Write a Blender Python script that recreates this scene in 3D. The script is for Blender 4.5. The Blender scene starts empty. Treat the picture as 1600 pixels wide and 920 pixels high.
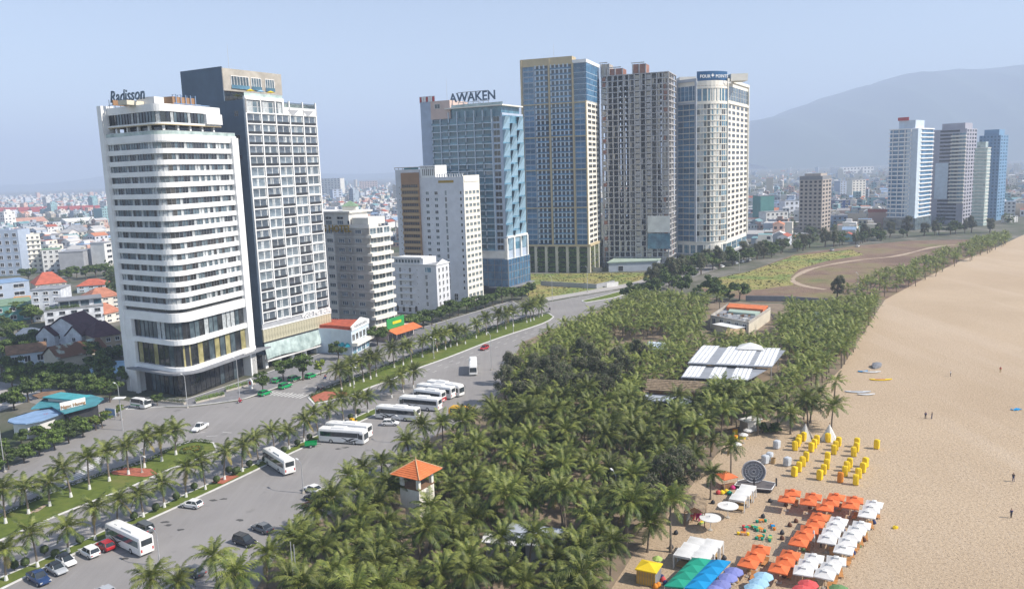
import bpy, math, random
from mathutils import Vector, Matrix
rad = math.radians
sc = bpy.context.scene
COL = sc.collection
RND = random.Random(11)

# ------------------------------------------------------------------ camera
F, PITCH, ROLL, H = 1260.0, rad(8.84), rad(1.9), 60.0      # focal length in photo pixels (1600 wide), metres
FW = Vector((0, math.cos(PITCH), -math.sin(PITCH)))
_u = Vector((0, math.sin(PITCH), math.cos(PITCH))); _r = Vector((1, 0, 0))
RT = _r * math.cos(ROLL) - _u * math.sin(ROLL)
UP = _r * math.sin(ROLL) + _u * math.cos(ROLL)
cd = bpy.data.cameras.new("Camera"); cam = bpy.data.objects.new("Camera", cd); COL.objects.link(cam)
cd.sensor_fit = 'HORIZONTAL'; cd.sensor_width = 36.0; cd.lens = 36.0 * F / 1600.0
cd.clip_start = 1.0; cd.clip_end = 60000.0
cam.matrix_world = Matrix(((RT.x, UP.x, -FW.x, 0), (RT.y, UP.y, -FW.y, 0), (RT.z, UP.z, -FW.z, H), (0, 0, 0, 1)))
sc.camera = cam

# ------------------------------------------------------------------ sky, sun, exposure
SUN_AZ, SUN_EL = rad(106), rad(43)
wd = bpy.data.worlds.new("World"); sc.world = wd; wd.use_nodes = True
nt = wd.node_tree
sky = nt.nodes.new("ShaderNodeTexSky"); sky.sky_type = 'NISHITA'; sky.sun_disc = False
sky.sun_elevation = SUN_EL; sky.sun_rotation = SUN_AZ; sky.altitude = 60
sky.air_density = 1.0; sky.dust_density = 0.5; sky.ozone_density = 3.5
bg = nt.nodes["Background"]; bg.inputs[1].default_value = 0.135
hs = nt.nodes.new("ShaderNodeHueSaturation"); hs.inputs["Saturation"].default_value = 0.70; hs.inputs["Value"].default_value = 0.86
nt.links.new(sky.outputs[0], hs.inputs["Color"]); nt.links.new(hs.outputs[0], bg.inputs[0])
sl = bpy.data.lights.new("Sun", 'SUN'); so = bpy.data.objects.new("Sun", sl); COL.objects.link(so)
sl.energy = 4.6; sl.angle = rad(0.53); sl.color = (1.0, 0.92, 0.82)
SUNV = Vector((math.sin(SUN_AZ) * math.cos(SUN_EL), math.cos(SUN_AZ) * math.cos(SUN_EL), math.sin(SUN_EL)))
so.rotation_euler = SUNV.to_track_quat('Z', 'Y').to_euler(); so.location = (200, -60, 250)
sc.view_settings.view_transform = 'Standard'; sc.view_settings.look = 'None'
sc.view_settings.exposure = 0.54; sc.view_settings.gamma = 1.0; sc.view_settings.use_curve_mapping = False
try:
    sc.cycles.max_bounces = 5; sc.cycles.diffuse_bounces = 2; sc.cycles.glossy_bounces = 2
    sc.cycles.transmission_bounces = 3; sc.cycles.transparent_max_bounces = 6; sc.cycles.volume_bounces = 1
    sc.cycles.use_denoising = True
except Exception: pass

# ------------------------------------------------------------------ pixels of the photo to places
def ray(x, y): return FW + RT * ((x - 800) / F) - UP * ((y - 460) / F)
def G(x, y, z=0.0):
    d = ray(x, y); t = (z - H) / d.z
    return Vector((d.x * t, d.y * t, z))
def PX(p):
    v = Vector((p[0], p[1], p[2] - H)); w = v.dot(FW)
    return (800 + F * v.dot(RT) / w, 460 - F * v.dot(UP) / w)
def HT(base, y):
    lo, hi = -5.0, 900.0
    for _ in range(45):
        m = (lo + hi) / 2
        if PX((base[0], base[1], m))[1] > y: lo = m
        else: hi = m
    return lo
def along(K, d, xp, z, mx=300.0):
    lo, hi = 0.0, mx
    f = lambda s: PX((K.x + d.x * s, K.y + d.y * s, z))[0] - xp
    if f(lo) * f(hi) > 0: return mx
    for _ in range(45):
        m = (lo + hi) / 2
        if f(lo) * f(m) <= 0: hi = m
        else: lo = m
    return lo

# ------------------------------------------------------------------ materials
MATS = {}
def mat(name, c, rough=0.75, var=0.12, scale=0.6, c2=None, metal=0.0, bump=0.0, bscale=None, spec=0.4, rnd=0.0, detail=4, trans=0.0, mix=(0.35, 0.65)):
    if name in MATS: return MATS[name]
    m = bpy.data.materials.new(name); m.use_nodes = True; MATS[name] = m
    t = m.node_tree; N = t.nodes; L = t.links; b = N["Principled BSDF"]
    b.inputs["Roughness"].default_value = rough; b.inputs["Metallic"].default_value = metal
    b.inputs["Specular IOR Level"].default_value = spec
    tc = N.new("ShaderNodeTexCoord"); nz = N.new("ShaderNodeTexNoise")
    nz.inputs["Scale"].default_value = scale; nz.inputs["Detail"].default_value = detail; nz.inputs["Roughness"].default_value = 0.6
    L.new(tc.outputs["Object"], nz.inputs["Vector"])
    rp = N.new("ShaderNodeValToRGB"); L.new(nz.outputs["Fac"], rp.inputs[0])
    ca = tuple(x * (1 - var) for x in c); cb = tuple(min(1, x * (1 + var)) for x in (c2 or c))
    rp.color_ramp.elements[0].position = mix[0]; rp.color_ramp.elements[1].position = mix[1]
    rp.color_ramp.elements[0].color = (*ca, 1); rp.color_ramp.elements[1].color = (*cb, 1)
    out = rp.outputs[0]
    if rnd:
        oi = N.new("ShaderNodeObjectInfo"); mr = N.new("ShaderNodeMapRange"); hv = N.new("ShaderNodeHueSaturation")
        mr.inputs["To Min"].default_value = 1 - rnd; mr.inputs["To Max"].default_value = 1 + rnd
        L.new(oi.outputs["Random"], mr.inputs["Value"]); L.new(mr.outputs[0], hv.inputs["Value"]); L.new(out, hv.inputs["Color"]); out = hv.outputs[0]
    L.new(out, b.inputs["Base Color"])
    if bump:
        bp = N.new("ShaderNodeBump"); bp.inputs["Strength"].default_value = bump
        n2 = N.new("ShaderNodeTexNoise"); n2.inputs["Scale"].default_value = bscale or scale * 4; n2.inputs["Detail"].default_value = 5
        L.new(tc.outputs["Object"], n2.inputs["Vector"]); L.new(n2.outputs["Fac"], bp.inputs["Height"]); L.new(bp.outputs[0], b.inputs["Normal"])
    if trans:
        tr = N.new("ShaderNodeBsdfTranslucent"); mx = N.new("ShaderNodeMixShader"); mx.inputs[0].default_value = trans
        L.new(out, tr.inputs["Color"]); L.new(b.outputs[0], mx.inputs[1]); L.new(tr.outputs[0], mx.inputs[2])
        L.new(mx.outputs[0], N["Material Output"].inputs["Surface"])
    return m

# walls and paint
mat('white', (0.84, 0.84, 0.83), 0.6, 0.05, 0.25, bump=0.05)
mat('white_rough', (0.72, 0.72, 0.70), 0.8, 0.10, 0.3)
mat('cream', (0.62, 0.57, 0.46), 0.8, 0.08, 0.3)
mat('pale_cream', (0.78, 0.75, 0.67), 0.8, 0.06, 0.3)
mat('beige', (0.50, 0.42, 0.30), 0.8, 0.10, 0.3)
mat('gold_paint', (0.54, 0.44, 0.27), 0.7, 0.08, 0.3)
mat('brown_paint', (0.34, 0.20, 0.11), 0.8, 0.10, 0.3)
mat('grey_wall', (0.36, 0.37, 0.39), 0.8, 0.10, 0.25)
mat('mid_grey', (0.22, 0.23, 0.25), 0.8, 0.10, 0.3)
mat('slate_wall', (0.10, 0.145, 0.20), 0.7, 0.10, 0.2)
mat('concrete', (0.42, 0.39, 0.34), 0.9, 0.16, 0.35, bump=0.1)
mat('raw_concrete', (0.42, 0.415, 0.42), 0.95, 0.25, 0.3)
mat('red_brick_infill', (0.30, 0.15, 0.11), 0.95, 0.2, 0.5)
mat('blue_wall', (0.40, 0.47, 0.58), 0.8, 0.08, 0.3)
mat('pale_blue', (0.55, 0.64, 0.72), 0.8, 0.08, 0.3)
mat('green_wall', (0.10, 0.27, 0.25), 0.8, 0.10, 0.3)
mat('pink_wall', (0.62, 0.48, 0.42), 0.8, 0.08, 0.3)
mat('orange_wall', (0.65, 0.30, 0.10), 0.8, 0.1, 0.3)
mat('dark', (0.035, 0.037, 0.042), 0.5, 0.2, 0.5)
mat('black', (0.012, 0.012, 0.014), 0.45, 0.2, 0.5)
mat('steel', (0.55, 0.56, 0.57), 0.4, 0.08, 1.0, metal=0.5)
mat('roof_red', (0.42, 0.095, 0.05), 0.85, 0.25, 0.6, bump=0.2)
mat('roof_orange', (0.62, 0.17, 0.055), 0.8, 0.18, 0.6, bump=0.2)
mat('roof_purple', (0.075, 0.035, 0.045), 0.75, 0.25, 0.6, bump=0.2)
mat('roof_blue', (0.22, 0.34, 0.52), 0.6, 0.14, 0.4)
mat('roof_teal', (0.06, 0.25, 0.29), 0.55, 0.18, 0.4)
mat('roof_grey', (0.28, 0.29, 0.31), 0.8, 0.22, 0.3)
mat('roof_brown', (0.22, 0.13, 0.075), 0.9, 0.3, 0.5)
mat('thatch', (0.23, 0.175, 0.115), 0.95, 0.4, 1.5, bump=0.5, bscale=12)
mat('wood', (0.22, 0.12, 0.06), 0.8, 0.25, 1.5)
def glassy(name, c, c2, rough=0.08, spec=0.9, rnd=0.35):
    return mat(name, c, rough, 0.2, 0.35, c2=c2, spec=spec, rnd=rnd)
glassy('glass', (0.055, 0.085, 0.105), (0.12, 0.16, 0.18))
glassy('glass_blue', (0.05, 0.13, 0.25), (0.08, 0.19, 0.31))
glassy('glass_room', (0.06, 0.075, 0.10), (0.15, 0.18, 0.21))
glassy('glass_teal', (0.05, 0.13, 0.20), (0.09, 0.20, 0.27))
glassy('glass_dark', (0.018, 0.021, 0.026), (0.045, 0.048, 0.05))
glassy('glass_pale', (0.36, 0.46, 0.44), (0.46, 0.55, 0.52), rough=0.25, spec=0.6, rnd=0.08)
glassy('glass_amber', (0.30, 0.27, 0.11), (0.40, 0.36, 0.18), rough=0.2, spec=0.6, rnd=0.1)
mat('curtain', (0.42, 0.45, 0.46), 0.5, 0.25, 1.2, rnd=0.2)
mat('curtain_beige', (0.45, 0.42, 0.30), 0.5, 0.2, 0.9)
# plants
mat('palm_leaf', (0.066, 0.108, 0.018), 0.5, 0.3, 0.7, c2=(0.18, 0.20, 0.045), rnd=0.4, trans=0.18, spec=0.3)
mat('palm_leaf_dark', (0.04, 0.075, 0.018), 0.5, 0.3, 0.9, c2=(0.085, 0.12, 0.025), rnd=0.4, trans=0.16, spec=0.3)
mat('palm_leaf_old', (0.24, 0.20, 0.055), 0.6, 0.25, 0.9, rnd=0.2, trans=0.25)
mat('palm_rib', (0.22, 0.22, 0.07), 0.6, 0.2, 1.0)
mat('palm_trunk', (0.20, 0.165, 0.13), 0.95, 0.25, 2.5, bump=0.5, bscale=14)
mat('coconut', (0.22, 0.20, 0.05), 0.6, 0.3, 3)
mat('leaf_green', (0.065, 0.12, 0.02), 0.6, 0.35, 0.7, c2=(0.13, 0.19, 0.035), rnd=0.25, trans=0.25)
mat('leaf_dark', (0.042, 0.075, 0.022), 0.65, 0.35, 0.7, c2=(0.085, 0.12, 0.035), rnd=0.25, trans=0.2)
mat('leaf_yellow', (0.32, 0.22, 0.02), 0.6, 0.3, 0.7, c2=(0.10, 0.14, 0.03), rnd=0.2, trans=0.25)
mat('needle', (0.075, 0.09, 0.045), 0.8, 0.35, 0.6, c2=(0.14, 0.135, 0.09), rnd=0.25, trans=0.2)
mat('bark', (0.13, 0.10, 0.075), 0.95, 0.3, 2.0, bump=0.4, bscale=10)
# vehicles and cloth
def paint(name, c, rough=0.22): return mat(name, c, rough, 0.03, 0.5, spec=0.6)
paint('car_white', (0.80, 0.80, 0.79)); paint('car_silver', (0.42, 0.44, 0.46)); paint('car_red', (0.42, 0.015, 0.02))
paint('car_blue', (0.02, 0.05, 0.14)); paint('car_black', (0.02, 0.022, 0.027)); paint('car_green', (0.0, 0.30, 0.085)); paint('car_grey', (0.13, 0.145, 0.16))
paint('car_yellow', (0.75, 0.42, 0.02)); paint('car_navy', (0.03, 0.06, 0.16)); paint('bus_white', (0.82, 0.82, 0.80), 0.3); paint('maroon', (0.13, 0.015, 0.02))
glassy('car_glass', (0.02, 0.026, 0.03), (0.035, 0.045, 0.05), rnd=0.0)
glassy('bus_side_glass', (0.03, 0.09, 0.11), (0.05, 0.12, 0.14), rnd=0.1)
mat('rubber', (0.018, 0.018, 0.018), 0.85, 0.2, 3)
mat('lamp_red', (0.45, 0.02, 0.02), 0.3, 0.05, 1); mat('lamp_clear', (0.75, 0.75, 0.72), 0.15, 0.05, 1)
def cloth(name, c): return mat(name, c, 0.8, 0.07, 0.7, trans=0.18, bump=0.08, bscale=3, rnd=0.06)
cloth('cloth_orange', (0.80, 0.19, 0.06)); cloth('cloth_white', (0.80, 0.80, 0.78)); cloth('cloth_green', (0.01, 0.32, 0.21)); cloth('cloth_blue', (0.0, 0.28, 0.60))
cloth('cloth_violet', (0.23, 0.26, 0.58)); cloth('cloth_sky', (0.38, 0.62, 0.80)); cloth('cloth_red', (0.70, 0.10, 0.10)); cloth('cloth_lime', (0.42, 0.55, 0.15)); cloth('cloth_moss', (0.16, 0.30, 0.12))
cloth('cloth_yellow', (0.95, 0.68, 0.02)); cloth('cloth_tarp', (0.62, 0.66, 0.70)); cloth('cloth_pink', (0.75, 0.06, 0.28)); cloth('cloth_tan', (0.55, 0.38, 0.18)); cloth('cloth_navy', (0.03, 0.05, 0.16))
cloth('cloth_umber', (0.16, 0.07, 0.04)); cloth('cloth_amber', (0.80, 0.30, 0.03))
mat('skin', (0.42, 0.25, 0.17), 0.6, 0.1, 2); mat('hair', (0.02, 0.016, 0.014), 0.6, 0.1, 2)

# ------------------------------------------------------------------ mesh helpers
def rotz(a): return Matrix.Rotation(a, 4, 'Z')
class MB:
    def __init__(s): s.v = []; s.f = []; s.m = []
    def face(s, pts, m=0):
        i = len(s.v); s.v += [tuple(p) for p in pts]; s.f.append(tuple(range(i, i + len(pts)))); s.m.append(m)
    def box(s, x0, x1, y0, y1, z0, z1, m=0, M=None, taper=0.0):
        t = taper
        c = [(x0, y0, z0), (x1, y0, z0), (x1, y1, z0), (x0, y1, z0), (x0 + t, y0 + t, z1), (x1 - t, y0 + t, z1), (x1 - t, y1 - t, z1), (x0 + t, y1 - t, z1)]
        if M: c = [tuple(M @ Vector(p)) for p in c]
        i = len(s.v); s.v += c
        for q in ((3, 2, 1, 0), (4, 5, 6, 7), (0, 1, 5, 4), (1, 2, 6, 5), (2, 3, 7, 6), (3, 0, 4, 7)):
            s.f.append(tuple(i + k for k in q)); s.m.append(m)
        return s
    def prism(s, poly, z0, z1, m=0, mtop=None, bottom=True):
        i = len(s.v); n = len(poly)
        s.v += [(p[0], p[1], z0) for p in poly] + [(p[0], p[1], z1) for p in poly]
        for k in range(n):
            j = (k + 1) % n; s.f.append((i + k, i + j, i + n + j, i + n + k)); s.m.append(m)
        s.f.append(tuple(i + n + k for k in range(n))); s.m.append(m if mtop is None else mtop)
        if bottom: s.f.append(tuple(i + n - 1 - k for k in range(n))); s.m.append(m)
        return s
    def tube(s, pts, rs, n=6, m=0, cap=True):
        i0 = len(s.v); pts = [Vector(p) for p in pts]
        if not isinstance(rs, (list, tuple)): rs = [rs] * len(pts)
        for k, p in enumerate(pts):
            d = (pts[min(k + 1, len(pts) - 1)] - pts[max(k - 1, 0)]).normalized()
            a = d.orthogonal().normalized() if abs(d.z) < 0.9 else Vector((1, 0, 0)); a = (a - d * a.dot(d)).normalized(); b = d.cross(a)
            for q in range(n):
                t = 2 * math.pi * q / n; s.v.append(tuple(p + (a * math.cos(t) + b * math.sin(t)) * rs[k]))
        for k in range(len(pts) - 1):
            for q in range(n):
                r = (q + 1) % n; s.f.append((i0 + k * n + q, i0 + k * n + r, i0 + (k + 1) * n + r, i0 + (k + 1) * n + q)); s.m.append(m)
        if cap:
            s.f.append(tuple(i0 + n - 1 - q for q in range(n))); s.m.append(m)
            e = i0 + (len(pts) - 1) * n; s.f.append(tuple(e + q for q in range(n))); s.m.append(m)
        return s
    def mesh(s, name, mats, smooth=False):
        me = bpy.data.meshes.new(name); me.from_pydata(s.v, [], s.f); me.update()
        for k in ([mats] if isinstance(mats, str) else mats): me.materials.append(MATS[k])
        if len(me.materials) > 1: me.polygons.foreach_set('material_index', s.m)
        if smooth: me.polygons.foreach_set('use_smooth', [True] * len(me.polygons))
        return me
    def build(s, name, mats, parent=None, loc=(0, 0, 0), rz=0.0, smooth=False):
        return put(name, s.mesh(name, mats, smooth), parent, loc, rz)
def put(name, me, parent=None, loc=(0, 0, 0), rz=0.0, scale=None):
    o = bpy.data.objects.new(name, me); COL.objects.link(o); o.location = loc; o.rotation_euler = (0, 0, rz)
    if scale: o.scale = scale if not isinstance(scale, (int, float)) else (scale,) * 3
    if parent: o.parent = parent
    return o
def tag(o, label, cat, group=None, kind=None):
    o['label'] = label; o['category'] = cat
    if group: o['group'] = group
    if kind: o['kind'] = kind
    return o
def thing(name, label, cat, loc=(0, 0, 0), rz=0.0, group=None):
    o = bpy.data.objects.new(name, None); COL.objects.link(o); o.location = loc; o.rotation_euler = (0, 0, rz); o.empty_display_size = 0.5
    return tag(o, label, cat, group)
def clone(root, loc, rz=0.0, label=None, scale=None):
    def cp(o, par):
        c = o.copy(); COL.objects.link(c)
        if par: c.parent = par
        for ch in o.children: cp(ch, c)
        return c
    r = cp(root, None); r.location = loc; r.rotation_euler = (0, 0, rz)
    if scale: r.scale = (scale,) * 3
    if label: r['label'] = label
    return r
ORD = "first second third fourth fifth sixth seventh eighth ninth tenth eleventh twelfth thirteenth fourteenth fifteenth sixteenth seventeenth eighteenth nineteenth twentieth".split()
ORD += ["twenty-" + w for w in ORD[:9]] + ["thirtieth"] + ["thirty-" + w for w in ORD[:9]]
_txt = {}
def text_mesh(s, size, ext=0.06, bold=0.0, matn='white', shear=0.0):
    cu = bpy.data.curves.new('lettering', 'FONT'); cu.body = s; cu.size = size; cu.extrude = ext; cu.offset = bold; cu.shear = shear
    cu.align_x = 'CENTER'; cu.resolution_u = 2
    o = bpy.data.objects.new('lettering', cu); COL.objects.link(o)
    dg = bpy.context.evaluated_depsgraph_get(); me = bpy.data.meshes.new_from_object(o.evaluated_get(dg))
    bpy.data.objects.remove(o); bpy.data.curves.remove(cu)
    me.transform(Matrix.Rotation(math.pi / 2, 4, 'X')); me.materials.clear(); me.materials.append(MATS[matn])
    return me
def offset_poly(poly, off):
    n = len(poly); out = []
    for i in range(n):
        a, b, c = Vector(poly[i - 1]), Vector(poly[i]), Vector(poly[(i + 1) % n])
        d1 = (b - a).normalized(); d2 = (c - b).normalized()
        n1 = Vector((d1.y, -d1.x)); n2 = Vector((d2.y, -d2.x)); k = 1 + n1.dot(n2)
        out.append(b + (n1 + n2) * (off / max(k, 0.2)))
    return out
def fillet(poly, i, r, n=8):
    a, b, c = Vector(poly[i - 1]), Vector(poly[i]), Vector(poly[(i + 1) % len(poly)])
    u = (a - b).normalized(); v = (c - b).normalized(); ang = u.angle(v); t = r / math.tan(ang / 2)
    p = b + u * t; q = b + v * t; ce = b + (u + v).normalized() * (r / math.sin(ang / 2))
    a0 = math.atan2(p.y - ce.y, p.x - ce.x); a1 = math.atan2(q.y - ce.y, q.x - ce.x)
    while a1 < a0: a1 += 2 * math.pi
    if a1 - a0 > math.pi: a1 -= 2 * math.pi
    arc = [Vector((ce.x + r * math.cos(a0 + (a1 - a0) * k / n), ce.y + r * math.sin(a0 + (a1 - a0) * k / n))) for k in range(n + 1)]
    return list(poly[:i]) + arc + list(poly[i + 1:])
def xy(p): return Vector((p[0], p[1]))

# ------------------------------------------------------------------ ground, roads, beach
def surf(name, build):
    m = bpy.data.materials.new(name); m.use_nodes = True; MATS[name] = m
    t = m.node_tree; b = t.nodes["Principled BSDF"]; tc = t.nodes.new("ShaderNodeTexCoord")
    def noise(s, d=5, r=0.6, vec=None):
        n = t.nodes.new("ShaderNodeTexNoise"); n.inputs["Scale"].default_value = s; n.inputs["Detail"].default_value = d; n.inputs["Roughness"].default_value = r
        t.links.new(vec or tc.outputs["Object"], n.inputs["Vector"]); return n.outputs["Fac"]
    def ramp(f, stops):
        r = t.nodes.new("ShaderNodeValToRGB"); t.links.new(f, r.inputs[0]); e = r.color_ramp.elements
        while len(e) < len(stops): e.new(0.5)
        for k, (p, c) in enumerate(stops): e[k].position = p; e[k].color = (*c, 1) if len(c) == 3 else c
        return r.outputs[0]
    def mixc(f, a, c, mode='MIX'):
        x = t.nodes.new("ShaderNodeMix"); x.data_type = 'RGBA'; x.blend_type = mode
        if isinstance(f, float): x.inputs[0].default_value = f
        else: t.links.new(f, x.inputs[0])
        for s, i in ((a, 6), (c, 7)):
            if isinstance(s, tuple): x.inputs[i].default_value = (*s, 1)
            else: t.links.new(s, x.inputs[i])
        return x.outputs[2]
    def bumpn(h, st, dist=1.0):
        bp = t.nodes.new("ShaderNodeBump"); bp.inputs["Strength"].default_value = st; bp.inputs["Distance"].default_value = dist
        t.links.new(h, bp.inputs["Height"]); t.links.new(bp.outputs[0], b.inputs["Normal"])
    def stretch(sx, sy, ang):
        mp = t.nodes.new("ShaderNodeMapping"); mp.inputs["Rotation"].default_value = (0, 0, ang); mp.inputs["Scale"].default_value = (sx, sy, 1)
        t.links.new(tc.outputs["Object"], mp.inputs["Vector"]); return mp.outputs[0]
    c = build(noise, ramp, mixc, bumpn, stretch); t.links.new(c, b.inputs["Base Color"])
    b.inputs["Roughness"].default_value = 0.92; b.inputs["Specular IOR Level"].default_value = 0.25
    return m
def _asph(noise, ramp, mixc, bumpn, stretch):
    a = ramp(noise(0.05, 5), [(0.3, (0.22, 0.21, 0.205)), (0.7, (0.29, 0.278, 0.27))])
    a = mixc(ramp(noise(0.3, 6, 0.7, stretch(3.0, 0.15, rad(24))), [(0.45, (0, 0, 0)), (0.7, (0.5, 0.5, 0.5))]), a, (0.31, 0.30, 0.29))
    a = mixc(ramp(noise(0.22, 3, 0.5), [(0.66, (0, 0, 0)), (0.74, (0.7, 0.7, 0.7))]), a, (0.13, 0.127, 0.125))
    a = mixc(ramp(noise(7.0, 3), [(0.3, (0, 0, 0)), (0.8, (0.35, 0.35, 0.35))]), a, (0.34, 0.33, 0.32))
    bumpn(noise(25, 3), 0.15, 0.02); return a
surf('asphalt', _asph)
def _sand(noise, ramp, mixc, bumpn, stretch):
    a = ramp(noise(0.018, 4), [(0.35, (0.50, 0.385, 0.26)), (0.65, (0.58, 0.455, 0.315))])
    a = mixc(ramp(noise(0.09, 4, 0.6, stretch(1, 0.35, rad(20))), [(0.55, (0, 0, 0)), (0.75, (0.6, 0.6, 0.6))]), a, (0.57, 0.455, 0.33))
    a = mixc(ramp(noise(1.6, 6, 0.75), [(0.46, (0, 0, 0)), (0.66, (0.75, 0.75, 0.75))]), a, (0.40, 0.30, 0.20))
    a = mixc(ramp(noise(0.5, 3, 0.5), [(0.6, (0, 0, 0)), (0.8, (0.35, 0.35, 0.35))]), a, (0.38, 0.29, 0.20))
    a = mixc(ramp(noise(0.035, 5, 0.65, stretch(1, 0.06, rad(-50))), [(0.56, (0, 0, 0)), (0.66, (0.5, 0.5, 0.5))]), a, (0.60, 0.49, 0.37)); a = mixc(ramp(noise(0.012, 3, 0.5), [(0.4, (0, 0, 0)), (0.7, (0.35, 0.35, 0.35))]), a, (0.46, 0.34, 0.225)); a = mixc(ramp(noise(2.6, 2, 0.5), [(0.57, (0, 0, 0)), (0.64, (0.75, 0.75, 0.75))]), a, (0.32, 0.24, 0.165)); bumpn(noise(1.8, 6, 0.75), 0.8, 0.4); return a
surf('sand', _sand)
def _grass(noise, ramp, mixc, bumpn, stretch):
    a = ramp(noise(0.5, 5), [(0.3, (0.085, 0.125, 0.02)), (0.7, (0.15, 0.19, 0.035))])
    a = mixc(ramp(noise(0.13, 3), [(0.55, (0, 0, 0)), (0.7, (0.8, 0.8, 0.8))]), a, (0.19, 0.19, 0.055)); bumpn(noise(9, 4), 0.6, 0.1); return a
surf('lawn', _grass)
def _soil(noise, ramp, mixc, bumpn, stretch):
    a = ramp(noise(0.12, 5), [(0.3, (0.17, 0.135, 0.10)), (0.55, (0.27, 0.21, 0.15)), (0.75, (0.08, 0.09, 0.04))])
    bumpn(noise(2, 5), 0.5, 0.2); return a
surf('grove_soil', _soil)
def _field(noise, ramp, mixc, bumpn, stretch):
    a = ramp(noise(0.018, 5, 0.65), [(0.38, (0.165, 0.11, 0.08)), (0.50, (0.225, 0.155, 0.11)), (0.60, (0.22, 0.185, 0.09)), (0.70, (0.13, 0.16, 0.055))])
    a = mixc(ramp(noise(0.12, 4), [(0.5, (0, 0, 0)), (0.7, (0.7, 0.7, 0.7))]), a, (0.14, 0.085, 0.06)); bumpn(noise(0.8, 6), 0.8, 0.6); return a
surf('dry_field', _field)
def _mead(noise, ramp, mixc, bumpn, stretch):
    a = ramp(noise(0.03, 5, 0.65), [(0.3, (0.30, 0.22, 0.13)), (0.45, (0.31, 0.28, 0.09)), (0.6, (0.17, 0.23, 0.06)), (0.75, (0.10, 0.16, 0.05))])
    bumpn(noise(0.8, 6), 0.8, 0.6); return a
surf('meadow', _mead)
def _city(noise, ramp, mixc, bumpn, stretch):
    return ramp(noise(0.03, 6, 0.7), [(0.35, (0.05, 0.075, 0.03)), (0.52, (0.12, 0.12, 0.09)), (0.68, (0.24, 0.225, 0.20))])
surf('city_ground', _city)
def _hill(noise, ramp, mixc, bumpn, stretch):
    return ramp(noise(0.004, 8, 0.7), [(0.3, (0.025, 0.05, 0.022)), (0.7, (0.06, 0.085, 0.04))])
surf('forest_hill', _hill)
mat('kerb', (0.60, 0.60, 0.58), 0.85, 0.12, 0.8); mat('kerb_dark', (0.05, 0.07, 0.035), 0.9, 0.3, 1.0)
mat('pavers', (0.21, 0.21, 0.22), 0.85, 0.15, 0.8); mat('paver_light', (0.40, 0.38, 0.36), 0.85, 0.12, 0.8); mat('paver_red', (0.40, 0.13, 0.08), 0.85, 0.2, 1.2)
mat('marking', (0.62, 0.62, 0.60), 0.8, 0.25, 2.0); mat('trail', (0.42, 0.33, 0.245), 0.95, 0.12, 0.3); mat('wall_white', (0.7, 0.7, 0.68), 0.8, 0.1, 0.5)
mat('sea', (0.03, 0.10, 0.13), 0.12, 0.2, 0.05)

def sheet(name, pts, z, m, world=False):
    b = MB(); P = [xy(p) for p in pts] if world else [xy(G(*p)) for p in pts]
    ar = sum(P[i].x * P[(i + 1) % len(P)].y - P[(i + 1) % len(P)].x * P[i].y for i in range(len(P)))
    if ar < 0: P.reverse()
    b.face([(p.x, p.y, z) for p in P]); o = b.build(name, m); o['kind'] = 'structure'; return o
def raised(name, P, h, mats, inset=0.35, zoff=0.0):
    """a bed with a kerb: outer kerb ring of height h and the planted top slightly lower"""
    P = [xy(p) for p in P]
    ar = sum(P[i].x * P[(i + 1) % len(P)].y - P[(i + 1) % len(P)].x * P[i].y for i in range(len(P)))
    if ar < 0: P.reverse()
    I = offset_poly(P, -inset); n = len(P); b = MB()
    for k in range(n):
        j = (k + 1) % n; p, q, r, s_ = P[k], P[j], I[j], I[k]
        b.face([(p.x, p.y, 0), (q.x, q.y, 0), (q.x, q.y, h), (p.x, p.y, h)], 0)
        b.face([(p.x, p.y, h), (q.x, q.y, h), (r.x, r.y, h), (s_.x, s_.y, h)], 0)
        b.face([(s_.x, s_.y, h), (r.x, r.y, h), (r.x, r.y, h - 0.05), (s_.x, s_.y, h - 0.05)], 0)
    b.face([(p.x, p.y, h - 0.05) for p in I], 1)
    o = b.build(name, mats); o['kind'] = 'structure'; return o
def smooth_line(P, step=4.0):
    """Catmull-Rom through ground points"""
    P = [xy(p) for p in P]; out = []
    for i in range(len(P) - 1):
        p0 = P[max(i - 1, 0)]; p1 = P[i]; p2 = P[i + 1]; p3 = P[min(i + 2, len(P) - 1)]; n = max(2, int((p2 - p1).length / step))
        for k in range(n):
            t = k / n; out.append(0.5 * ((2 * p1) + (p2 - p0) * t + (2 * p0 - 5 * p1 + 4 * p2 - p3) * t * t + (3 * p1 - p0 - 3 * p2 + p3) * t ** 3))
    out.append(P[-1]); return out
def GP(l): return [G(*p) for p in l]
def at_len(line, s):
    for i in range(len(line) - 1):
        d = (line[i + 1] - line[i]).length
        if s <= d or i == len(line) - 2: u = (line[i + 1] - line[i]) / d; return line[i] + u * s, u
        s -= d
def linelen(l): return sum((l[i + 1] - l[i]).length for i in range(len(l) - 1))

g = MB(); g.face([(-9000, -300, 0), (9500, -300, 0), (9500, 16000, 0), (-9000, 16000, 0)])
ground = g.build('ground', 'city_ground'); ground['kind'] = 'structure'
LEFT_KERB = [(-260, 810), (0, 735), (150, 668), (192, 645), (262, 637), (300, 636), (370, 627), (400, 619), (475, 592), (520, 579), (620, 548), (760, 505), (857, 472), (895, 465), (985, 450), (1047, 430), (1110, 412)]
RIGHT_EDGE = [(1122, 420), (1010, 456), (940, 482), (905, 500), (860, 515), (815, 535), (800, 565), (790, 600), (770, 630), (720, 660), (660, 690), (620, 725), (585, 765), (520, 800), (470, 830), (430, 870), (400, 920), (350, 1010)]
road = sheet('road', LEFT_KERB + RIGHT_EDGE + [(-100, 1010)], 0.008, 'asphalt')
sheet('plaza', [(-60, 655), (0, 642), (58, 622), (62, 612), (0, 606), (-60, 610)], 0.006, 'paver_light')
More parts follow.
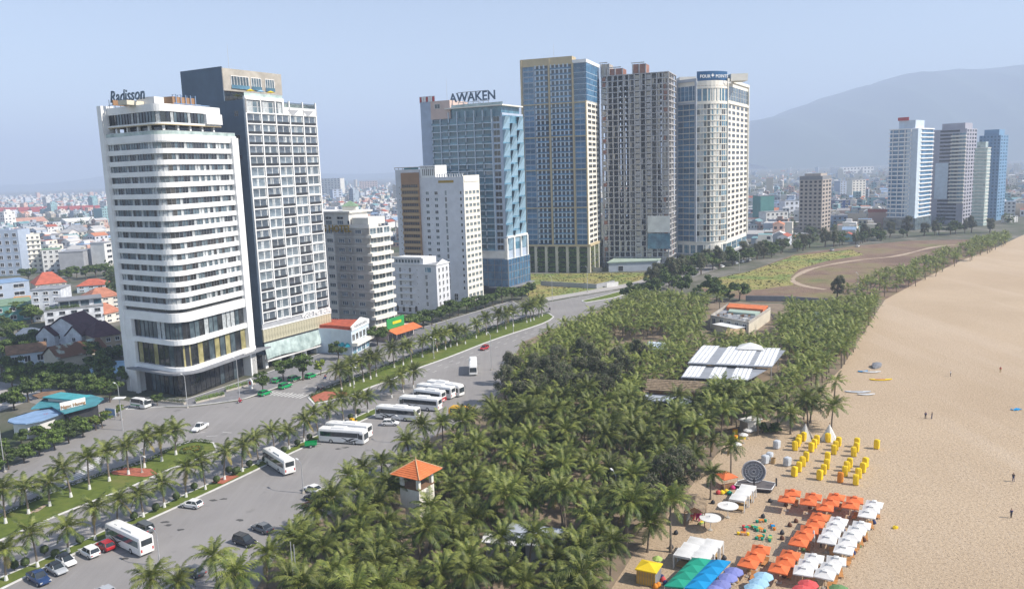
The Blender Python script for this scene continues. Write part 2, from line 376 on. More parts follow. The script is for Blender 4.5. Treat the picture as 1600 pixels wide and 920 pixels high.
sheet('side_street', [(150, 668), (192, 645), (262, 637), (150, 618), (0, 596), (-60, 600), (60, 632)], 0.004, 'asphalt')
SAND_EDGE = [(930, 1010), (955, 920), (990, 865), (1020, 835), (1055, 790), (1100, 735), (1135, 690), (1170, 665), (1220, 645), (1280, 610), (1315, 575), (1340, 535), (1362, 500), (1383, 468), (1450, 432), (1500, 408), (1560, 385), (1610, 362), (1680, 335)]
_e = [xy(p) for p in GP(SAND_EDGE)]
sand = sheet('beach_sand', _e + [_e[-1] + Vector((300, 150)), Vector((520, 600)), Vector((260, 80))], 0.012, 'sand', True)
sheet('sea', [Vector((255, 60)), Vector((515, 590)), _e[-1] + Vector((290, 140)), Vector((3000, 2500)), Vector((3000, 60))], 0.004, 'sea', True)
grove = sheet('grove_ground', RIGHT_EDGE[3:] + SAND_EDGE[:14] + [(1290, 474), (1180, 474), (1080, 460), (1010, 456), (940, 482)], 0.004, 'grove_soil')
field = sheet('dry_field', [(1085, 452), (1120, 434), (1170, 424), (1240, 398), (1330, 385), (1420, 376), (1520, 374), (1565, 374), (1555, 388), (1500, 410), (1450, 434), (1384, 468), (1290, 472), (1180, 472)], 0.008, 'dry_field')
sheet('meadow', [(1088, 448), (1122, 434), (1172, 424), (1240, 400), (1330, 390), (1350, 398), (1290, 408), (1250, 420), (1235, 432), (1240, 445), (1190, 452), (1130, 455)], 0.012, 'meadow')
sheet('roadside_meadow', [(822, 428), (1005, 426), (1020, 432), (985, 444), (895, 459), (857, 464), (830, 468), (815, 452)], 0.004, 'meadow')
tl = smooth_line(GP([(1290, 452), (1262, 448), (1240, 440), (1243, 432), (1268, 420), (1310, 411), (1352, 405), (1400, 400), (1460, 386), (1500, 382)]), 6)
b = MB()
for i in range(len(tl) - 1):
    d = (tl[i + 1] - tl[i]).normalized(); n = Vector((-d.y, d.x)) * (1.3 + .5 * math.sin(i * .8)); p, q = tl[i], tl[i + 1]
    b.face([(p.x - n.x, p.y - n.y, 0.016), (q.x - n.x, q.y - n.y, 0.016), (q.x + n.x, q.y + n.y, 0.016), (p.x + n.x, p.y + n.y, 0.016)])
b.build('path', 'trail')['kind'] = 'structure'

# verge between carriageway and parking area, medians, pavement
VERGE_R = smooth_line(GP([(-60, 953), (10, 917), (120, 864), (225, 816), (337, 765), (400, 735), (450, 711), (510, 683), (570, 656), (602, 641)]))
VERGE_L = smooth_line(GP([(-60, 930), (0, 902), (75, 870), (160, 830), (210, 810), (257, 787), (300, 767), (350, 745), (397, 725), (440, 705), (500, 678), (555, 652), (590, 636)]))
raised('verge_strip', VERGE_L + VERGE_R[::-1], 0.16, ['kerb', 'lawn'], 0.4)
MED_R = smooth_line(GP([(-60, 870), (7, 842), (87, 807), (162, 777), (207, 760), (262, 735), (305, 719), (340, 703)]))
MED_L = smooth_line(GP([(-60, 832), (0, 806), (75, 772), (162, 740), (225, 722), (250, 709), (287, 693), (315, 689), (335, 692)]))
raised('median_strip', MED_L + MED_R[::-1], 0.17, ['kerb', 'lawn'], 0.4)
MED2_R = smooth_line(GP([(490, 632), (545, 619), (575, 607), (615, 592), (650, 577), (700, 559), (775, 530), (850, 505), (866, 495)]))
MED2_L = smooth_line(GP([(480, 621), (510, 606), (575, 582), (650, 553), (750, 518), (810, 500), (857, 489)]))
raised('median_strip', MED2_L + MED2_R[::-1], 0.17, ['kerb', 'lawn'], 0.5)
MED3_R = smooth_line(GP([(915, 473), (960, 465), (985, 457), (1010, 450), (1060, 434)])); MED3_L = smooth_line(GP([(908, 470), (935, 464), (980, 452), (1055, 431)]))
raised('median_strip', MED3_L + MED3_R[::-1], 0.17, ['kerb', 'lawn'], 0.5)
PAVE = smooth_line(GP([(196, 640), (262, 635), (300, 634), (370, 625), (400, 617), (475, 590), (520, 577), (620, 546), (760, 503), (820, 482)]), 5)
raised('pavement', PAVE + [xy(p) for p in GP([(800, 470), (700, 500), (560, 540), (520, 545), (400, 588), (290, 624), (215, 620)])], 0.14, ['kerb', 'pavers'], 0.3)
sheet('field_pavement', [(857, 470), (895, 463), (985, 448), (1047, 428), (1050, 424), (985, 442), (895, 458), (850, 465)], 0.02, 'paver_light')
# red paved patches on the strips, flower beds
def patch(name, pts, z, m):
    o = sheet(name, pts, z, m); return o
patch('brick_paving', [(172, 738), (196, 731), (236, 733), (246, 741), (228, 746), (178, 742)], 0.18, 'paver_red')
patch('brick_paving', [(330, 754), (356, 743), (374, 744), (348, 757)], 0.17, 'paver_red')
patch('brick_paving', [(486, 620), (508, 612), (540, 613), (545, 617), (520, 624), (492, 629)], 0.18, 'paver_red')
patch('brick_paving', [(40, 805), (68, 790), (78, 787), (60, 800)], 0.18, 'trail')
# low hedges along the medians: leafy rows
def hedge(name, line, w, h, label, mt='leaf_dark'):
    b = MB(); r = random.Random(len(line))
    L = linelen(line); n = int(L * 26)
    for _ in range(n):
        p, u = at_len(line, r.random() * L); nn = Vector((-u.y, u.x)); q = p + nn * (r.uniform(-w, w) / 2)
        z = h * math.sqrt(r.random()) + 0.15; a = r.uniform(0, 6.28); s = r.uniform(0.1, 0.22); t = r.uniform(-0.9, 0.9)
        dx, dy = math.cos(a) * s, math.sin(a) * s
        b.face([(q.x - dx, q.y - dy, z - s * t), (q.x + dy, q.y - dx, z), (q.x + dx, q.y + dy, z + s * t), (q.x - dy, q.y + dx, z + s * 0.4)])
    o = b.build(name, mt); tag(o, label, 'hedge'); o['kind'] = 'stuff'; return o
def shift(line, d): 
    return [line[i] + Vector((-(line[min(i + 1, len(line) - 1)] - line[max(i - 1, 0)]).y, (line[min(i + 1, len(line) - 1)] - line[max(i - 1, 0)]).x)).normalized() * d for i in range(len(line))]
hedge('hedge', shift(MED_L, -0.8), 0.8, 0.6, 'low dark clipped hedge along the near grass median')
hedge('hedge', shift(MED2_L, -1.0), 1.0, 0.7, 'low clipped hedge along the far grass median')
hedge('hedge', shift(MED2_L[4:-4], -3.2), 1.6, 0.8, 'leafy shrub row in the middle of the far grass median', 'leaf_green')
# round flower bed on the median's tip
b = MB(); r = random.Random(5); c = G(300, 704)
for _ in range(900):
    a = r.uniform(0, 6.28); q = math.sqrt(r.random()); z = 0.2 + 0.35 * r.random(); s = 0.16
    x, y = c.x + 2.6 * q * math.cos(a), c.y + 2.6 * q * math.sin(a); t = r.uniform(0, 6.28); dx, dy = s * math.cos(t), s * math.sin(t)
    b.face([(x - dx, y - dy, z), (x + dy, y - dx, z + 0.1), (x + dx, y + dy, z), (x - dy, y + dx, z - 0.1)], 0 if q > 0.75 else 1)
o = b.build('flower_bed', ['leaf_dark', 'leaf_yellow']); tag(o, 'round planted flower bed on the tip of the near grass median', 'flower bed', kind='stuff')
# painted lane dashes and the zebra crossing
def dash_line(line, off, step, ln, w, z=0.012, s0=2.0, s1=None):
    li = shift(line, off); L = s1 or linelen(li); s = s0
    while s + ln < L:
        p, u = at_len(li, s); o = put('lane_dash', DASH, road, (p.x, p.y, z), math.atan2(u.y, u.x), (ln, w, 1)); s += step
DASH = MB(); DASH.face([(0, -0.5, 0), (1, -0.5, 0), (1, 0.5, 0), (0, 0.5, 0)]); DASH = DASH.mesh('lane_dash', 'marking')
for off in (-3.6, -7.0): dash_line(MED2_R, off, 6.0, 2.2, 0.16, s0=14)
for off in (3.4, 6.8): dash_line(MED2_L, off, 7.0, 2.4, 0.16)
for off in (3.6, 7.0): dash_line(MED_L, off, 7.0, 2.6, 0.16)
for off in (3.3,): dash_line(VERGE_L, off, 7.0, 2.6, 0.16)
for off in (-5.0, -9.0): dash_line(MED3_R, off, 7.0, 3, 0.2)
for off in (5.0, 9.0): dash_line(MED3_L, off, 7.0, 3, 0.2)
A, B_ = G(388, 613), G(468, 622); d = (B_ - A); u = xy(d).normalized(); nn = Vector((-u.y, u.x))
for k in range(15):
    p = xy(A) + u * (d.length * k / 14); put('crossing_stripe', DASH, road, (p.x, p.y, 0.013), math.atan2(nn.y, nn.x), (3.4, 0.45, 1))
A, B_ = G(120, 731), G(205, 700); d = (B_ - A); u = xy(d).normalized(); nn = Vector((-u.y, u.x))
for k in range(9):
    p = xy(G(95, 757)) + (xy(G(150, 716)) - xy(G(95, 757))) * (k / 8); put('crossing_stripe', DASH, road, (p.x, p.y, 0.013), math.atan2(u.y, u.x), (5, 0.45, 1))
mat('oil', (0.085, 0.083, 0.08), 0.7, 0.3, 1.5)
# dark oil patches on the parking area
for k, (x, y) in enumerate([(258, 815), (263, 820), (333, 781), (350, 779), (375, 812), (540, 699), (528, 701), (195, 872), (283, 827)]):
    b = MB(); c = G(x, y); r = random.Random(k); b.face([(c.x + (0.9 + r.random()) * 0.4 * math.cos(t * 0.7) * 1.3, c.y + (0.6 + r.random()) * 0.4 * math.sin(t * 0.7), 0.012) for t in range(9)])
    b.build('oil_stain', 'oil', road)

# ------------------------------------------------------------------ mountain on the bay
b = MB(); NX, NY = 90, 26; r = random.Random(3)
ridge = [(1100, 250), (1165, 190), (1215, 181), (1260, 163), (1300, 149), (1350, 133), (1400, 120), (1450, 113), (1520, 108), (1575, 107), (1610, 111), (1680, 122), (1760, 135), (1850, 150), (1950, 175), (2100, 235)]
def ridge_y(x):
    for i in range(len(ridge) - 1):
        if ridge[i][0] <= x <= ridge[i + 1][0]:
            t = (x - ridge[i][0]) / (ridge[i + 1][0] - ridge[i][0]); t = t * t * (3 - 2 * t) * 0.5 + t * 0.5; return ridge[i][1] * (1 - t) + ridge[i + 1][1] * t
    return 250
D0 = 7600.0
rows = []
for j in range(NY):
    v = j / (NY - 1) * 2 - 1
    row = []
    for i in range(NX):
        x = 1100 + 1000 * i / (NX - 1); d = ray(x, 200); d = d / d.y; px = d.x * D0; py = D0 + v * 2000
        hh = max(0.0, H + (D0 * ray(x, ridge_y(x)).z / ray(x, ridge_y(x)).y))
        prof = math.cos(v * math.pi / 2) ** 0.9
        hgt = hh * prof * (1 - (0.10 * math.sin(i * 0.9 + 3 * v) + 0.10 * math.sin(i * 0.37 - 6 * v) + 0.05 * math.sin(i * 1.9 + 9 * v)) * abs(v))
        row.append(len(b.v)); b.v.append((px * (1 + 0.0 * v), py, hgt - 2))
    rows.append(row)
for j in range(NY - 1):
    for i in range(NX - 1): b.f.append((rows[j][i], rows[j][i + 1], rows[j + 1][i + 1], rows[j + 1][i])); b.m.append(0)
o = b.build('mountain', 'forest_hill', smooth=True); o['kind'] = 'structure'
b = MB()  # low hills far off beyond the city
rows = []
for j in range(9):
    v = j / 8 * 2 - 1; row = []
    for i in range(70):
        x = -700 + 1900 * i / 69; d = ray(x, 240); d = d / d.y; D = 11500
        hh = 70 + 130 * max(0, math.sin(i * 0.21 + 0.6)) * (0.5 + 0.5 * math.sin(i * 0.083)) + 40 * math.sin(i * 0.7) * math.sin(i * .13)
        row.append(len(b.v)); b.v.append((d.x * D, D + v * 1400, max(0, hh) * math.cos(v * math.pi / 2) - 2))
    rows.append(row)
for j in range(8):
    for i in range(69): b.f.append((rows[j][i], rows[j][i + 1], rows[j + 1][i + 1], rows[j + 1][i])); b.m.append(0)
o = b.build('hills', 'forest_hill', smooth=True); o['kind'] = 'structure'
# ------------------------------------------------------------------ haze: the air over the bay
hz = bpy.data.materials.new('haze'); hz.use_nodes = True; t = hz.node_tree; t.nodes.clear()
mo = t.nodes.new("ShaderNodeOutputMaterial"); pv = t.nodes.new("ShaderNodeVolumePrincipled")
pv.inputs["Color"].default_value = (0.65, 0.77, 0.99, 1); pv.inputs["Density"].default_value = 0.00023; pv.inputs["Anisotropy"].default_value = 0.0
t.links.new(pv.outputs[0], mo.inputs["Volume"])
MATS['haze'] = hz
b = MB(); b.box(-8900, 9400, -290, 15900, -1.0, 800); o = b.build('haze', 'haze'); o['kind'] = 'stuff'; tag(o, 'pale blue haze hanging over the whole bay', 'haze')

# ------------------------------------------------------------------ buildings: helpers
class Face:
    """a vertical wall plane from P0 to P1 (outside on the right hand of the walk)"""
    def __init__(s, P0, P1):
        s.o = xy(P0); s.L = (xy(P1) - xy(P0)).length; s.d = (xy(P1) - xy(P0)) / s.L; s.n = Vector((s.d.y, -s.d.x)); s.a = math.atan2(s.d.y, s.d.x)
    def at(s, root, x, z, out=0.0):
        p = s.o + s.d * x + s.n * out; return (p.x - root.location.x, p.y - root.location.y, z)
def fput(name, me, root, fc, x, z, out=0.0, scale=None, parent=None):
    return put(name, me, parent or root, fc.at(root, x, z, out), fc.a, scale)
def fbuild(mb, name, mats, root, fc, out=0.0, z=0.0): return put(name, mb.mesh(name, mats), root, fc.at(root, 0, z, out), fc.a)
def local(poly, root): return [Vector((p[0] - root.location.x, p[1] - root.location.y)) for p in poly]
_win = {}
def window_mesh(w, h, fr='white', gl='glass', nv=1, nh=0, t=0.1, dep=0.12, sill=False):
    k = (round(w, 2), round(h, 2), fr, gl, nv, nh, t, sill)
    if k in _win: return _win[k]
    b = MB()
    b.box(-w / 2, w / 2, -dep, 0, -h / 2, -h / 2 + t, 0); b.box(-w / 2, w / 2, -dep, 0, h / 2 - t, h / 2, 0)
    b.box(-w / 2, -w / 2 + t, -dep, 0, -h / 2 + t, h / 2 - t, 0); b.box(w / 2 - t, w / 2, -dep, 0, -h / 2 + t, h / 2 - t, 0)
    for i in range(nv):
        x = -w / 2 + w * (i + 1) / (nv + 1); b.box(x - t * 0.4, x + t * 0.4, -dep * 0.8, 0, -h / 2 + t, h / 2 - t, 0)
    for i in range(nh):
        z = -h / 2 + h * (i + 1) / (nh + 1); b.box(-w / 2 + t, w / 2 - t, -dep * 0.7, 0, z - t * 0.4, z + t * 0.4, 0)
    b.face([(-w / 2 + t, -0.035, -h / 2 + t), (w / 2 - t, -0.035, -h / 2 + t), (w / 2 - t, -0.035, h / 2 - t), (-w / 2 + t, -0.035, h / 2 - t)], 1)
    if sill: b.box(-w / 2 - 0.1, w / 2 + 0.1, -dep * 2, 0, -h / 2 - 0.1, -h / 2 - 0.005, 0)
    _win[k] = b.mesh('window', [fr, gl]); return _win[k]
def dirs(th): return Vector((math.sin(th), math.cos(th))), Vector((-math.cos(th), math.sin(th)))   # along the road, away from the beach
def ring_bays(path, w, z0, z1, mats_n, seed, mull=0.09, mm=None, out=0.0):
    """glass bays along an open path: a panel per bay with a mullion between"""
    b = MB(); r = random.Random(seed); L = linelen(path); n = max(1, round(L / w)); step = L / n
    for k in range(n):
        p, u = at_len(path, k * step + 1e-4); q, u2 = at_len(path, (k + 1) * step - 1e-4)
        m = r.choices(range(len(mats_n)), weights=mats_n)[0]
        b.face([(p.x, p.y, z0), (q.x, q.y, z0), (q.x, q.y, z1), (p.x, p.y, z1)], m)
        nn = Vector((u.y, -u.x)); c = p + nn * 0.05; M = Matrix.Translation((c.x, c.y, 0)) @ rotz(math.atan2(u.y, u.x))
        b.box(-mull / 2, mull / 2, -0.08, 0.06, z0, z1, mm if mm is not None else len(mats_n), M)
    return b
def rail_part(name, path, root, z, h, mats=('glass_pale', 'steel')):
    b = MB()
    for i in range(len(path) - 1):
        p, q = path[i], path[i + 1]; b.face([(p.x, p.y, z), (q.x, q.y, z), (q.x, q.y, z + h), (p.x, p.y, z + h)], 0)
        b.tube([(p.x, p.y, z + h), (q.x, q.y, z + h)], 0.05, 4, 1)
    return b.build(name, list(mats), root)

# ------------------------------------------------------------------ white curved hotel
def curved_hotel():
    A, K, E = xy(G(204, 609)), xy(G(292, 626)), xy(G(399, 584))
    root = thing('curved_hotel', 'tall white hotel with rounded corner and white bands, foremost tower on the road', 'hotel', (K.x, K.y, 0))
    d1 = (K - A).normalized(); d2 = (E - K).normalized(); NW = A + d2 * 24 + Vector((-d1.y, d1.x)) * 4
    base = local([A, K, E, NW], root)
    hz_ = lambda y: HT(K, y + 2)
    def outline(off, short=0.0):
        P = offset_poly(base, off)
        if short: P = [P[0], P[1], P[2] - d2 * short, P[3] - d2 * short * 0.3]
        return fillet(P, 1, 4.2 + off, 8)
    def front(off, short=0.0, i0=1.2, i1=1.2):
        P = outline(off, short)[:-1]; a = P[0] + (P[1] - P[0]).normalized() * i0; e = P[-1] - (P[-1] - P[-2]).normalized() * i1
        return [a] + P[1:-1] + [e]
    z_t = hz_(207); pitch = (hz_(219) - hz_(466)) / 14.0
    z_low = hz_(219) - 14 * pitch
    vs = [ring_bays(front(-0.5), 1.15, 0, pitch * 0.56, [5, 5, 3], s, 0.09).mesh('window_band', ['glass_dark', 'glass', 'curtain', 'mid_grey']) for s in range(4)]
    pb = MB().prism(outline(0), 0, pitch * 0.44, 0).mesh('floor_band', ['white'])
    pb2 = MB()   # balcony band with its glass rail
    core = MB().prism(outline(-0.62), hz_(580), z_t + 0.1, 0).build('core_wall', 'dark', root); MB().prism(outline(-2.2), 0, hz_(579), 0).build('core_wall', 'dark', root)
    for k in range(15):
        z = z_low + k * pitch - pitch * 0.56
        put('window_band', vs[k % 4], root, (0, 0, z)); put('floor_band', pb, root, (0, 0, z + pitch * 0.56))
    # base storeys
    z1 = hz_(581); z2 = hz_(575); z3 = hz_(540); z4 = hz_(532); z5 = hz_(504); z6 = hz_(490); z7 = hz_(484)
    zb = z_low - pitch * 0.56
    MB().prism(outline(0.05), z7, zb, 0).build('floor_band', 'white', root)
    MB().prism(outline(-0.6), z6, z7, 0).build('slot_window', 'glass_dark', root)
    MB().prism(outline(0.3), z5, z6, 0).build('floor_band', 'white', root)
    MB().prism(outline(0.3), z4, z3 if z3 > z4 else z4, 0)
    put('window_band', ring_bays(front(-0.5, i0=5.0, i1=2.5), 1.9, z4, z5, [2, 5, 3], 21, 0.16).mesh('window_band', ['glass_dark', 'glass', 'curtain', 'dark']), root)
    MB().prism(outline(0.35), z3, z4, 0).build('floor_band', 'white', root)
    put('window_band', ring_bays(front(-0.5, i0=5.0, i1=2.2), 2.3, z2, z3, [6, 2, 3], 22, 0.22).mesh('window_band', ['glass_dark', 'glass', 'glass_amber', 'dark']), root)
    MB().prism(outline(0.6), z1, z2, 0).build('floor_band', 'white', root)
    put('shop_window', ring_bays(front(-1.8, i0=6.5, i1=2.2), 2.0, 0.3, z1 - 0.4, [5, 4], 23, 0.16).mesh('shop_window', ['glass_dark', 'glass', 'dark']), root)
    # canopy over the entrance
    P = front(2.6, i0=5.5, i1=-3.0); Q = front(-0.5, i0=5.5, i1=-3.0); b = MB()
    for i in range(min(len(P), len(Q)) - 1):
        for z, m in ((z1 - 0.35, 0), (z1 - 0.05, 0)): b.face([(P[i].x, P[i].y, z), (P[i + 1].x, P[i + 1].y, z), (Q[i + 1].x, Q[i + 1].y, z), (Q[i].x, Q[i].y, z)], m)
        b.face([(P[i].x, P[i].y, z1 - 0.5), (P[i + 1].x, P[i + 1].y, z1 - 0.5), (P[i + 1].x, P[i + 1].y, z1), (P[i].x, P[i].y, z1)], 0)
    b.build('canopy', 'mid_grey', root)
    # fins at both ends
    def fin(p, u, w, t, z0, z1_, m='white', n='end_fin'):
        M = Matrix.Translation((p.x, p.y, 0)) @ rotz(math.atan2(u.y, u.x)); return MB().box(-0.3, w, -0.7, t, z0, z1_, 0, M).build(n, m, root)
    zr = hz_(150)
    b = MB(); a0 = base[0]; M = Matrix.Translation((a0.x, a0.y, 0)) @ rotz(math.atan2(d1.y, d1.x))
    b.box(-0.4, 1.5, -0.75, 3.0, 0, zr - 0.6, 0, M); b.build('end_fin', 'white', root)
    for z0_, z1_, w in ((z2, z3, 5.2), (z4, z5, 4.6), (0, z1, 4.4)):
        MB().box(1.5, w, -0.5, 2.5, z0_ + 0.01, z1_ - 0.01, 0, M).build('wall_panel', 'white', root)
    MB().box(4.5, 5.6, -1.2, -0.2, 0, z1, 0, M).build('pillar', 'white', root)
    fin(base[2] - d2 * 2.2, d2, 2.4, 2.5, 0, z_t - 0.5)
    fin(base[2] - d2 * 1.6, d2, 1.7, 2.0, 0, z1 + 0.1, 'white', 'pillar')
    # terrace and top storeys
    b = MB().prism(outline(0.1), z_t - 1.7, z_t, 0); b.build('terrace_parapet', 'white', root)
    rail_part('glass_rail', front(0.0, i0=1.4, i1=0.2), root, z_t, 1.0)
    zo = hz_(190); zg0 = hz_(187.5); zg1 = hz_(170); zt = hz_(158)
    MB().prism(outline(-4.2, 4.0), z_t, zo, 0).build('terrace_room', 'glass_dark', root)
    pth = front(-2.2, 4.0, 2, 1)
    for k in range(9):
        p, u = at_len(pth, linelen(pth) * k / 8.0); MB().box(-0.35, 0.35, -0.35, 0.35, z_t, zo, 0, Matrix.Translation((p.x, p.y, 0)) @ rotz(math.atan2(u.y, u.x))).build('terrace_column', 'white', root)
    r = random.Random(2)
    for k in range(13):
        p, u = at_len(front(-1.6, 3.0), 3 + 2.9 * k); b = MB()
        for j in range(26): 
            x, y, z = p.x + r.gauss(0, 0.35), p.y + r.gauss(0, 0.35), z_t + 0.3 + 0.9 * r.random(); b.face([(x - 0.15, y, z), (x, y - 0.15, z + 0.1), (x + 0.15, y, z + 0.2), (x, y + 0.15, z)])
        b.build('potted_shrub', 'leaf_green', root)
    MB().prism(outline(-1.0, 4.0), zo, zg0, 0).build('floor_band', 'white', root)
    MB().prism(outline(-0.9, 4.0), zo - 0.25, zo - 0.02, 0).build('soffit', 'gold_paint', root)
    put('window_band', ring_bays(front(-1.25, 4.0, 1.5, 6.5), 1.3, zg0, zg1, [4, 4, 3], 31, 0.1).mesh('window_band', ['glass_dark', 'glass', 'curtain', 'dark']), root)
    MB().prism(outline(-1.4, 4.0), zg0, zg1, 0).build('core_wall', 'dark', root)
    pe = outline(-1.0, 4.0); n_ = len(pe); e2 = pe[n_ - 2]; fin(e2 - d2 * 6.3, d2, 6.3, 3.0, zg0 + 0.01, zg1 - 0.01, 'white', 'wall_panel')
    MB().prism(outline(-0.95, 4.0), zg1, zt, 0, 1).build('roof_parapet', ['white', 'roof_grey'], root)
    # rooftop plant
    c = sum(base, Vector((0, 0))) / 4
    def roofbox(x, y, w, d_, h, m, n): 
        M = Matrix.Translation((base[1].x + d1.x * x + d2.x * y, base[1].y + d1.y * x + d2.y * y, zt)) @ rotz(math.atan2(d2.y, d2.x)); return MB().box(-w / 2, w / 2, -d_ / 2, d_ / 2, 0, h, 0, M).build(n, m, root)
    roofbox(-10, 7, 6, 6, 2.3, 'white_rough', 'plant_room'); roofbox(-6, 13, 9, 4, 2.4, 'brown_paint', 'plant_room'); roofbox(-12, 2, 9, 3, 1.2, 'cream', 'roof_kiosk'); roofbox(-7, 19, 4, 3, 1.0, 'roof_grey', 'plant_room')
    roofbox(-15, 0.5, 8, 0.3, 1.4, 'brown_paint', 'roof_screen')
    for k in range(5):
        q = base[1] - d1 * 3.6 + d2 * (10 + k * 1.9); b = MB(); b.tube([(q.x, q.y, zt), (q.x, q.y, zt + 3.0), (q.x - d1.x * 1.5, q.y - d1.y * 1.5, zt + 3.0), (q.x - d1.x * 1.5, q.y - d1.y * 1.5, zt)], 0.14, 6); b.build('blue_pipe', 'roof_blue', root)
    q = base[1] - d1 * 2.4 + d2 * 8; b = MB(); b.tube([(q.x, q.y, zt + 0.4), (q.x + d2.x * 14, q.y + d2.y * 14, zt + 0.4)], 0.13, 6); b.build('blue_pipe', 'roof_blue', root)
    # lettering
    fa = Face(A, K); w = fa.L
    fput('lettering', text_mesh('Radisson', 4.4, 0.12, 0.05, 'slate_wall', 0.25), root, fa, w * 0.42, zt + 1.5, -1.3)
    b = MB()
    for k in range(5): b.box(2 + k * 2.6, 2.12 + k * 2.6, 0, 0.12, 0, 2.4)
    b.box(1.6, 13, 0, 0.12, 0.8, 0.95); fbuild(b, 'sign_frame', 'slate_wall', root, fa, -1.5, zt)
    fe = Face(K, E); fput('lettering', text_mesh('Radisson', 1.4, 0.08, 0.02, 'white', 0.25), root, fe, fe.L * 0.83, z1 + 0.15, 2.4)
curved_hotel()

# ------------------------------------------------------------------ slate hotel with the white window grid
glassy('curtain_glass', (0.09, 0.12, 0.15), (0.20, 0.24, 0.27), rough=0.12)
def grid_hotel():
    K, E = xy(G(414, 577)), xy(G(519, 545))
    root = thing('grid_hotel', 'dark slate hotel tower with white window grid behind the white curved hotel', 'hotel', (K.x, K.y, 0))
    d = (E - K).normalized(); w = Vector((-d.y, d.x)); L = (E - K).length
    hz_ = lambda y, q=K: HT(q, y)
    zt = hz_(150); W = 27.0
    fe = Face(K, E); fs = Face(K + w * W, K)
    MB().prism(local([K, E, E + w * W, K + w * W], root), 4.6, zt - 1.0, 0, 1).build('wall', ['slate_wall', 'roof_grey'], root)
    zpod = HT(K, 505); zg1 = HT(K, 176); rows = 20; ph = (zg1 - zpod) / rows; cw = (L - 1.0) / 5
    # five columns of rooms, each bay an own window; grid bars stand proud of it
    wm = [window_mesh(cw - 0.55, ph - 0.35, 'white', g_, 1, 0, 0.2, 0.1) for i, g_ in enumerate(['glass_room', 'curtain_glass', 'glass_room', 'glass_room'])]
    pier = MB().box(-0.18, 0.18, -0.5, 0, zpod - 0.4, zt - 0.6).mesh('grid_pier', 'white')
    r = random.Random(4)
    rail = MB(); rail.box(-(cw - 0.9) / 2, (cw - 0.9) / 2, -0.42, -0.34, -ph / 2 + 0.2, -ph / 2 + 0.95); rail = rail.mesh('balcony_rail', 'dark')
    for i in range(6): fput('grid_pier', pier, root, fe, 0.5 + i * cw, 0)
    for k in range(rows + 1): 
        z = zpod + k * ph; b = MB().box(0.3, L - 0.3, -0.44, 0, -0.15, 0.15); fbuild(b, 'grid_beam', 'white', root, fe, 0, z)
    for i in range(5):
        for k in range(rows):
            z = zpod + (k + 0.5) * ph; t = (i + (k // 4)) % 2
            o = fput('window', wm[1 if t else 0], root, fe, 0.5 + (i + 0.5) * cw, z)
            if not t or k > rows - 6: fput('balcony_rail', rail, root, fe, 0.5 + (i + 0.5) * cw, z, parent=root)
            if r.random() < 0.55:
                c = MB().box(-0.35, 0.35, -0.06, -0.045, -ph * 0.38, ph * 0.38); 
                fput('curtain', CURT(ph), root, fe, 0.5 + (i + 0.5) * cw + r.uniform(-0.9, 0.9), z)
    # top storey: lounge glazing and the notched white parapet
    b = MB(); b.box(0.3, L * 0.52, -0.5, 0.3, zt - 1.0, zt, 0); b.box(0.3, 0.8, -0.5, 0, zg1, zt - 1.0, 0); b.box(L * 0.5, L * 0.52, -0.5, 0, zg1, zt - 1.0, 0); fbuild(b, 'roof_frame', 'white', root, fe)
    for k in range(7): fput('lounge_window', window_mesh((L * 0.48) / 7 - 0.2, zt - 1.4 - zg1, 'white', 'glass' if k % 3 else 'curtain', 0, 1), root, fe, 1.2 + (k + 0.5) * (L * 0.48) / 7, (zt - 1.2 + zg1) / 2)
    b = MB(); b.box(L * 0.52 + 0.01, L - 0.2, -0.5, 0.4, zg1 + 0.15, zt - 2.6, 0); fbuild(b, 'roof_parapet', 'white', root, fe)
    tri = MB()
    tri.face([(-2.6, -0.505, 1.1), (0, -0.505, -0.9), (2.6, -0.505, 1.1)]); tri = tri.mesh('notch', 'grey_wall')
    for k in (0.64, 0.86): fput('notch', tri, root, fe, L * k, zt - 4.4)
    rail_part('glass_rail', local([fe.o + fe.d * (L * 0.54), fe.o + fe.d * (L - 0.3)], root), root, zt - 2.6, 1.2)
    rail_part('glass_rail', local([fe.o + fe.d * 0.6, fe.o + fe.d * (L * 0.52)], root), root, zt, 1.1)
    for k in range(3):
        b = MB(); b.tube([(0, 0, 0), (0, 0, 2.0)], 0.05); 
        for j in range(8):
            a, c = j * math.pi / 4, (j + 1) * math.pi / 4; b.face([(1.4 * math.cos(a), 1.4 * math.sin(a), 1.9), (1.4 * math.cos(c), 1.4 * math.sin(c), 1.9), (0, 0, 2.5)], 1)
        fput('terrace_parasol', b.mesh('terrace_parasol', ['steel', 'cloth_yellow' if k != 1 else 'cloth_sky']), root, fe, 5 + k * 4.2, zt, -2.0)
    # penthouse block set back
    q = K + w * 8.0 - d * 0.0
    zb, ztop = zt + 2.2, HT(K + w * 8, 106)
    Lp = along(K + w * 8, d, 440, ztop - 3, 60) if True else 30
    P = [q, q + d * Lp, q + d * Lp + w * 18, q + w * 18.6]
    MB().prism(local(P, root), zb, ztop, 0, 1).build('penthouse_wall', ['concrete', 'roof_grey'], root)
    MB().prism(local([q - d * 0.05, q + d * 0.25, q + d * 0.25 + w * 18.6, q - d * 0.05 + w * 18.6], root), 4.6, ztop + 0.4, 0).build('side_wall', 'slate_wall', root)
    MB().prism(local([q + w * 1.5 + d, q + d * (Lp - 1) + w * 1.5, q + d * (Lp - 1) + w * 18, q + d + w * 18], root), zt - 1, zb, 0).build('terrace_room', 'glass_dark', root)
    fp = Face(P[0], P[1])
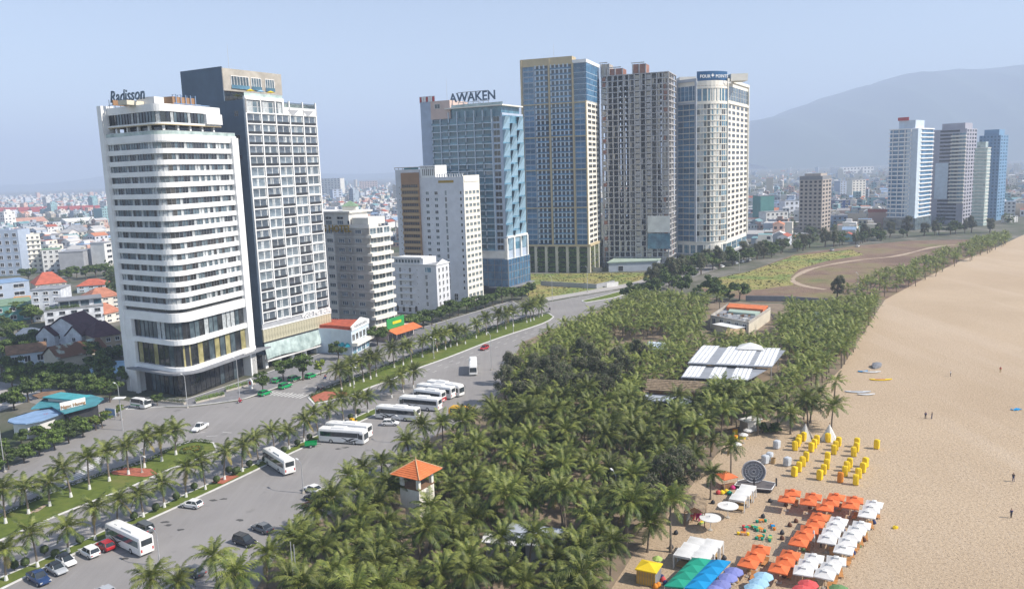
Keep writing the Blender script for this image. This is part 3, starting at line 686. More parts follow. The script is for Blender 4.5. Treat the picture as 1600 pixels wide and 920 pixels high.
    for k, (a, c) in enumerate([(0.13, 0.42), (0.46, 0.63), (0.70, 0.86)]):
        fput('penthouse_window', window_mesh(Lp * (c - a), (ztop - zb) * 0.55, 'white', 'glass', 5 if k == 0 else 3, 0, 0.15, 0.2), root, fp, Lp * (a + c) / 2, zb + (ztop - zb) * 0.42)
        b = MB().box(-Lp * (c - a) / 2, Lp * (c - a) / 2, -0.35, -0.28, 0, 1.1); fput('glass_rail', b.mesh('glass_rail', 'glass_teal'), root, fp, Lp * (a + c) / 2, zb + (ztop - zb) * 0.12)
    b = MB(); b.tube([(0, 0, 0), (0, 0, 9)], [0.09, 0.03], 5); fput('mast', b.mesh('mast', 'steel'), root, fp, Lp * 0.45, ztop, -9)
    rr = random.Random(9)
    for k in range(16):
        b = MB(); 
        for j in range(22): 
            x, y, z = rr.gauss(0, 0.4), rr.gauss(0, 0.4), 0.2 + 1.1 * rr.random(); b.face([(x - 0.18, y, z), (x, y - 0.18, z + 0.1), (x + 0.18, y, z + 0.2), (x, y + 0.18, z)])
        fput('roof_shrub', b.mesh('roof_shrub', 'leaf_green'), root, fe, 1.5 + k * L * 0.5 / 16 + rr.uniform(-.5, .5), zt - 0.2, -4.5 - rr.random())
    for z, hh in ((zt - 5, 1.6), (zt - 12, 1.4), (zt - 18, 1.2)): fput('vent_window', window_mesh(1.6, hh, 'mid_grey', 'glass_dark', 1), root, fs, fs.L - 3.2, z)
    # podium: sign band, two tiers of pale curtain glass, open ground floor with columns
    z2 = HT(K, 515); z3 = HT(K, 537); z5 = HT(K, 561)
    fbuild(MB().box(0, L, -0.35, 0, z2 + 0.3, zpod - 0.35), 'sign_band', 'grey_wall', root, fe); fbuild(MB().box(-0.2, L + 0.1, -0.7, 0, z2, z2 + 0.3), 'ledge', 'white', root, fe)
    npan = 26
    up = MB().box(0.02, L / npan - 0.06, -0.55, 0, 0, z2 - z3 - 0.5, 0).mesh('curtain_panel', 'curtain_beige')
    for k in range(npan): fput('curtain_panel', up, root, fe, k * L / npan, z3 + 0.45)
    for k in range(npan):
        sag = 0.9 * math.sin(k / npan * 9.0); b = MB(); x0, x1 = k * L / npan + 0.02, (k + 1) * L / npan - 0.05
        b.face([(x0, -1.5, z5 + sag * 0.35), (x1, -1.5, z5 + sag * 0.35), (x1, -0.6, z3 - 0.1), (x0, -0.6, z3 - 0.1)]); b.face([(x0, -1.4, z5 + sag * 0.35), (x0, -0.5, z3 - 0.1), (x1, -0.5, z3 - 0.1), (x1, -1.4, z5 + sag * 0.35)])
        fbuild(b, 'glass_skirt_panel', 'glass_pale', root, fe)
    fbuild(MB().box(0, L, -0.58, 0.2, z3 - 0.1, z3 + 0.45), 'ledge', 'dark', root, fe)
    fbuild(MB().box(0, L, -1.6, 0, z5 - 0.75, z5 - 0.4), 'canopy', 'white_rough', root, fe)
    MB().prism(local([K + d * 1 + w * 3, E + w * 3 - d, E + w * W, K + w * W + d], root), 0.1, 4.65, 0).build('lobby_glass', 'glass_dark', root)
    col = MB().box(-0.6, 0.6, 0.2, 1.4, 0.1, 4.65).mesh('column', 'white')
    for k in range(6): fput('column', col, root, fe, 1.2 + k * (L - 2.4) / 5, 0)
    fput('lettering', text_mesh('voco Ma Belle', 2.5, 0.1, 0.04, 'white'), root, fe, L * 0.78, z2 + 0.6, 0.5)
def CURT(ph, _c={}):
    if ph not in _c: _c[ph] = MB().box(-0.35, 0.35, -0.075, -0.05, -ph * 0.36, ph * 0.36).mesh('curtain', 'curtain')
    return _c[ph]
grid_hotel()

# ------------------------------------------------------------------ a general tower from its near corner: south face (left) and beach face (right)
def corner(px, py, th, xl, xr, ztop_y, zl=None):
    K = xy(G(px, py)); u, w = dirs(rad(th)); zt = HT(K, ztop_y)
    S = along(K, w, xl, zt * 0.8); E = along(K, u, xr, zt * 0.5)
    return K, u, w, S, E, zt
def body(root, K, u, w, S, E, z0, z1, mats, name='wall'): return MB().prism(local([K + w * S, K, K + u * E, K + u * E + w * S], root), z0, z1, 0, 1 if len(mats) > 1 else 0).build(name, mats, root)

def cream_hotel():
    K, u, w, S, E, zt = corner(587, 531, 29, 470, 613, 338)
    root = thing('cream_hotel', 'grey-cream hotel with stacked corner balconies and gold roof lettering', 'hotel', (K.x, K.y, 0))
    body(root, K, u, w, S, E * 0.45, 4, zt - 3, ['cream_grey', 'roof_grey'])
    fs = Face(K + w * S, K); fe = Face(K, K + u * E); n = 11; z0 = HT(K, 512); z1 = HT(K, 356); ph = (z1 - z0) / n
    xs = [(S - 5, 2.9), (S - 9.2, 1.1), (S - 13.0, 2.9), (S - 18.4, 2.9), (S - 23.4, 2.4)]
    for k in range(n + 1):
        for j, (x, ww) in enumerate(xs):
            if k == n and j == 0: continue
            fput('window', window_mesh(ww, 1.45, 'white_rough', 'curtain_glass' if (k * 7 + j * 3) % 4 else 'glass_room', 2 if ww > 2 else 0), root, fs, x, z0 + (k + 0.55) * ph)
        fbuild(MB().box(S - 28, S + 0.05, -0.08, 0, z0 + k * ph - 0.2, z0 + k * ph + 0.05), 'string_course', 'cream_grey', root, fs)
    # rounded balconies towards the beach
    for k in range(n):
        z = z0 + k * ph; pl = [(-1.2, 0.4), (-1.0, -1.6), (E * 0.5, -2.3), (E - 0.5, -1.6), (E + 0.2, 0.4)]; P = [fe.o + fe.d * a - fe.n * b_ - K for a, b_ in pl]
        MB().prism([Vector(p) for p in P], z - 0.3, z + 0.75, 0).build('balcony', 'pale_cream', root)
        for j in range(3): fput('window', window_mesh(E / 3 - 0.5, ph - 1.0, 'white', 'glass', 1), root, fe, E * (j + 0.5) / 3, z + ph * 0.58)
    body(root, K, u, w, S * 0.5, E, z0 - 1, z1, ['cream_grey', 'roof_grey'], 'corner_wall')
    body(root, K + w * 9, u, w, S - 9, E * 0.9, zt - 3.1, zt + 1.2, ['cream_grey', 'white_rough'], 'attic_wall')
    body(root, K + w * 1 + u, u, w, 7.5, E * 0.8, zt - 3.1, zt - 0.6, ['pale_cream', 'white_rough'], 'roof_terrace')
    body(root, K + w * 8 - u * 0.6, u, w, S - 8, E + 1.2, zt + 1.2, zt + 1.8, ['pale_cream', 'white_rough'], 'cornice')
    for x in (9, 14.5, 20): fput('window', window_mesh(3.0, 1.0, 'cream_grey', 'glass_dark', 1), root, fs, S - 4 - x, zt - 0.6)
    q = K + w * 13 + u * 6 - K; b = MB(); z = zt + 1.8
    b.box(q.x - 2.5, q.x + 2.5, q.y - 2.5, q.y + 2.5, z, z + 1.6, 0)
    for i in range(4):
        c = [(-3, -3), (3, -3), (3, 3), (-3, 3)]; a, e = c[i], c[(i + 1) % 4]; b.face([(q.x + a[0], q.y + a[1], z + 1.6), (q.x + e[0], q.y + e[1], z + 1.6), (q.x, q.y, z + 3.6)], 1)
    b.build('roof_pavilion', ['pale_cream', 'moss_roof'], root)
    fput('lettering', text_mesh('NG HOTEL', 3.4, 0.12, 0.06, 'gold_letter'), root, fs, S - 16.5, zt - 5.6, 0.15)
    for a in (0.5, E - 1.2):
        for c in (0.3, 9): 
            p = K + u * a + w * c - K; MB().box(p.x - 0.5, p.x + 0.5, p.y - 0.5, p.y + 0.5, 0, z0 - 0.9).build('column', 'pale_cream', root)
    fbuild(MB().box(-1.2, E + 0.3, -2.2, 0.5, z0 - 1.4, z0 - 0.4), 'porch_beam', 'pale_cream', root, fe)
    MB().prism(local([K + w * 4 + u, K + w * 4 + u * (E - 1), K + w * 14 + u * (E - 1), K + w * 14 + u], root), 0.1, z0 - 0.9, 0).build('porch_back', 'brown_paint', root)
mat('cream_grey', (0.80, 0.77, 0.71), 0.85, 0.08, 0.3); mat('moss_roof', (0.20, 0.30, 0.20), 0.8, 0.2, 0.5); mat('gold_letter', (0.38, 0.24, 0.02), 0.5, 0.1, 1)
cream_hotel()

def small_white_hotel():
    K, u, w, S, E, zt = corner(685, 492, 27, 612, 703, 414)
    root = thing('small_white_hotel', 'small white hotel with narrow windows and arched ground floor below the brown-striped block', 'hotel', (K.x, K.y, 0))
    body(root, K, u, w, S, E, 0, zt, ['pale_white', 'roof_grey']); fs = Face(K + w * S, K); fe = Face(K, K + u * E); n = 7; ph = zt / (n + 0.4)
    for k in range(1, n):
        z = (k + 0.55) * ph
        for x in (0.20, 0.42, 0.78): fput('window', window_mesh(1.25, 1.9, 'white', 'glass_dark', 1, 1, sill=True), root, fs, S * x, z)
        for x in (0.08, 0.31, 0.58): fput('window', window_mesh(0.55, 0.7, 'white', 'glass_dark', 0), root, fs, S * x, z)
        for x in (0.2, 0.5, 0.8): fput('window', window_mesh(1.3, 2.0, 'white', 'glass_dark', 1, sill=True), root, fe, E * x, z)
        fbuild(MB().box(S * 0.14, S * 0.5, -0.9, 0, -0.12, 0.12), 'balcony_slab', 'white', root, fs, 0, z - 1.5)
    for x in (0.1, 0.24, 0.38, 0.52):
        b = MB(); b.box(-0.8, 0.8, -0.1, 0, 0.3, 2.4, 0); b.face([(0.8 * math.cos(a * math.pi / 8), -0.1, 2.4 + 0.8 * math.sin(a * math.pi / 8)) for a in range(9)], 0)
        b.face([(-0.65, -0.12, 0.4), (0.65, -0.12, 0.4)] + [(0.65 * math.cos(a * math.pi / 8), -0.12, 2.4 + 0.65 * math.sin(a * math.pi / 8)) for a in range(9)], 1)
        fput('arched_window', b.mesh('arched_window', ['white', 'glass_dark']), root, fs, S * x, 0.3)
    body(root, K + w * S * 0.28, u, w, S * 0.72, E, zt, zt + 2.6, ['pale_white', 'white_rough'], 'attic_wall')
    fbuild(MB().box(0, S * 0.7, -0.3, 0.3, zt + 2.6, zt + 3.1), 'cornice', 'white', root, fs); fbuild(MB().box(0, S + 0.2, -0.4, 0.3, zt - 0.1, zt + 0.25), 'cornice', 'white', root, fs); fbuild(MB().box(0, E, -0.4, 0.3, zt - 0.1, zt + 0.25), 'cornice', 'white', root, fe)
    for k in range(9): fput('window', window_mesh(S * 0.06, 1.5, 'white', 'glass', 0), root, fs, S * (0.06 + 0.07 * k), zt + 1.3)
    b = MB(); b.face([(0, -0.1, zt), (E, -0.1, zt), (E * 0.5, -0.1, zt + 2.0)]); b.face([(0, 0.2, zt), (E * 0.5, 0.2, zt + 2.0), (E, 0.2, zt)]); fbuild(b, 'gable', 'pale_white', root, fe, 0.05)
    fput('balcony_window', window_mesh(3.2, 2.2, 'white', 'glass_teal', 2), root, fs, S * 0.82, zt - 2.2, 0.02)
mat('pale_white', (0.66, 0.67, 0.70), 0.8, 0.07, 0.3)
small_white_hotel()

def striped_hotel():
    K, u, w, S, E, zt = corner(732, 472, 28, 620, 752, 276)
    root = thing('striped_hotel', 'white hotel block with a brown balcony stripe before the blue glass hotel', 'hotel', (K.x, K.y, 0))
    body(root, K, u, w, S * 0.63, E, 0, zt, ['pale_white', 'roof_grey']); body(root, K + w * (S * 0.63), u, w, S * 0.37, E + 4, 0, HT(K, 262), ['pale_white', 'roof_grey'], 'wall')
    fs = Face(K + w * S, K); fe = Face(K, K + u * E); n = 15; z0 = HT(K, 455); z1 = HT(K, 292); n = 16; ph = (HT(K, 296) - z0) / n
    ztl = HT(K, 262)
    fbuild(MB().box(S * 0.10, S * 0.36, -0.9, 0, z0, ztl - 1.5), 'balcony_bay', 'brown_paint', root, fs)
    for k in range(n + 1):
        z = z0 + (k + 0.5) * ph
        fbuild(MB().box(S * 0.095, S * 0.365, -1.25, -0.9, -ph * 0.5, -ph * 0.08), 'balcony_front', 'gold_brown', root, fs, 0, z)
        fput('balcony_window', window_mesh(S * 0.24, ph * 0.5, 'brown_paint', 'glass_dark', 6), root, fs, S * 0.23, z + ph * 0.2, 0.92)
        fput('window', window_mesh(0.7, 0.7, 'white', 'glass_dark', 0), root, fs, S * 0.05, z)
        if k < n:
            for x, ww in ((0.47, 1.9), (0.60, 1.9), (0.74, 1.2)): fput('window', window_mesh(ww, 1.6 if ww > 1.5 else 2.3, 'white', 'glass' if (k + int(x * 10)) % 3 else 'glass_dark', 1), root, fs, S * x, z)
            for x in (0.41, 0.53): fput('window', window_mesh(0.5, 0.5, 'white', 'glass_dark', 0), root, fs, S * x, z + 0.4)
            fput('window', window_mesh(1.1, 1.5, 'white', 'glass_dark', 0), root, fs, S * 0.955, z)
            for j in range(4): fput('window', window_mesh(E * 0.17, ph * 0.55, 'pale_cream', 'glass', 1), root, fe, E * (0.14 + 0.24 * j), z, 0.07)
    for k, (z, h) in enumerate(((z0 - ph, 3.2), (z0 - 2.4 * ph, 3.2))):
        for x in (0.66, 0.83): fput('window', window_mesh(2.2, h, 'white', 'glass_dark', 1, 1), root, fs, S * x, z)
        for j in range(4): fput('window', window_mesh(E * 0.17, h, 'pale_cream', 'glass', 1, 1), root, fe, E * (0.14 + 0.24 * j), z, 0.07)
    fbuild(MB().box(-0.4, E + 0.4, -0.5, 0, z0 - ph * 3.6, z0 - ph * 3.3), 'cornice', 'pale_cream', root, fe); fbuild(MB().box(-0.1, E + 0.1, -0.06, 0, z0 - ph * 3.3, zt + 0.5), 'beach_wall', 'pale_cream', root, fe, 0.0)
    # roof: terrace, pergola
    body(root, K + w * (S * 0.40), u, w, S * 0.22, E * 0.7, zt, ztl + 1.5, ['white', 'roof_grey'], 'stair_tower')
    for k in range(7):
        fput('window', window_mesh(0.7, 3.2, 'white', 'glass_dark', 0), root, fs, S * (0.42 + 0.028 * k), zt + 2.4, -0.0)
    b = MB()
    for k in range(18): b.box(k * S * 0.6 / 18, k * S * 0.6 / 18 + 0.15, -0.8, 3.5, 0.9, 1.1)
    b.box(0, S * 0.6, -0.4, -0.2, 0.7, 0.9); b.box(0, S * 0.6, 2.6, 2.8, 0.7, 0.9)
    for k in range(6): b.box(k * S * 0.118, k * S * 0.118 + 0.2, -0.4, -0.2, 0, 0.7); b.box(k * S * 0.118, k * S * 0.118 + 0.2, 2.6, 2.8, 0, 0.7)
    fbuild(b, 'roof_pergola', 'mid_grey', root, fs, 0, ztl)
    b = MB()
    for k in range(11): b.box(S * 0.62 + k * S * 0.036, S * 0.62 + k * S * 0.036 + 0.4, -0.1, 0.3, 0, 1.3)
    b.box(S * 0.62, S, -0.1, 0.3, 1.3, 1.5); fbuild(b, 'roof_balustrade', 'white', root, fs, 0, zt)
    fbuild(MB().box(S * 0.64, S * 0.86, -0.15, 0, -0.6, 0.5), 'sign_panel', 'gold_letter', root, fs, 0, zt - 2.0); fbuild(MB().box(0.5, E - 0.5, -0.3, 0, -0.6, 0.5), 'sign_panel', 'pale_cream', root, fe, 0, zt - 1.8)
    fbuild(MB().box(S * 0.13, S * 0.34, 0.3, 0.5, 0, 0.9), 'roof_screen', 'roof_teal', root, fs, 0, ztl)
mat('gold_brown', (0.44, 0.31, 0.17), 0.8, 0.1, 0.4)
striped_hotel()

def glass_hotel():
    K, u, w, S, E, zt = corner(794, 459, 28, 676, 821, 176)
    root = thing('glass_hotel', 'blue glass hotel with faceted side panels and big roof letters', 'hotel', (K.x, K.y, 0))
    zp = HT(K, 392); S2 = along(K, w, 659, zt * 0.8); fs = Face(K + w * S, K); fe = Face(K, K + u * E)
    body(root, K, u, w, S, E, 3.5, zt - 2, ['blue_wall', 'roof_grey']); body(root, K + w * S, u, w, 6, E, 0, HT(K, 150), ['blue_wall', 'white_rough'], 'stair_wall')
    n = 20; z1 = HT(K, 180); ph = (z1 - zp) / n; nc = 7; x0, x1 = S * 0.02, S * 0.86; cw = (x1 - x0) / nc
    for i in range(nc + 1): fbuild(MB().box(x0 + i * cw - 0.15, x0 + i * cw + 0.15, -0.75, 0, zp, z1 + (3.0 if i > 1 else 0)), 'grid_pier', 'pale_blue', root, fs)
    for k in range(n):
        for i in range(nc):
            z = zp + (k + 0.5) * ph; fput('window', window_mesh(cw - 0.3, ph - 0.25, 'mid_grey', 'glass_teal', 1), root, fs, x0 + (i + 0.5) * cw, z)
            fput('balcony_edge', BALC(cw, i % 2), root, fs, x0 + (i + 0.5) * cw, zp + k * ph)
        fput('window', window_mesh(S * 0.09, ph - 0.7, 'pale_blue', 'glass_dark', 1), root, fs, S * 0.92, zp + (k + 0.5) * ph)
    body(root, K - u * 0.02, u, w, 0.9, E, zp, zt, ['blue_wall'], 'corner_wall')
    # faceted panels on the beach side, three columns, staggered
    pm = MB(); a = E / 3 - 0.3; pm.face([(0, 0, -ph * 0.9), (a, 0, -ph * 0.9), (a, -0.2, ph * 0.9), (0, -1.6, ph * 0.9)]); pm.face([(0, 0, -ph * 0.9), (0, -1.6, ph * 0.9), (0, 0, ph * 0.9)]); pm.face([(0, 0, ph * 0.9), (0, -1.6, ph * 0.9), (a, -0.2, ph * 0.9), (a, 0, ph * 0.9)])
    pm.face([(0, 0, -ph * 0.9), (0, 0, ph * 0.9), (0, -1.6, ph * 0.9)]); pm = pm.mesh('facade_panel', 'panel_blue')
    fbuild(MB().box(0, E, -0.06, 0, zp, zt - 1), 'curtain_wall', 'glass_teal', root, fe)
    for i in range(3):
        for k in range(int((zt - zp) / (ph * 2)) + 1):
            z = zp + ph * (1.0 + 2 * k + (i % 2)); 
            if z + ph < zt + 1: fput('facade_panel', pm, root, fe, i * E / 3 + 0.15, z, 0.07)
    # top storeys
    ztop = HT(K, 163); body(root, K + w * 1.0 + u, u, w, S * 0.72, E - 3, z1 - 1, ztop - 0.6, ['glass_teal', 'roof_grey'], 'sky_lounge')
    body(root, K - u * 1.5 - w * 1.0, u, w, S * 0.80, E, ztop - 0.6, ztop, ['pale_cream', 'roof_grey'], 'roof_slab'); body(root, K + w * (S * 0.72), u, w, S * 0.28, E * 0.8, z1, HT(K, 150), ['pink_wall', 'white_rough'], 'lift_tower')
    fput('window', window_mesh(3.2, 2.2, 'white', 'glass_dark', 1), root, fs, S * 0.10, ztop + 1.2, 0.02)
    rail_part('glass_rail', local([fs.o + fs.d * (S * 0.3), fs.o + fs.d * (S + 0.5)], root), root, ztop, 1.2)
    sg = HT(K, 158); fput('lettering', text_mesh('AWAKEN', 6.0, 0.15, 0.12, 'slate_wall'), root, fs, S * 0.56, sg + 1.4, -3)
    b = MB(); b.box(S * 0.35, S * 0.78, 0, 0.15, 5.6, 5.9); b.box(S * 0.35, S * 0.78, 0, 0.15, 0.9, 1.1)
    for k in range(7): b.box(S * (0.35 + 0.07 * k), S * (0.35 + 0.07 * k) + 0.2, 0, 0.2, -1, 5.9)
    fbuild(b, 'sign_frame', 'grey_wall', root, fs, -3.3, sg); fput('lettering', text_mesh('DA NANG', 2.2, 0.15, 0.05, 'white'), root, fs, S * 0.56, ztop + 0.3, -2.6)
    # podium
    zq = HT(K, 404); fbuild(MB().box(0, S, -0.4, 0, zq, zp), 'podium_beam', 'white_rough', root, fs)
    body(root, K - u * 0.8 - w * 1.0, u, w, S * 0.85, E + 1.8, 3.6, zq - 0.4, ['glass_blue', 'white_rough'], 'podium_glass')
    fp = Face(K - u * 0.8 + w * (S * 0.85 - 1), K - u * 0.8 - w * 1.0); fq = Face(K - u * 0.8 - w * 1.0, K + u * (E + 1) - w * 1.0)
    for fc, nn in ((fp, 9), (fq, 8)):
        for i in range(nn + 1): fbuild(MB().box(i * fc.L / nn - 0.12, i * fc.L / nn + 0.12, -0.2, 0, 3.6, zq - 0.4), 'mullion', 'mid_grey', root, fc)
        for z in (7, 10.5, 14): fbuild(MB().box(0, fc.L, -0.16, 0, z - 0.12, z + 0.12), 'transom', 'mid_grey', root, fc)
    for fc, nn in ((fs, 2), (fe, 3)):
        for i in range(nn + 1): fbuild(MB().box(fc.L * i / nn - 0.6, fc.L * i / nn + 0.6, -0.8, 0.4, zq - 0.4, zp + 6), 'portal_column', 'white_rough', root, fc)
    fbuild(MB().box(0, E, -0.8, 0.4, zp + 6, zp + 7), 'portal_beam', 'white_rough', root, fe); body(root, K - u * 3 - w * 3, u, w, 12, E + 5, 3.0, 3.5, ['mid_grey'], 'canopy')
    for a in (0, E): fbuild(MB().box(a - 0.4, a + 0.4, -2.4, -1.6, 0, 3.0), 'column', 'white', root, fe)
    # red and white letters on the stair tower
    b = MB(); zr = HT(K, 151)
    for k in range(7): b.box(k * 1.25, k * 1.25 + 0.95, 0, 0.2, 0, 2.6, k % 3 and 1 or 0)
    b.box(-0.2, 8.8, 0.2, 0.35, -0.3, 2.9, 2); fput('roof_sign', b.mesh('roof_sign', ['lamp_red', 'white', 'grey_wall']), root, fs, -6.2, zr)
    b = MB(); b.tube([(0, 0, 0), (0, 0, 11)], [0.1, 0.04], 5); fput('mast', b.mesh('mast', 'steel'), root, fs, S * 0.2, HT(K, 151), -3)
def BALC(cw, t, _c={}):
    k = (round(cw, 2), t)
    if k not in _c:
        b = MB(); a, e = (0.5, 1.3) if t else (1.3, 0.5); h = cw / 2 - 0.15
        b.prism([(-h, 0), (-h, -a), (h, -e), (h, 0)], -0.16, 0.16); b.face([(-h, -a, 0.16), (h, -e, 0.16), (h, -e, 1.1), (-h, -a, 1.1)], 1); _c[k] = b.mesh('balcony_edge', ['pale_blue', 'glass_teal'])
    return _c[k]
mat('panel_blue', (0.24, 0.37, 0.47), 0.25, 0.15, 0.2, spec=0.7, rnd=0.12)
glass_hotel()
mat('mauve_grey', (0.38, 0.38, 0.44), 0.8, 0.08, 0.2); mat('steel_blue', (0.17, 0.31, 0.47), 0.4, 0.1, 0.2); mat('taupe', (0.42, 0.37, 0.33), 0.8, 0.08, 0.3)

# ------------------------------------------------------------------ gold-framed tower
def gold_tower():
    K, u, w, S, E, zt = corner(921, 426, 20, 815, 938, 97)
    root = thing('gold_tower', 'tall tower framed in gold with blue glass strips and green planted base', 'tower', (K.x, K.y, 0))
    fs = Face(K + w * S, K); fe = Face(K, K + u * E); zp = HT(K, 383); ztop = HT(K, 86); zm = HT(K, 157)
    body(root, K + u * 0.2 + w * 0.2, u, w, S - 0.2, E, zp, zt, ['grey_blue', 'roof_grey']); body(root, K + w * (S * 0.2) - u * 0.3, u, w, S * 0.8, 8, zt - 0.5, ztop, ['gold_paint', 'roof_grey'], 'roof_parapet')
    n = 33; z1 = zt; ph = (z1 - zp) / n
    cols = [(0.04, 0.20, 'b'), (0.22, 0.42, 'g'), (0.46, 0.78, 'g'), (0.82, 0.99, 'b')]
    for x in (0.0, 0.43, 0.79): fbuild(MB().box(S * x, S * x + S * 0.025, -0.7, 0.2, 0 if x == 0 else zp, ztop - 0.6 if x < 0.7 else zt), 'gold_pier', 'gold_paint', root, fs)
    fbuild(MB().box(S * 0.985, S, -0.7, 0, zp, zm), 'gold_pier', 'gold_paint', root, fs)
    for a, c, t in cols:
        cw = S * (c - a)
        for k in range(n):
            z = zp + (k + 0.5) * ph
            if t == 'b': fput('window', window_mesh(cw, ph - 0.45, 'pale_blue', 'glass_blue', 1, 0, 0.12), root, fs, S * (a + c) / 2, z)
            else:
                nb = 3 if cw < S * 0.25 else 5
                fput('balcony_row', BROW(cw, ph, nb), root, fs, S * (a + c) / 2, z)
    for k in (7, 14, 20, 26): fbuild(MB().box(0, S, -0.75, 0, -0.3, 0.3), 'gold_band', 'gold_paint', root, fs, 0, zp + k * ph)
    # corner of blue glass above the cream-framed side
    fbuild(MB().box(S * 0.8, S, -0.12, 0, zm, zt), 'corner_glass', 'glass_blue', root, fs); fbuild(MB().box(0, E, -0.25, 0, zm, zt), 'corner_glass', 'glass_blue', root, fe)
    for k in range(int((zt - zm) / ph)):
        fbuild(MB().box(0, E, -0.3, 0, -0.1, 0.1), 'transom', 'pale_blue', root, fe, 0, zm + k * ph)
        fbuild(MB().box(S * 0.8, S, -0.2, 0, -0.1, 0.1), 'transom', 'pale_blue', root, fs, 0, zm + k * ph)
    fbuild(MB().box(S * 0.8, S + 0.3, -0.5, 0.3, zt - 0.2, zt + 1.6), 'cornice', 'white', root, fs); fbuild(MB().box(-0.3, E, -0.5, 0.3, zt - 0.2, zt + 1.6), 'cornice', 'white', root, fe)
    m = int((zm - zp) / ph)
    for k in range(m):
        for j in range(3): fput('window', window_mesh(E * 0.24, ph * 0.6, 'pale_cream', 'glass_dark', 1), root, fe, E * (0.2 + 0.3 * j), zp + (k + 0.5) * ph, 0.1)
    fbuild(MB().box(0, E, -0.1, 0, zp, zm), 'side_wall', 'pale_cream', root, fe)
    # base: cream piers and planted decks
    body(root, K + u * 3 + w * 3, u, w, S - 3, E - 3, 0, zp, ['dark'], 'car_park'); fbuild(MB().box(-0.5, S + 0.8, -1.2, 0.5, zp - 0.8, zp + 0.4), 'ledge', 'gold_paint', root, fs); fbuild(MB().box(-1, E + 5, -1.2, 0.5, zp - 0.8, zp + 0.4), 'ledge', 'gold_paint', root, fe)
    for i in range(7): fbuild(MB().box(S * i / 6 - 0.8, S * i / 6 + 0.8, -0.9, 0.9, 0, zp - 0.8), 'pier', 'cream', root, fs)
    for i in range(1, 4): fbuild(MB().box(E * i / 3 - 0.6, E * i / 3 + 0.6, -0.9, 0.9, 0, zp - 0.8), 'pier', 'pale_cream', root, fe)
    r = random.Random(6)
    for fc, nb in ((fs, 6), (fe, 3)):
        for i in range(nb):
            for k in range(5):
                z = 0.8 + k * (zp - 1.5) / 5; a, c = fc.L * i / nb + 0.8, fc.L * (i + 1) / nb - 0.8
                b = MB(); b.box(a, c, -0.5, 3, z - 0.25, z)
                for _ in range(110):
                    x, zz = r.uniform(a, c), z + r.random() ** 1.5 * 1.9; s = 0.28; b.face([(x - s, -0.5 - r.random() * 0.4, zz), (x, -0.6 - r.random() * 0.4, zz - s), (x + s, -0.5, zz), (x, -0.4, zz + s)], 1)
                fbuild(b, 'planted_deck', ['concrete', 'leaf_green' if fc is fs else 'lime_leaf'], root, fc)
    b = MB(); b.tube([(0, 0, 0), (0, 0, 8)], [0.12, 0.04], 5); fput('mast', b.mesh('mast', 'steel'), root, fs, S * 0.5, ztop, -3)
def BROW(cw, ph, nb, _c={}):
    k = (round(cw, 2), round(ph, 2), nb)
    if k not in _c:
        b = MB(); b.box(-cw / 2, cw / 2, -0.5, 0, -ph / 2, -ph / 2 + 0.28, 0); b.box(-cw / 2, cw / 2, -0.46, -0.4, -ph / 2 + 0.3, -ph / 2 + 1.1, 2)
        for i in range(nb):
            x = -cw / 2 + cw * (i + 0.5) / nb; s = cw / nb
            b.box(x - s * 0.5, x - s * 0.18, -0.34, 0, -ph / 2 + 0.28, ph / 2, 0); b.face([(x - s * 0.18, -0.03, -ph / 2 + 0.28), (x + s * 0.5, -0.03, -ph / 2 + 0.28), (x + s * 0.5, -0.03, ph / 2), (x - s * 0.18, -0.03, ph / 2)], 1)
        _c[k] = b.mesh('balcony_row', ['pale_blue', 'glass_dark', 'glass_blue'])
    return _c[k]
mat('grey_blue', (0.40, 0.44, 0.50), 0.8, 0.08, 0.3); mat('lime_leaf', (0.26, 0.32, 0.04), 0.7, 0.3, 0.7)
gold_tower()

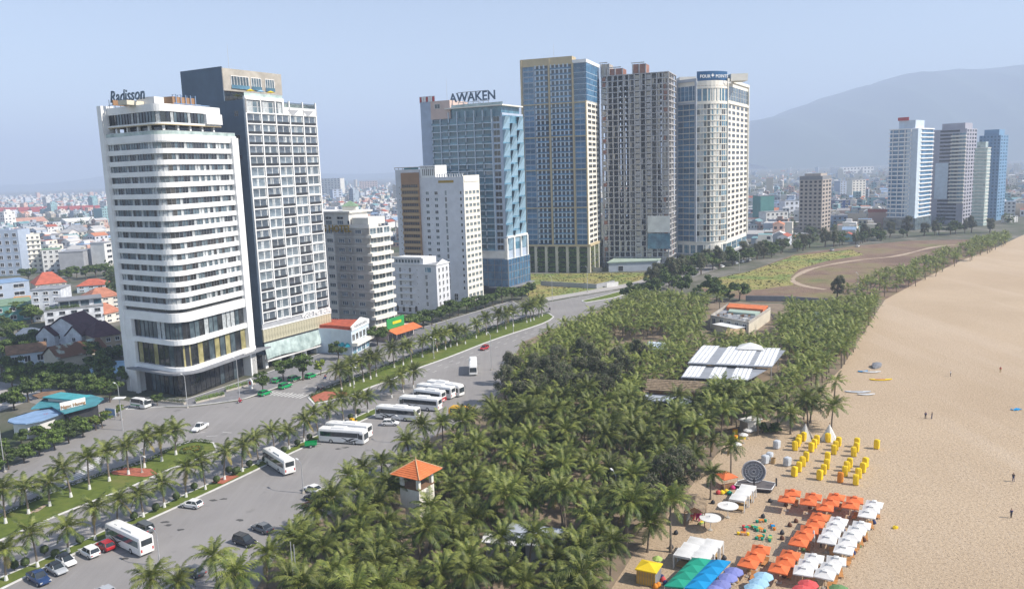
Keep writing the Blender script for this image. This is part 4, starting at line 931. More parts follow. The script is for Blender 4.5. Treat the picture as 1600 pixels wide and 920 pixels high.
# ------------------------------------------------------------------ unfinished concrete tower
def concrete_tower():
    K, u, w, S, E, zt = corner(1046, 419, 21, 939, 1056, 112)
    root = thing('concrete_tower', 'unfinished bare concrete tower of open floors and columns', 'tower', (K.x, K.y, 0))
    D = 26.0; n = 35; ph = zt / n
    poly = local([K + w * S, K, K + u * D, K + u * D + w * S], root)
    slab = MB().prism(poly, -0.22, 0.22).mesh('floor_slab', 'raw_concrete')
    for k in range(1, n + 1): put('floor_slab', slab, root, (0, 0, k * ph))
    nx = 12; colm = MB().box(-0.35, 0.35, -0.35, 0.35, 0, zt).mesh('column', 'raw_concrete'); r = random.Random(8); a = -rad(21)
    for i in range(nx + 1):
        for j, q in enumerate((0.5, 9, 17, D - 0.6)):
            p = w * (0.5 + (S - 1) * i / nx) + u * q; put('column', colm, root, (p.x, p.y, 0), a)
    fs = Face(K + w * S, K); fe = Face(K, K + u * D); cw = S / nx
    inf = {m: MB().box(-cw / 2 + 0.35, cw / 2 - 0.35, 0.3, 0.5, 0.22, ph * 0.75).mesh('infill_wall', m) for m in ('red_brick_infill', 'raw_concrete', 'concrete')}
    half = {m: MB().box(-cw / 2 + 0.35, -cw / 2 + cw * 0.4, 0.3, 0.5, 0.22, ph - 0.25).mesh('infill_wall', m) for m in ('red_brick_infill', 'raw_concrete', 'concrete')}
    style = ['red', 'half', 'open', 'open', 'half', 'half', 'ladder', 'half', 'ladder', 'open', 'half', 'red']
    for i in range(nx):
        for k in range(1, n):
            st = style[i]
            if (st == 'open' and r.random() < 0.8) or (st == 'half' and r.random() < .45): continue
            m = 'red_brick_infill' if st == 'red' and r.random() < 0.35 else r.choice(['raw_concrete', 'concrete'])
            me = inf[m] if st == 'ladder' or (st == 'red' and r.random() < .5) else half[m]
            fput('infill_wall', me, root, fs, (i + 0.5) * cw, k * ph)
    # inner walls and lift cores leave some bays open to the sky
    for (x0, x1, y0, y1) in ((0.02, 0.14, 10, 18), (0.40, 0.46, 3, 22), (0.52, 0.64, 8, 20), (0.70, 0.78, 5, 22), (0.84, 0.97, 11, 19)):
        p = [fs.o + fs.d * (S * x) + u * y for x, y in ((x0, y0), (x1, y0), (x1, y1), (x0, y1))]; MB().prism(local(p, root), 0, zt + 0.5).build('core_wall', 'raw_concrete', root)
    for k in range(2, n): 
        if r.random() < 0.6: fput('infill_wall', half['red_brick_infill' if k < 14 and r.random() < .5 else 'concrete'], root, fe, D * 0.2 + r.random() * D * 0.6, k * ph)
    for (x0, x1, h, m) in ((0.0, 0.12, 7.0, 'concrete'), (0.10, 0.32, 4.0, 'red_brick_infill'), (0.47, 0.66, 5.6, 'red_brick_infill')):
        p = [fs.o + fs.d * (S * x) + u * y for x, y in ((x0, 2), (x1, 2), (x1, 12), (x0, 12))]; MB().prism(local(p, root), zt, zt + h).build('roof_block', m, root)
        fbuild(MB().box(S * x0, S * x1, -2.1, -1.8, zt + h, zt + h + 0.5), 'roof_beam', 'raw_concrete', root, fs)
        for q in (x0, (x0 + x1) / 2, x1): fbuild(MB().box(S * q - 0.3, S * q + 0.3, -2.15, -1.7, zt, zt + h), 'roof_pillar', 'raw_concrete', root, fs, -3.6)
    body(root, K - u * 1.2 - w * 0.6, u, w, S * 0.33, 0.3, ph * 6.6, ph * 9.6, ['white_rough'], 'hoarding')
    body(root, K - u * 1.2 - w * 0.6, u, w, S * 0.33, 0.3, ph * 3.6, ph * 6.4, ['glass_teal'], 'hoarding')
concrete_tower()
# site shed in front of it
P = [xy(G(951, 425)), xy(G(1027, 422)), xy(G(1042, 412)), xy(G(968, 414))]
root = thing('site_shed', 'long low pale shed with green-grey roof before the unfinished tower', 'shed', (P[0].x, P[0].y, 0))
lp = local(P, root); MB().prism(lp, 0, 5.2).build('wall', 'grey_blue', root)
mat('moss_roof2', (0.36, 0.45, 0.38), 0.7, 0.1, 0.2); MB().prism(offset_poly(lp, 0.6), 5.21, 5.8).build('roof', 'moss_roof2', root)
fput('door', window_mesh(3, 3.2, 'white_rough', 'dark', 0), root, Face(P[0], P[1]), 7, 1.7)

# ------------------------------------------------------------------ cream hotel tower with curved front
def round_hotel():
    A, B0, C0, D0_ = xy(G(1058, 409)), xy(G(1088, 411)), xy(G(1134, 408)), xy(G(1166, 393))
    root = thing('round_front_hotel', 'cream tower with curved front bay and navy roof sign', 'hotel', (B0.x, B0.y, 0))
    zt = HT(B0, 127); n = 27; zp = HT(B0, 378); z1 = HT(B0, 162); ph = (z1 - zp) / (n - 3)
    back = Vector((math.sin(rad(14)), math.cos(rad(14)))) * 34
    bulge = (C0 - B0); nn = Vector((bulge.y, -bulge.x)).normalized()
    arc = [B0 + bulge * t + nn * (4.0 * math.sin(math.pi * t)) for t in [i / 8 for i in range(9)]]
    foot = [A] + arc + [D0_, D0_ + back * 0.9, A + back]
    fl = local(foot, root); MB().prism(fl, 0, zt, 0, 1).build('wall', ['pale_cream', 'roof_grey'], root)
    fA, fC = Face(A, B0), Face(C0, D0_); arcl = local(arc, root)
    slab = MB(); op = offset_poly(fl, 0.35)[1:10]; ip = fl[1:10]; slab.prism(op + ip[::-1], -0.2, 0.2); slab = slab.mesh('floor_band', 'pale_cream')
    gl = [ring_bays([p + nn * 0.06 for p in arcl], 2.0, 0.25, ph - 0.4, [4, 3, 3], s, 0.3).mesh('window_band', ['glass_dark', 'glass_teal', 'curtain', 'pale_cream']) for s in range(3)]
    nc = 5; cw = fC.L / nc; rows = int((z1 - zp) / ph)
    for k in range(rows):
        z = zp + k * ph
        put('floor_band', slab, root, (0, 0, z)); put('window_band', gl[k % 3], root, (0, 0, z))
        for j in range(nc): fput('window', window_mesh(cw * 0.66, ph * 0.62, 'pale_cream', 'glass_dark', 1), root, fC, (j + 0.5) * cw, z + ph * 0.5)
        for j in range(3): fput('window', window_mesh(fA.L * 0.29, ph - 0.4, 'mid_grey', 'glass_blue', 1), root, fA, fA.L * (0.17 + 0.31 * j), z + ph * 0.5)
    # tall crown windows
    zc = z1 + 1.2
    for j in range(8): fput('crown_window', window_mesh(fC.L / 8 - 0.25, zt - zc - 3.2, 'pale_cream', 'glass', 0, 2), root, fC, fC.L * (j + 0.5) / 8, (zt - 2 + zc) / 2)
    for j in range(5): fput('crown_window', window_mesh(fA.L / 5 - 0.15, zt - zc - 3.2, 'pale_blue', 'glass_blue', 0, 2), root, fA, fA.L * (j + 0.5) / 5, (zt - 2 + zc) / 2)
    put('crown_window', ring_bays([p + nn * 0.1 for p in arcl], 3.2, zc, zc + 7.0, [5, 2], 5, 0.7).mesh('crown_window', ['glass_blue', 'glass_teal', 'pale_cream']), root)
    put('crown_window', ring_bays([p + nn * 0.1 for p in arcl], 2.2, zc + 8.6, zt - 2.8, [3, 2], 6, 0.4).mesh('crown_window', ['glass_dark', 'brown_paint', 'pale_cream']), root)
    for fc in (fA, fC):
        b = MB(); L = fc.L
        b.box(-0.3, 0.9, -0.8, 0, zp, zt + 1.5); b.box(L - 0.9, L + 0.3, -0.8, 0, zp, zt + 1.5); b.box(0.9, L - 0.9, -0.8, 0, zt - 0.2, zt + 1.5); b.box(0.9, L - 0.9, -0.7, 0, z1 - 0.2, z1 + 1.0); fbuild(b, 'frame', 'pale_cream' if fc is fC else 'grey_blue', root, fc)
    put('floor_band', MB().prism(op + ip[::-1], -0.6, 0.8).mesh('floor_band', 'pale_cream'), root, (0, 0, z1)); put('floor_band', MB().prism(op + ip[::-1], -0.6, 0.8).mesh('floor_band', 'pale_cream'), root, (0, 0, zc + 7.8))
    # roof blocks and sign
    ctr = (B0 + C0) / 2 + back * 0.25; zs = zt; hs = HT(B0, 112) - zt
    sg = [B0 + bulge * t + nn * (3.0 * math.sin(math.pi * t)) + back * 0.02 for t in [i / 8 for i in range(9)]]
    MB().prism(local(sg + [C0 + back * 0.25, B0 + back * 0.25], root), zs, zs + hs, 0).build('sign_wall', 'sign_navy', root)
    for p, hh in ((A + back * 0.3 + bulge * 0.3, hs * 0.8), (C0 + bulge * 0.35 + back * 0.1, hs * 0.75)):
        q = p - B0; MB().box(q.x - 5, q.x + 5, q.y - 4, q.y + 6, zt, zt + hh).build('plant_room', 'pale_cream', root)
    for s_, t in (('FOUR', 0.2), ('POINTS', 0.73)):
        p = B0 + bulge * t + nn * (3.0 * math.sin(math.pi * t) + 1.1); ang = math.atan2(bulge.y, bulge.x) + (0.5 - t) * -0.35
        put('lettering', text_mesh(s_, 2.45, 0.12, 0.03, 'white'), root, (p.x - B0.x, p.y - B0.y, zs + hs - 3.9), ang)
    b = MB(); pts = [((1.3 if i % 2 == 0 else 0.5) * math.cos(math.pi / 2 + i * math.pi / 4), -0.1, (1.3 if i % 2 == 0 else 0.5) * math.sin(math.pi / 2 + i * math.pi / 4)) for i in range(8)]; b.face(pts)
    p = B0 + bulge * 0.43 + nn * 3.4; put('star_emblem', b.mesh('star_emblem', 'white'), root, (p.x - B0.x, p.y - B0.y, zs + hs - 2.6), math.atan2(bulge.y, bulge.x))
    p = B0 + bulge * 0.82 + nn * 2.3; put('lettering', text_mesh('BY SHERATON', 1.6, 0.08, 0.03, 'white'), root, (p.x - B0.x, p.y - B0.y, zs + hs - 7.2), math.atan2(bulge.y, bulge.x) + 0.1)
    # podium with wide openings
    for fc, m_ in ((fA, 3), (fC, 4)):
        for j in range(m_):
            fput('podium_window', window_mesh(fc.L / m_ - 1.2, 5.2, 'pale_cream', 'glass_teal', 2, 1), root, fc, fc.L * (j + 0.5) / m_, zp - 4.6)
    put('podium_window', ring_bays([p + nn * 0.1 for p in arcl], 4.0, zp - 7, zp - 2, [2, 3], 8, 0.8).mesh('podium_window', ['glass', 'glass_teal', 'pale_cream']), root)
    MB().prism(offset_poly(fl, 1.5), 4.0, 5.2).build('canopy', 'grey_wall', root); MB().prism(offset_poly(fl, 0.12), 0.2, 4.0).build('lobby_glass', 'glass_dark', root)
mat('sign_navy', (0.015, 0.09, 0.22), 0.4, 0.1, 0.3)
round_hotel()

# ------------------------------------------------------------------ towers at the far end of the beach
def far_tower(name, label, px, py, th, xl, xr, yt, n, style, mats, cat='tower'):
    K, u, w, S, E, zt = corner(px, py, th, xl, xr, yt)
    root = thing(name, label, cat, (K.x, K.y, 0)); fs = Face(K + w * S, K); fe = Face(K, K + u * E); ph = zt / n
    body(root, K, u, w, S, E, 0, zt, [mats[0], 'roof_grey'])
    if style == 'bands':
        P = local([K + w * S, K, K + u * E, K + u * E + w * S], root); P = fillet(P, 1, min(11, E * 0.48), 8)
        sl = MB().prism(offset_poly(P, 1.1), -0.4, 0.5).mesh('balcony_band', mats[1])
        for k in range(3, n + 1): put('balcony_band', sl, root, (0, 0, k * ph))
        MB().prism(offset_poly(P, 0.3), 0, zt - 0.6).build('curtain_wall', mats[2], root)
        for k in range(3, n):
            for j in range(4): fput('balcony_divider', MB().box(-0.2, 0.2, -1.3, 0, 0.65, ph - 0.5).mesh('balcony_divider', mats[1]) if (k == 3 and j == 0 and not _bd.setdefault(name, None)) else _bdget(name, ph, mats[1]), root, fs, S * (0.1 + 0.22 * j), k * ph)
        body(root, K + u * 2 + w * 3, u, w, S * 0.6, E * 0.6, zt, zt + 7, [mats[0], 'roof_grey'], 'roof_block'); body(root, K + u * 1 + w * 8, u, w, S * 0.4, 0.6, zt + 7, zt + 9.6, ['lamp_red'], 'roof_sign')
        body(root, K - u * 4 - w * 2, u, w, S + 4, E + 4, 0, 3 * ph - 0.6, ['glass'], 'podium')
    else:
        ns, ne = style
        for fc, m_ in ((fs, ns), (fe, ne)):
            for k in range(1, n):
                for j in range(m_): fput('window', window_mesh(fc.L / m_ * 0.6, ph * 0.6, mats[0], mats[2], 0), root, fc, fc.L * (j + 0.5) / m_, (k + 0.5) * ph)
            for k in range(1, n + 1, 1):
                if mats[1] != mats[0]: fbuild(MB().box(0, fc.L, -0.35, 0, -0.25, 0.25), 'floor_band', mats[1], root, fc, 0, k * ph)
        body(root, K + u * 2 + w * 2, u, w, S * 0.7, E * 0.7, zt, zt + 5, [mats[0], 'roof_grey'], 'roof_block')
    return root, fs, fe, zt, ph, K, u, w, S, E
_bd = {}
def _bdget(nm, ph, m):
    if not _bd.get(nm): _bd[nm] = MB().box(-0.2, 0.2, -1.3, 0, 0.65, ph - 0.5).mesh('balcony_divider', m)
    return _bd[nm]
far_tower('banded_tower', 'white far tower with wavy balcony bands and red roof sign', 1428, 359, 46, 1391, 1454, 201, 24, 'bands', ('pale_blue', 'white', 'glass_blue'))
r_, fs, fe, zt, ph, K, u, w, S, E = far_tower('grey_tower', 'grey far tower with pale glass strip and balcony stack, right of the banded tower', 1503, 351, 46, 1458, 1523, 201, 26, (1, 4), ('mauve_grey', 'mauve_grey', 'glass_dark'))
fbuild(MB().box(S * 0.1, S * 0.5, -0.4, 0, ph * 7, zt * 0.65), 'glass_strip', 'pale_blue', r_, fs)
for k in range(6, 25): fbuild(MB().box(S * 0.55, S * 1.0, -1.6, 0, -0.3, 0.9), 'balcony', 'pale_cream', r_, fs, 0, k * ph); fput('balcony_window', window_mesh(S * 0.42, ph - 1.4, 'white', 'glass_teal', 3), r_, fs, S * 0.78, (k + .65) * ph)
far_tower('blue_tower', 'blue glass far tower, rightmost on the skyline', 1556, 345, 47, 1529, 1572, 211, 26, (6, 3), ('steel_blue', 'steel_blue', 'glass_blue'))
far_tower('slim_tower', 'slim pale green glass slab between the grey and blue far towers', 1536, 353, 46, 1522, 1545, 231, 22, (1, 1), ('glass_pale', 'pale_cream', 'glass_pale'))
mr = far_tower('brown_midrise', 'isolated beige and brown mid-rise with square windows beyond the meadow', 1283, 366, 36, 1249, 1298, 281, 14, (5, 3), ('taupe', 'taupe', 'glass_dark'), 'building')
MB().prism(local([mr[5] + mr[7] * mr[8], mr[5], mr[5] + mr[6] * mr[9], mr[5] + mr[6] * mr[9] + mr[7] * mr[8]], mr[0]), mr[3] + 0.02, mr[3] + 3, 0).build('roof_storey', 'mid_grey', mr[0])

for nme, c in (('roof_tile', (0.46, 0.12, 0.07)), ('pink_roof', (0.50, 0.27, 0.19)), ('roof_maroon', (0.30, 0.06, 0.055)), ('roof_terra', (0.45, 0.19, 0.12)), ('orange_roof_flat', (0.65, 0.28, 0.06)), ('white_blue', (0.68, 0.71, 0.76)), ('slate_roof', (0.13, 0.16, 0.21)), ('roof_sky', (0.33, 0.52, 0.66))): mat(nme, c, 0.8, 0.18, 0.4)
mat('patchy_roof', (0.20, 0.10, 0.055), 0.9, 0.2, 0.12, c2=(0.42, 0.52, 0.46), mix=(0.52, 0.60))
mat('roof_teal2', (0.05, 0.33, 0.36), 0.5, 0.12, 0.4)
# ------------------------------------------------------------------ houses on the left
def house(name, label, A, B, depth, yt, wall, roof='flat', rmat='roof_grey', nx=0, nz=0, side=None, sn=0, cat='house', winm='glass_dark', fr='white', rh=None, over=0.5, band=None):
    A, B = xy(G(*A)), xy(G(*B)); root = thing(name, label, cat, ((A.x + B.x) / 2, (A.y + B.y) / 2, 0))
    d = (B - A).normalized(); n = Vector((-d.y, d.x)); L = (B - A).length; zt = HT((A + B) / 2, yt)
    P = local([A, B, B + n * depth, A + n * depth], root); MB().prism(P, 0, zt, 0, 1).build('wall', [wall, rmat], root)
    ff, fr_, fl = Face(A, B), Face(B, B + n * depth), Face(A + n * depth, A); fz = zt / max(1, nz)
    for k in range(nz):
        for j in range(nx): fput('window', window_mesh(L / nx * 0.5, fz * 0.5, fr, winm, 1, sill=True), root, ff, L * (j + 0.5) / nx, (k + 0.5) * fz)
        for j in range(sn): fput('window', window_mesh(min(1.6, depth / sn * 0.45), fz * 0.5, fr, winm, 1), root, fr_ if side != 'l' else fl, depth * (j + 0.5) / sn, (k + 0.5) * fz)
        if band and k: fbuild(MB().box(0, L, -0.9, 0, -0.15, 0.5), 'balcony', band, root, ff, 0, k * fz)
    Q = offset_poly(P, over); c = (Q[0] + Q[2]) / 2; h = rh or depth * 0.28
    if roof == 'hip':
        a, e = (Q[0] + Q[3]) / 2, (Q[1] + Q[2]) / 2; t = min(0.35, depth / L * 0.5); r0, r1 = a + (e - a) * t, e + (a - e) * t; b = MB(); V = lambda p, z: (p.x, p.y, z)
        b.face([V(Q[0], zt), V(Q[1], zt), V(r1, zt + h), V(r0, zt + h)]); b.face([V(Q[1], zt), V(Q[2], zt), V(r1, zt + h)]); b.face([V(Q[2], zt), V(Q[3], zt), V(r0, zt + h), V(r1, zt + h)]); b.face([V(Q[3], zt), V(Q[0], zt), V(r0, zt + h)]); b.face([V(q, zt - 0.05) for q in Q[::-1]])
        b.build('roof', rmat, root)
    elif roof in ('gable', 'gablex'):
        if roof == 'gablex': Q = Q[1:] + Q[:1]
        a, e = (Q[0] + Q[3]) / 2, (Q[1] + Q[2]) / 2; b = MB(); V = lambda p, z: (p.x, p.y, z)
        b.face([V(Q[0], zt - .2), V(Q[1], zt - .2), V(e, zt + h), V(a, zt + h)]); b.face([V(Q[2], zt - .2), V(Q[3], zt - .2), V(a, zt + h), V(e, zt + h)])
        b.face([V(Q[0], zt - .35), V(a, zt + h - .15), V(e, zt + h - .15), V(Q[1], zt - .35)]); b.face([V(Q[2], zt - .35), V(e, zt + h - .15), V(a, zt + h - .15), V(Q[3], zt - .35)])
        for p, q in ((Q[0], Q[1]), (Q[2], Q[3])): b.face([V(p, zt - .35), V(q, zt - .35), V(q, zt - .2), V(p, zt - .2)])
        b.build('roof', rmat, root)
        g = MB(); R2 = P if roof == 'gable' else P[1:] + P[:1]; a, e = (R2[0] + R2[3]) / 2, (R2[1] + R2[2]) / 2
        g.face([V(R2[1], zt), V(R2[2], zt), V(e, zt + h * 0.9)]); g.face([V(R2[3], zt), V(R2[0], zt), V(a, zt + h * 0.9)]); g.build('gable', wall, root)
    elif roof == 'parapet':
        I = offset_poly(P, -0.25); b = MB()
        for k in range(4): b.prism([P[k], P[(k + 1) % 4], I[(k + 1) % 4], I[k]], zt + 0.002, zt + 0.9)
        b.build('parapet', wall, root); b = MB(); b.box(c.x - 1.2, c.x + 1.2, c.y - 1, c.y + 1, zt, zt + 2.2); b.build('stair_head', wall, root)
        b = MB(); p = P[2] * 0.6 + P[0] * 0.4; b.tube([(p.x, p.y, zt), (p.x, p.y, zt + 1.6)], 0.7, 10); b.build('water_tank', 'steel', root)
    elif roof == 'flat': MB().prism(offset_poly(P, 0.25), zt + 0.002, zt + 0.35, 0).build('roof', rmat, root)
    return root, ff, zt
H_ = house
H_('narrow_hotel', 'cream eight-storey hotel with stepped gable and blue blind side wall', (37, 428), (69, 425), 18, 368, 'pale_cream', 'parapet', 'roof_grey', 4, 8, 'l', 2, 'hotel', band='pale_cream')
H_('blue_walled_block', 'blue-grey blind block beside the cream narrow hotel', (-12, 432), (36, 430), 16, 362, 'blue_wall', 'parapet', 'roof_grey', 4, 6, winm='dark')
H_('white_townhouse', 'white five-storey townhouse between cream hotel and grey blind block', (69, 427), (97, 425), 12, 390, 'white_rough', 'flat', 'moss_roof', 3, 5)
H_('grey_block', 'plain grey blind-walled block with beige end', (95, 429), (133, 427), 20, 394, 'grey_wall', 'flat', 'roof_grey', 0, 0)
H_('beige_house', 'beige house with large openings abutting the grey blind block', (133, 424), (152, 421), 10, 391, 'cream', 'parapet', 'roof_grey', 2, 3)
H_('white_slim_house', 'slim white house just left of the curved hotel', (167, 424), (181, 421), 10, 379, 'white_rough', 'flat', 'roof_grey', 1, 5)
H_('lilac_block', 'lilac-grey block behind trees left of the curved hotel', (138, 410), (168, 407), 22, 382, 'pale_blue', 'flat', 'roof_blue', 0, 0)
H_('villa', 'cream villa with broad grey hip roof among trees', (100, 375), (145, 372), 26, 362, 'pale_cream', 'hip', 'roof_grey', 6, 2)
H_('long_hall', 'long hall with pinkish flat roof beyond the trees', (13, 356), (75, 352), 40, 347, 'pink_wall', 'gable', 'pink_roof', 8, 1, rh=6)
H_('white_long_hall', 'long white low hall left of the curved hotel', (105, 352), (175, 347), 30, 344, 'white_rough', 'gable', 'white_rough', 8, 1, rh=4)
for k in range(9):
    o = H_('terrace_row', 'maroon-roofed terrace, %s from the photo\'s left edge in the far row' % ORD[k], (-8 + k * 20, 339 - k * 0.6), (10 + k * 20, 338 - k * 0.6), 34, 332 - k * 0.5, 'pink_wall', 'gable', 'roof_maroon', 4, 1, rh=9)[0]; o['group'] = 'maroon terraces'
H_('orange_roof_house', 'house with bright orange-red hip roof and dormer below the cream hotel', (57, 457), (105, 452), 18, 443, 'cream', 'hip', 'roof_tile', 5, 2, rh=6)
H_('orange_roof_house', 'pale blue house with orange roof edge left of the curved hotel', (121, 458), (165, 455), 14, 446, 'pale_blue', 'hip', 'roof_tile', 3, 2, rh=3)
H_('terracotta_house', 'white house with terracotta hip roof tucked against the curved hotel', (143, 486), (190, 480), 16, 464, 'pale_cream', 'hip', 'roof_terra', 3, 3, rh=4)
H_('terracotta_house', 'small house with faded terracotta roof beside the modern white villa', (165, 506), (192, 500), 12, 488, 'pale_cream', 'hip', 'roof_terra', 2, 2, rh=4)
H_('blue_house', 'blue-grey flat-roofed house at the photo\'s left edge', (-20, 470), (48, 462), 20, 442, 'blue_wall', 'flat', 'roof_blue', 2, 2)
H_('orange_shed', 'low shed with orange-tan roof at the left above the green warehouse', (20, 480), (54, 477), 12, 468, 'gold_brown', 'flat', 'orange_roof_flat', 0, 0)
H_('tall_white_house', 'plain white four-storey house with tiny windows left of the modern villa', (53, 503), (100, 500), 14, 453, 'white_blue', 'flat', 'roof_grey', 3, 5)
ro, ff, zt = H_('modern_villa', 'modern white villa with planted terraces and dark roof pergola', (72, 516), (164, 506), 16, 482, 'white_blue', 'flat', 'roof_grey', 5, 3, fr='mid_grey')
L = ff.L; fbuild(MB().box(L * 0.25, L * 0.98, 3, 13, zt + 0.4, zt + 3.2), 'upper_storey', 'white_blue', ro, ff); fbuild(MB().box(L * 0.2, L * 1.0, 1.5, 14, zt + 3.2, zt + 3.5), 'roof_slab', 'mid_grey', ro, ff)
for x in (0.35, 0.52, 0.7): fput('terrace_window', window_mesh(3.2, 2.2, 'mid_grey', 'glass', 1), ro, ff, L * x, zt + 1.7, -2.98)
fput('window', window_mesh(3.0, 2.0, 'mid_grey', 'glass_teal', 0), ro, ff, L * 0.92, zt + 1.8, -2.98)
r = random.Random(4); b = MB()
for _ in range(500): x, y, z = r.uniform(0.5, L * 0.6), r.uniform(0.3, 2.6), zt + 0.4 + r.random() ** 2 * 1.2; s = 0.22; b.face([(x - s, y, z), (x, y - s, z), (x + s, y, z + s), (x, y + s, z + .1)])
fbuild(b, 'terrace_planting', 'leaf_green', ro, ff)
H_('green_warehouse', 'teal-green warehouse wall at the photo\'s left edge', (-10, 505), (53, 498), 24, 477, 'green_wall', 'flat', 'moss_roof', 3, 2)
ro, ff, zt = H_('purple_roof_villa', 'white villa with steep dark purple gable roofs', (66, 546), (136, 545), 13, 520, 'white_blue', 'gablex', 'roof_purple', 4, 2, rh=6.0)
L = ff.L
for x, wd_, y0 in ((0.2, 7, -2.5), (0.85, 6, -3.0)):
    b = MB(); z0 = zt; b.box(L * x - wd_ / 2, L * x + wd_ / 2, y0, 4, 0, z0 - 0.5, 0); b.face([(L * x - wd_ / 2, y0, z0 - .5), (L * x + wd_ / 2, y0, z0 - .5), (L * x, y0, z0 + 2.6)], 0); fbuild(b, 'gabled_bay', 'white_blue', ro, ff)
    b = MB(); h_ = wd_ / 2 + 0.5
    for s in (-1, 1): b.face([(L * x + s * h_, y0 - .4, z0 - .7), (L * x, y0 - .4, z0 + 2.9), (L * x, 6, z0 + 2.9), (L * x + s * h_, 6, z0 - .7)]); b.face([(L * x + s * h_, y0 - .4, z0 - .5), (L * x + s * h_, 6, z0 - .5), (L * x, 6, z0 + 3.1), (L * x, y0 - .4, z0 + 3.1)])
    fbuild(b, 'bay_roof', 'roof_purple', ro, ff); fput('window', window_mesh(1.4, 1.6, 'white', 'glass_dark', 1), ro, ff, L * x, z0 - 2, -y0); 
H_('purple_roof_house', 'brown-walled house with purple hip roof beside the white curved hotel', (150, 552), (192, 545), 13, 524, 'beige', 'hip', 'roof_purple', 3, 2, rh=4.5)
H_('shed', 'long low pale blue shed with rusty roof left of the barn', (14, 574), (74, 566), 9, 550, 'pale_blue', 'gable', 'roof_brown', 3, 1, rh=2.2, cat='shed')
H_('barn', 'cream-gabled barn with patchy brown and green roof amid the trees', (70, 572), (93, 578), 16, 556, 'cream', 'gablex', 'patchy_roof', 0, 0, rh=3.2, cat='shed')
H_('slate_roof_house', 'low house with grey-blue hip roof among trees', (20, 540), (62, 536), 12, 526, 'grey_wall', 'hip', 'slate_roof', 3, 1, rh=2.5)
H_('pool_house', 'flat pale blue roof beside the foot of the curved hotel', (128, 598), (203, 596), 16, 584, 'grey_wall', 'flat', 'roof_sky', 0, 0, cat='building')
H_('storage_block', 'low stone-walled block behind the flat blue roof', (146, 572), (198, 570), 10, 562, 'concrete', 'parapet', 'roof_grey', 0, 0, cat='building')
# ------------------------------------------------------------------ blue and teal roofed restaurant at the corner
def restaurant():
    root = thing('restaurant', 'low restaurant with blue and teal metal roofs and white roof lettering', 'restaurant', tuple(G(70, 660)))
    o = Vector((root.location.x, root.location.y))
    lower = [(12, 660), (28, 646), (82, 634), (97, 640), (112, 637), (80, 652), (40, 661)]
    def roofslab(pts, z, t, m, n='roof'):
        P = [xy(G(x, y, z)) - o for x, y in pts]
        ar = sum(P[i].x * P[(i + 1) % len(P)].y - P[(i + 1) % len(P)].x * P[i].y for i in range(len(P)))
        if ar < 0: P.reverse()
        MB().prism(P, z - t, z).build(n, m, root); return P
    P = roofslab([(12, 658), (14, 654), (40, 646), (80, 634), (112, 634), (106, 642), (62, 657), (40, 661), (22, 661)], 4.2, 0.3, 'roof_blue')
    MB().prism(offset_poly(P, -1.0), 0, 3.9).build('wall', 'white_rough', root)
    P = roofslab([(48, 638), (72, 619), (142, 616), (162, 622), (150, 632), (100, 645), (80, 634)], 5.0, 0.3, 'roof_teal')
    MB().prism(offset_poly(P, -1.4), 0, 4.7).build('wall', 'dark', root)
    P = roofslab([(66, 620), (95, 612), (140, 617), (112, 624)], 6.2, 0.3, 'roof_teal2'); MB().prism(offset_poly(P, -0.8), 4.9, 5.9).build('clerestory', 'white_rough', root)
    roofslab([(50, 617), (66, 612), (100, 609), (103, 612), (80, 618), (60, 621)], 6.0, 0.25, 'roof_brown')
    A, B = xy(G(96, 641, 5.0)), xy(G(133, 632, 5.0)); f = Face(A, B)
    fbuild(MB().box(-0.2, f.L + 0.2, 0, 0.2, 0.1, 1.9), 'sign_board', 'white_rough', root, f, 0, 5.0); fput('lettering', text_mesh('Ngoc Huong', f.L / 5.0, 0.05, 0.03, 'brown_paint'), root, f, f.L / 2, 5.35, 0.1)
    fw = Face(xy(G(54, 668)), xy(G(106, 650)))
    for k in range(8): fput('window', window_mesh(2.0, 2.2, 'white', 'glass_dark', 1), root, fw, fw.L * (k + .5) / 8, 1.7, -0.2)
    q = G(72, 646, 4.25); b = MB()
    for k in range(5):
        a = k * 2 * math.pi / 5; b.face([(0.9 * math.cos(a + t) * s, 0.9 * math.sin(a + t) * s, 0) for t, s in ((0, 0.3), (0.4, 1), (0.9, 0.3))])
    b.build('flower_emblem', 'lamp_red', root, (q.x - o.x, q.y - o.y, 4.21))
restaurant()
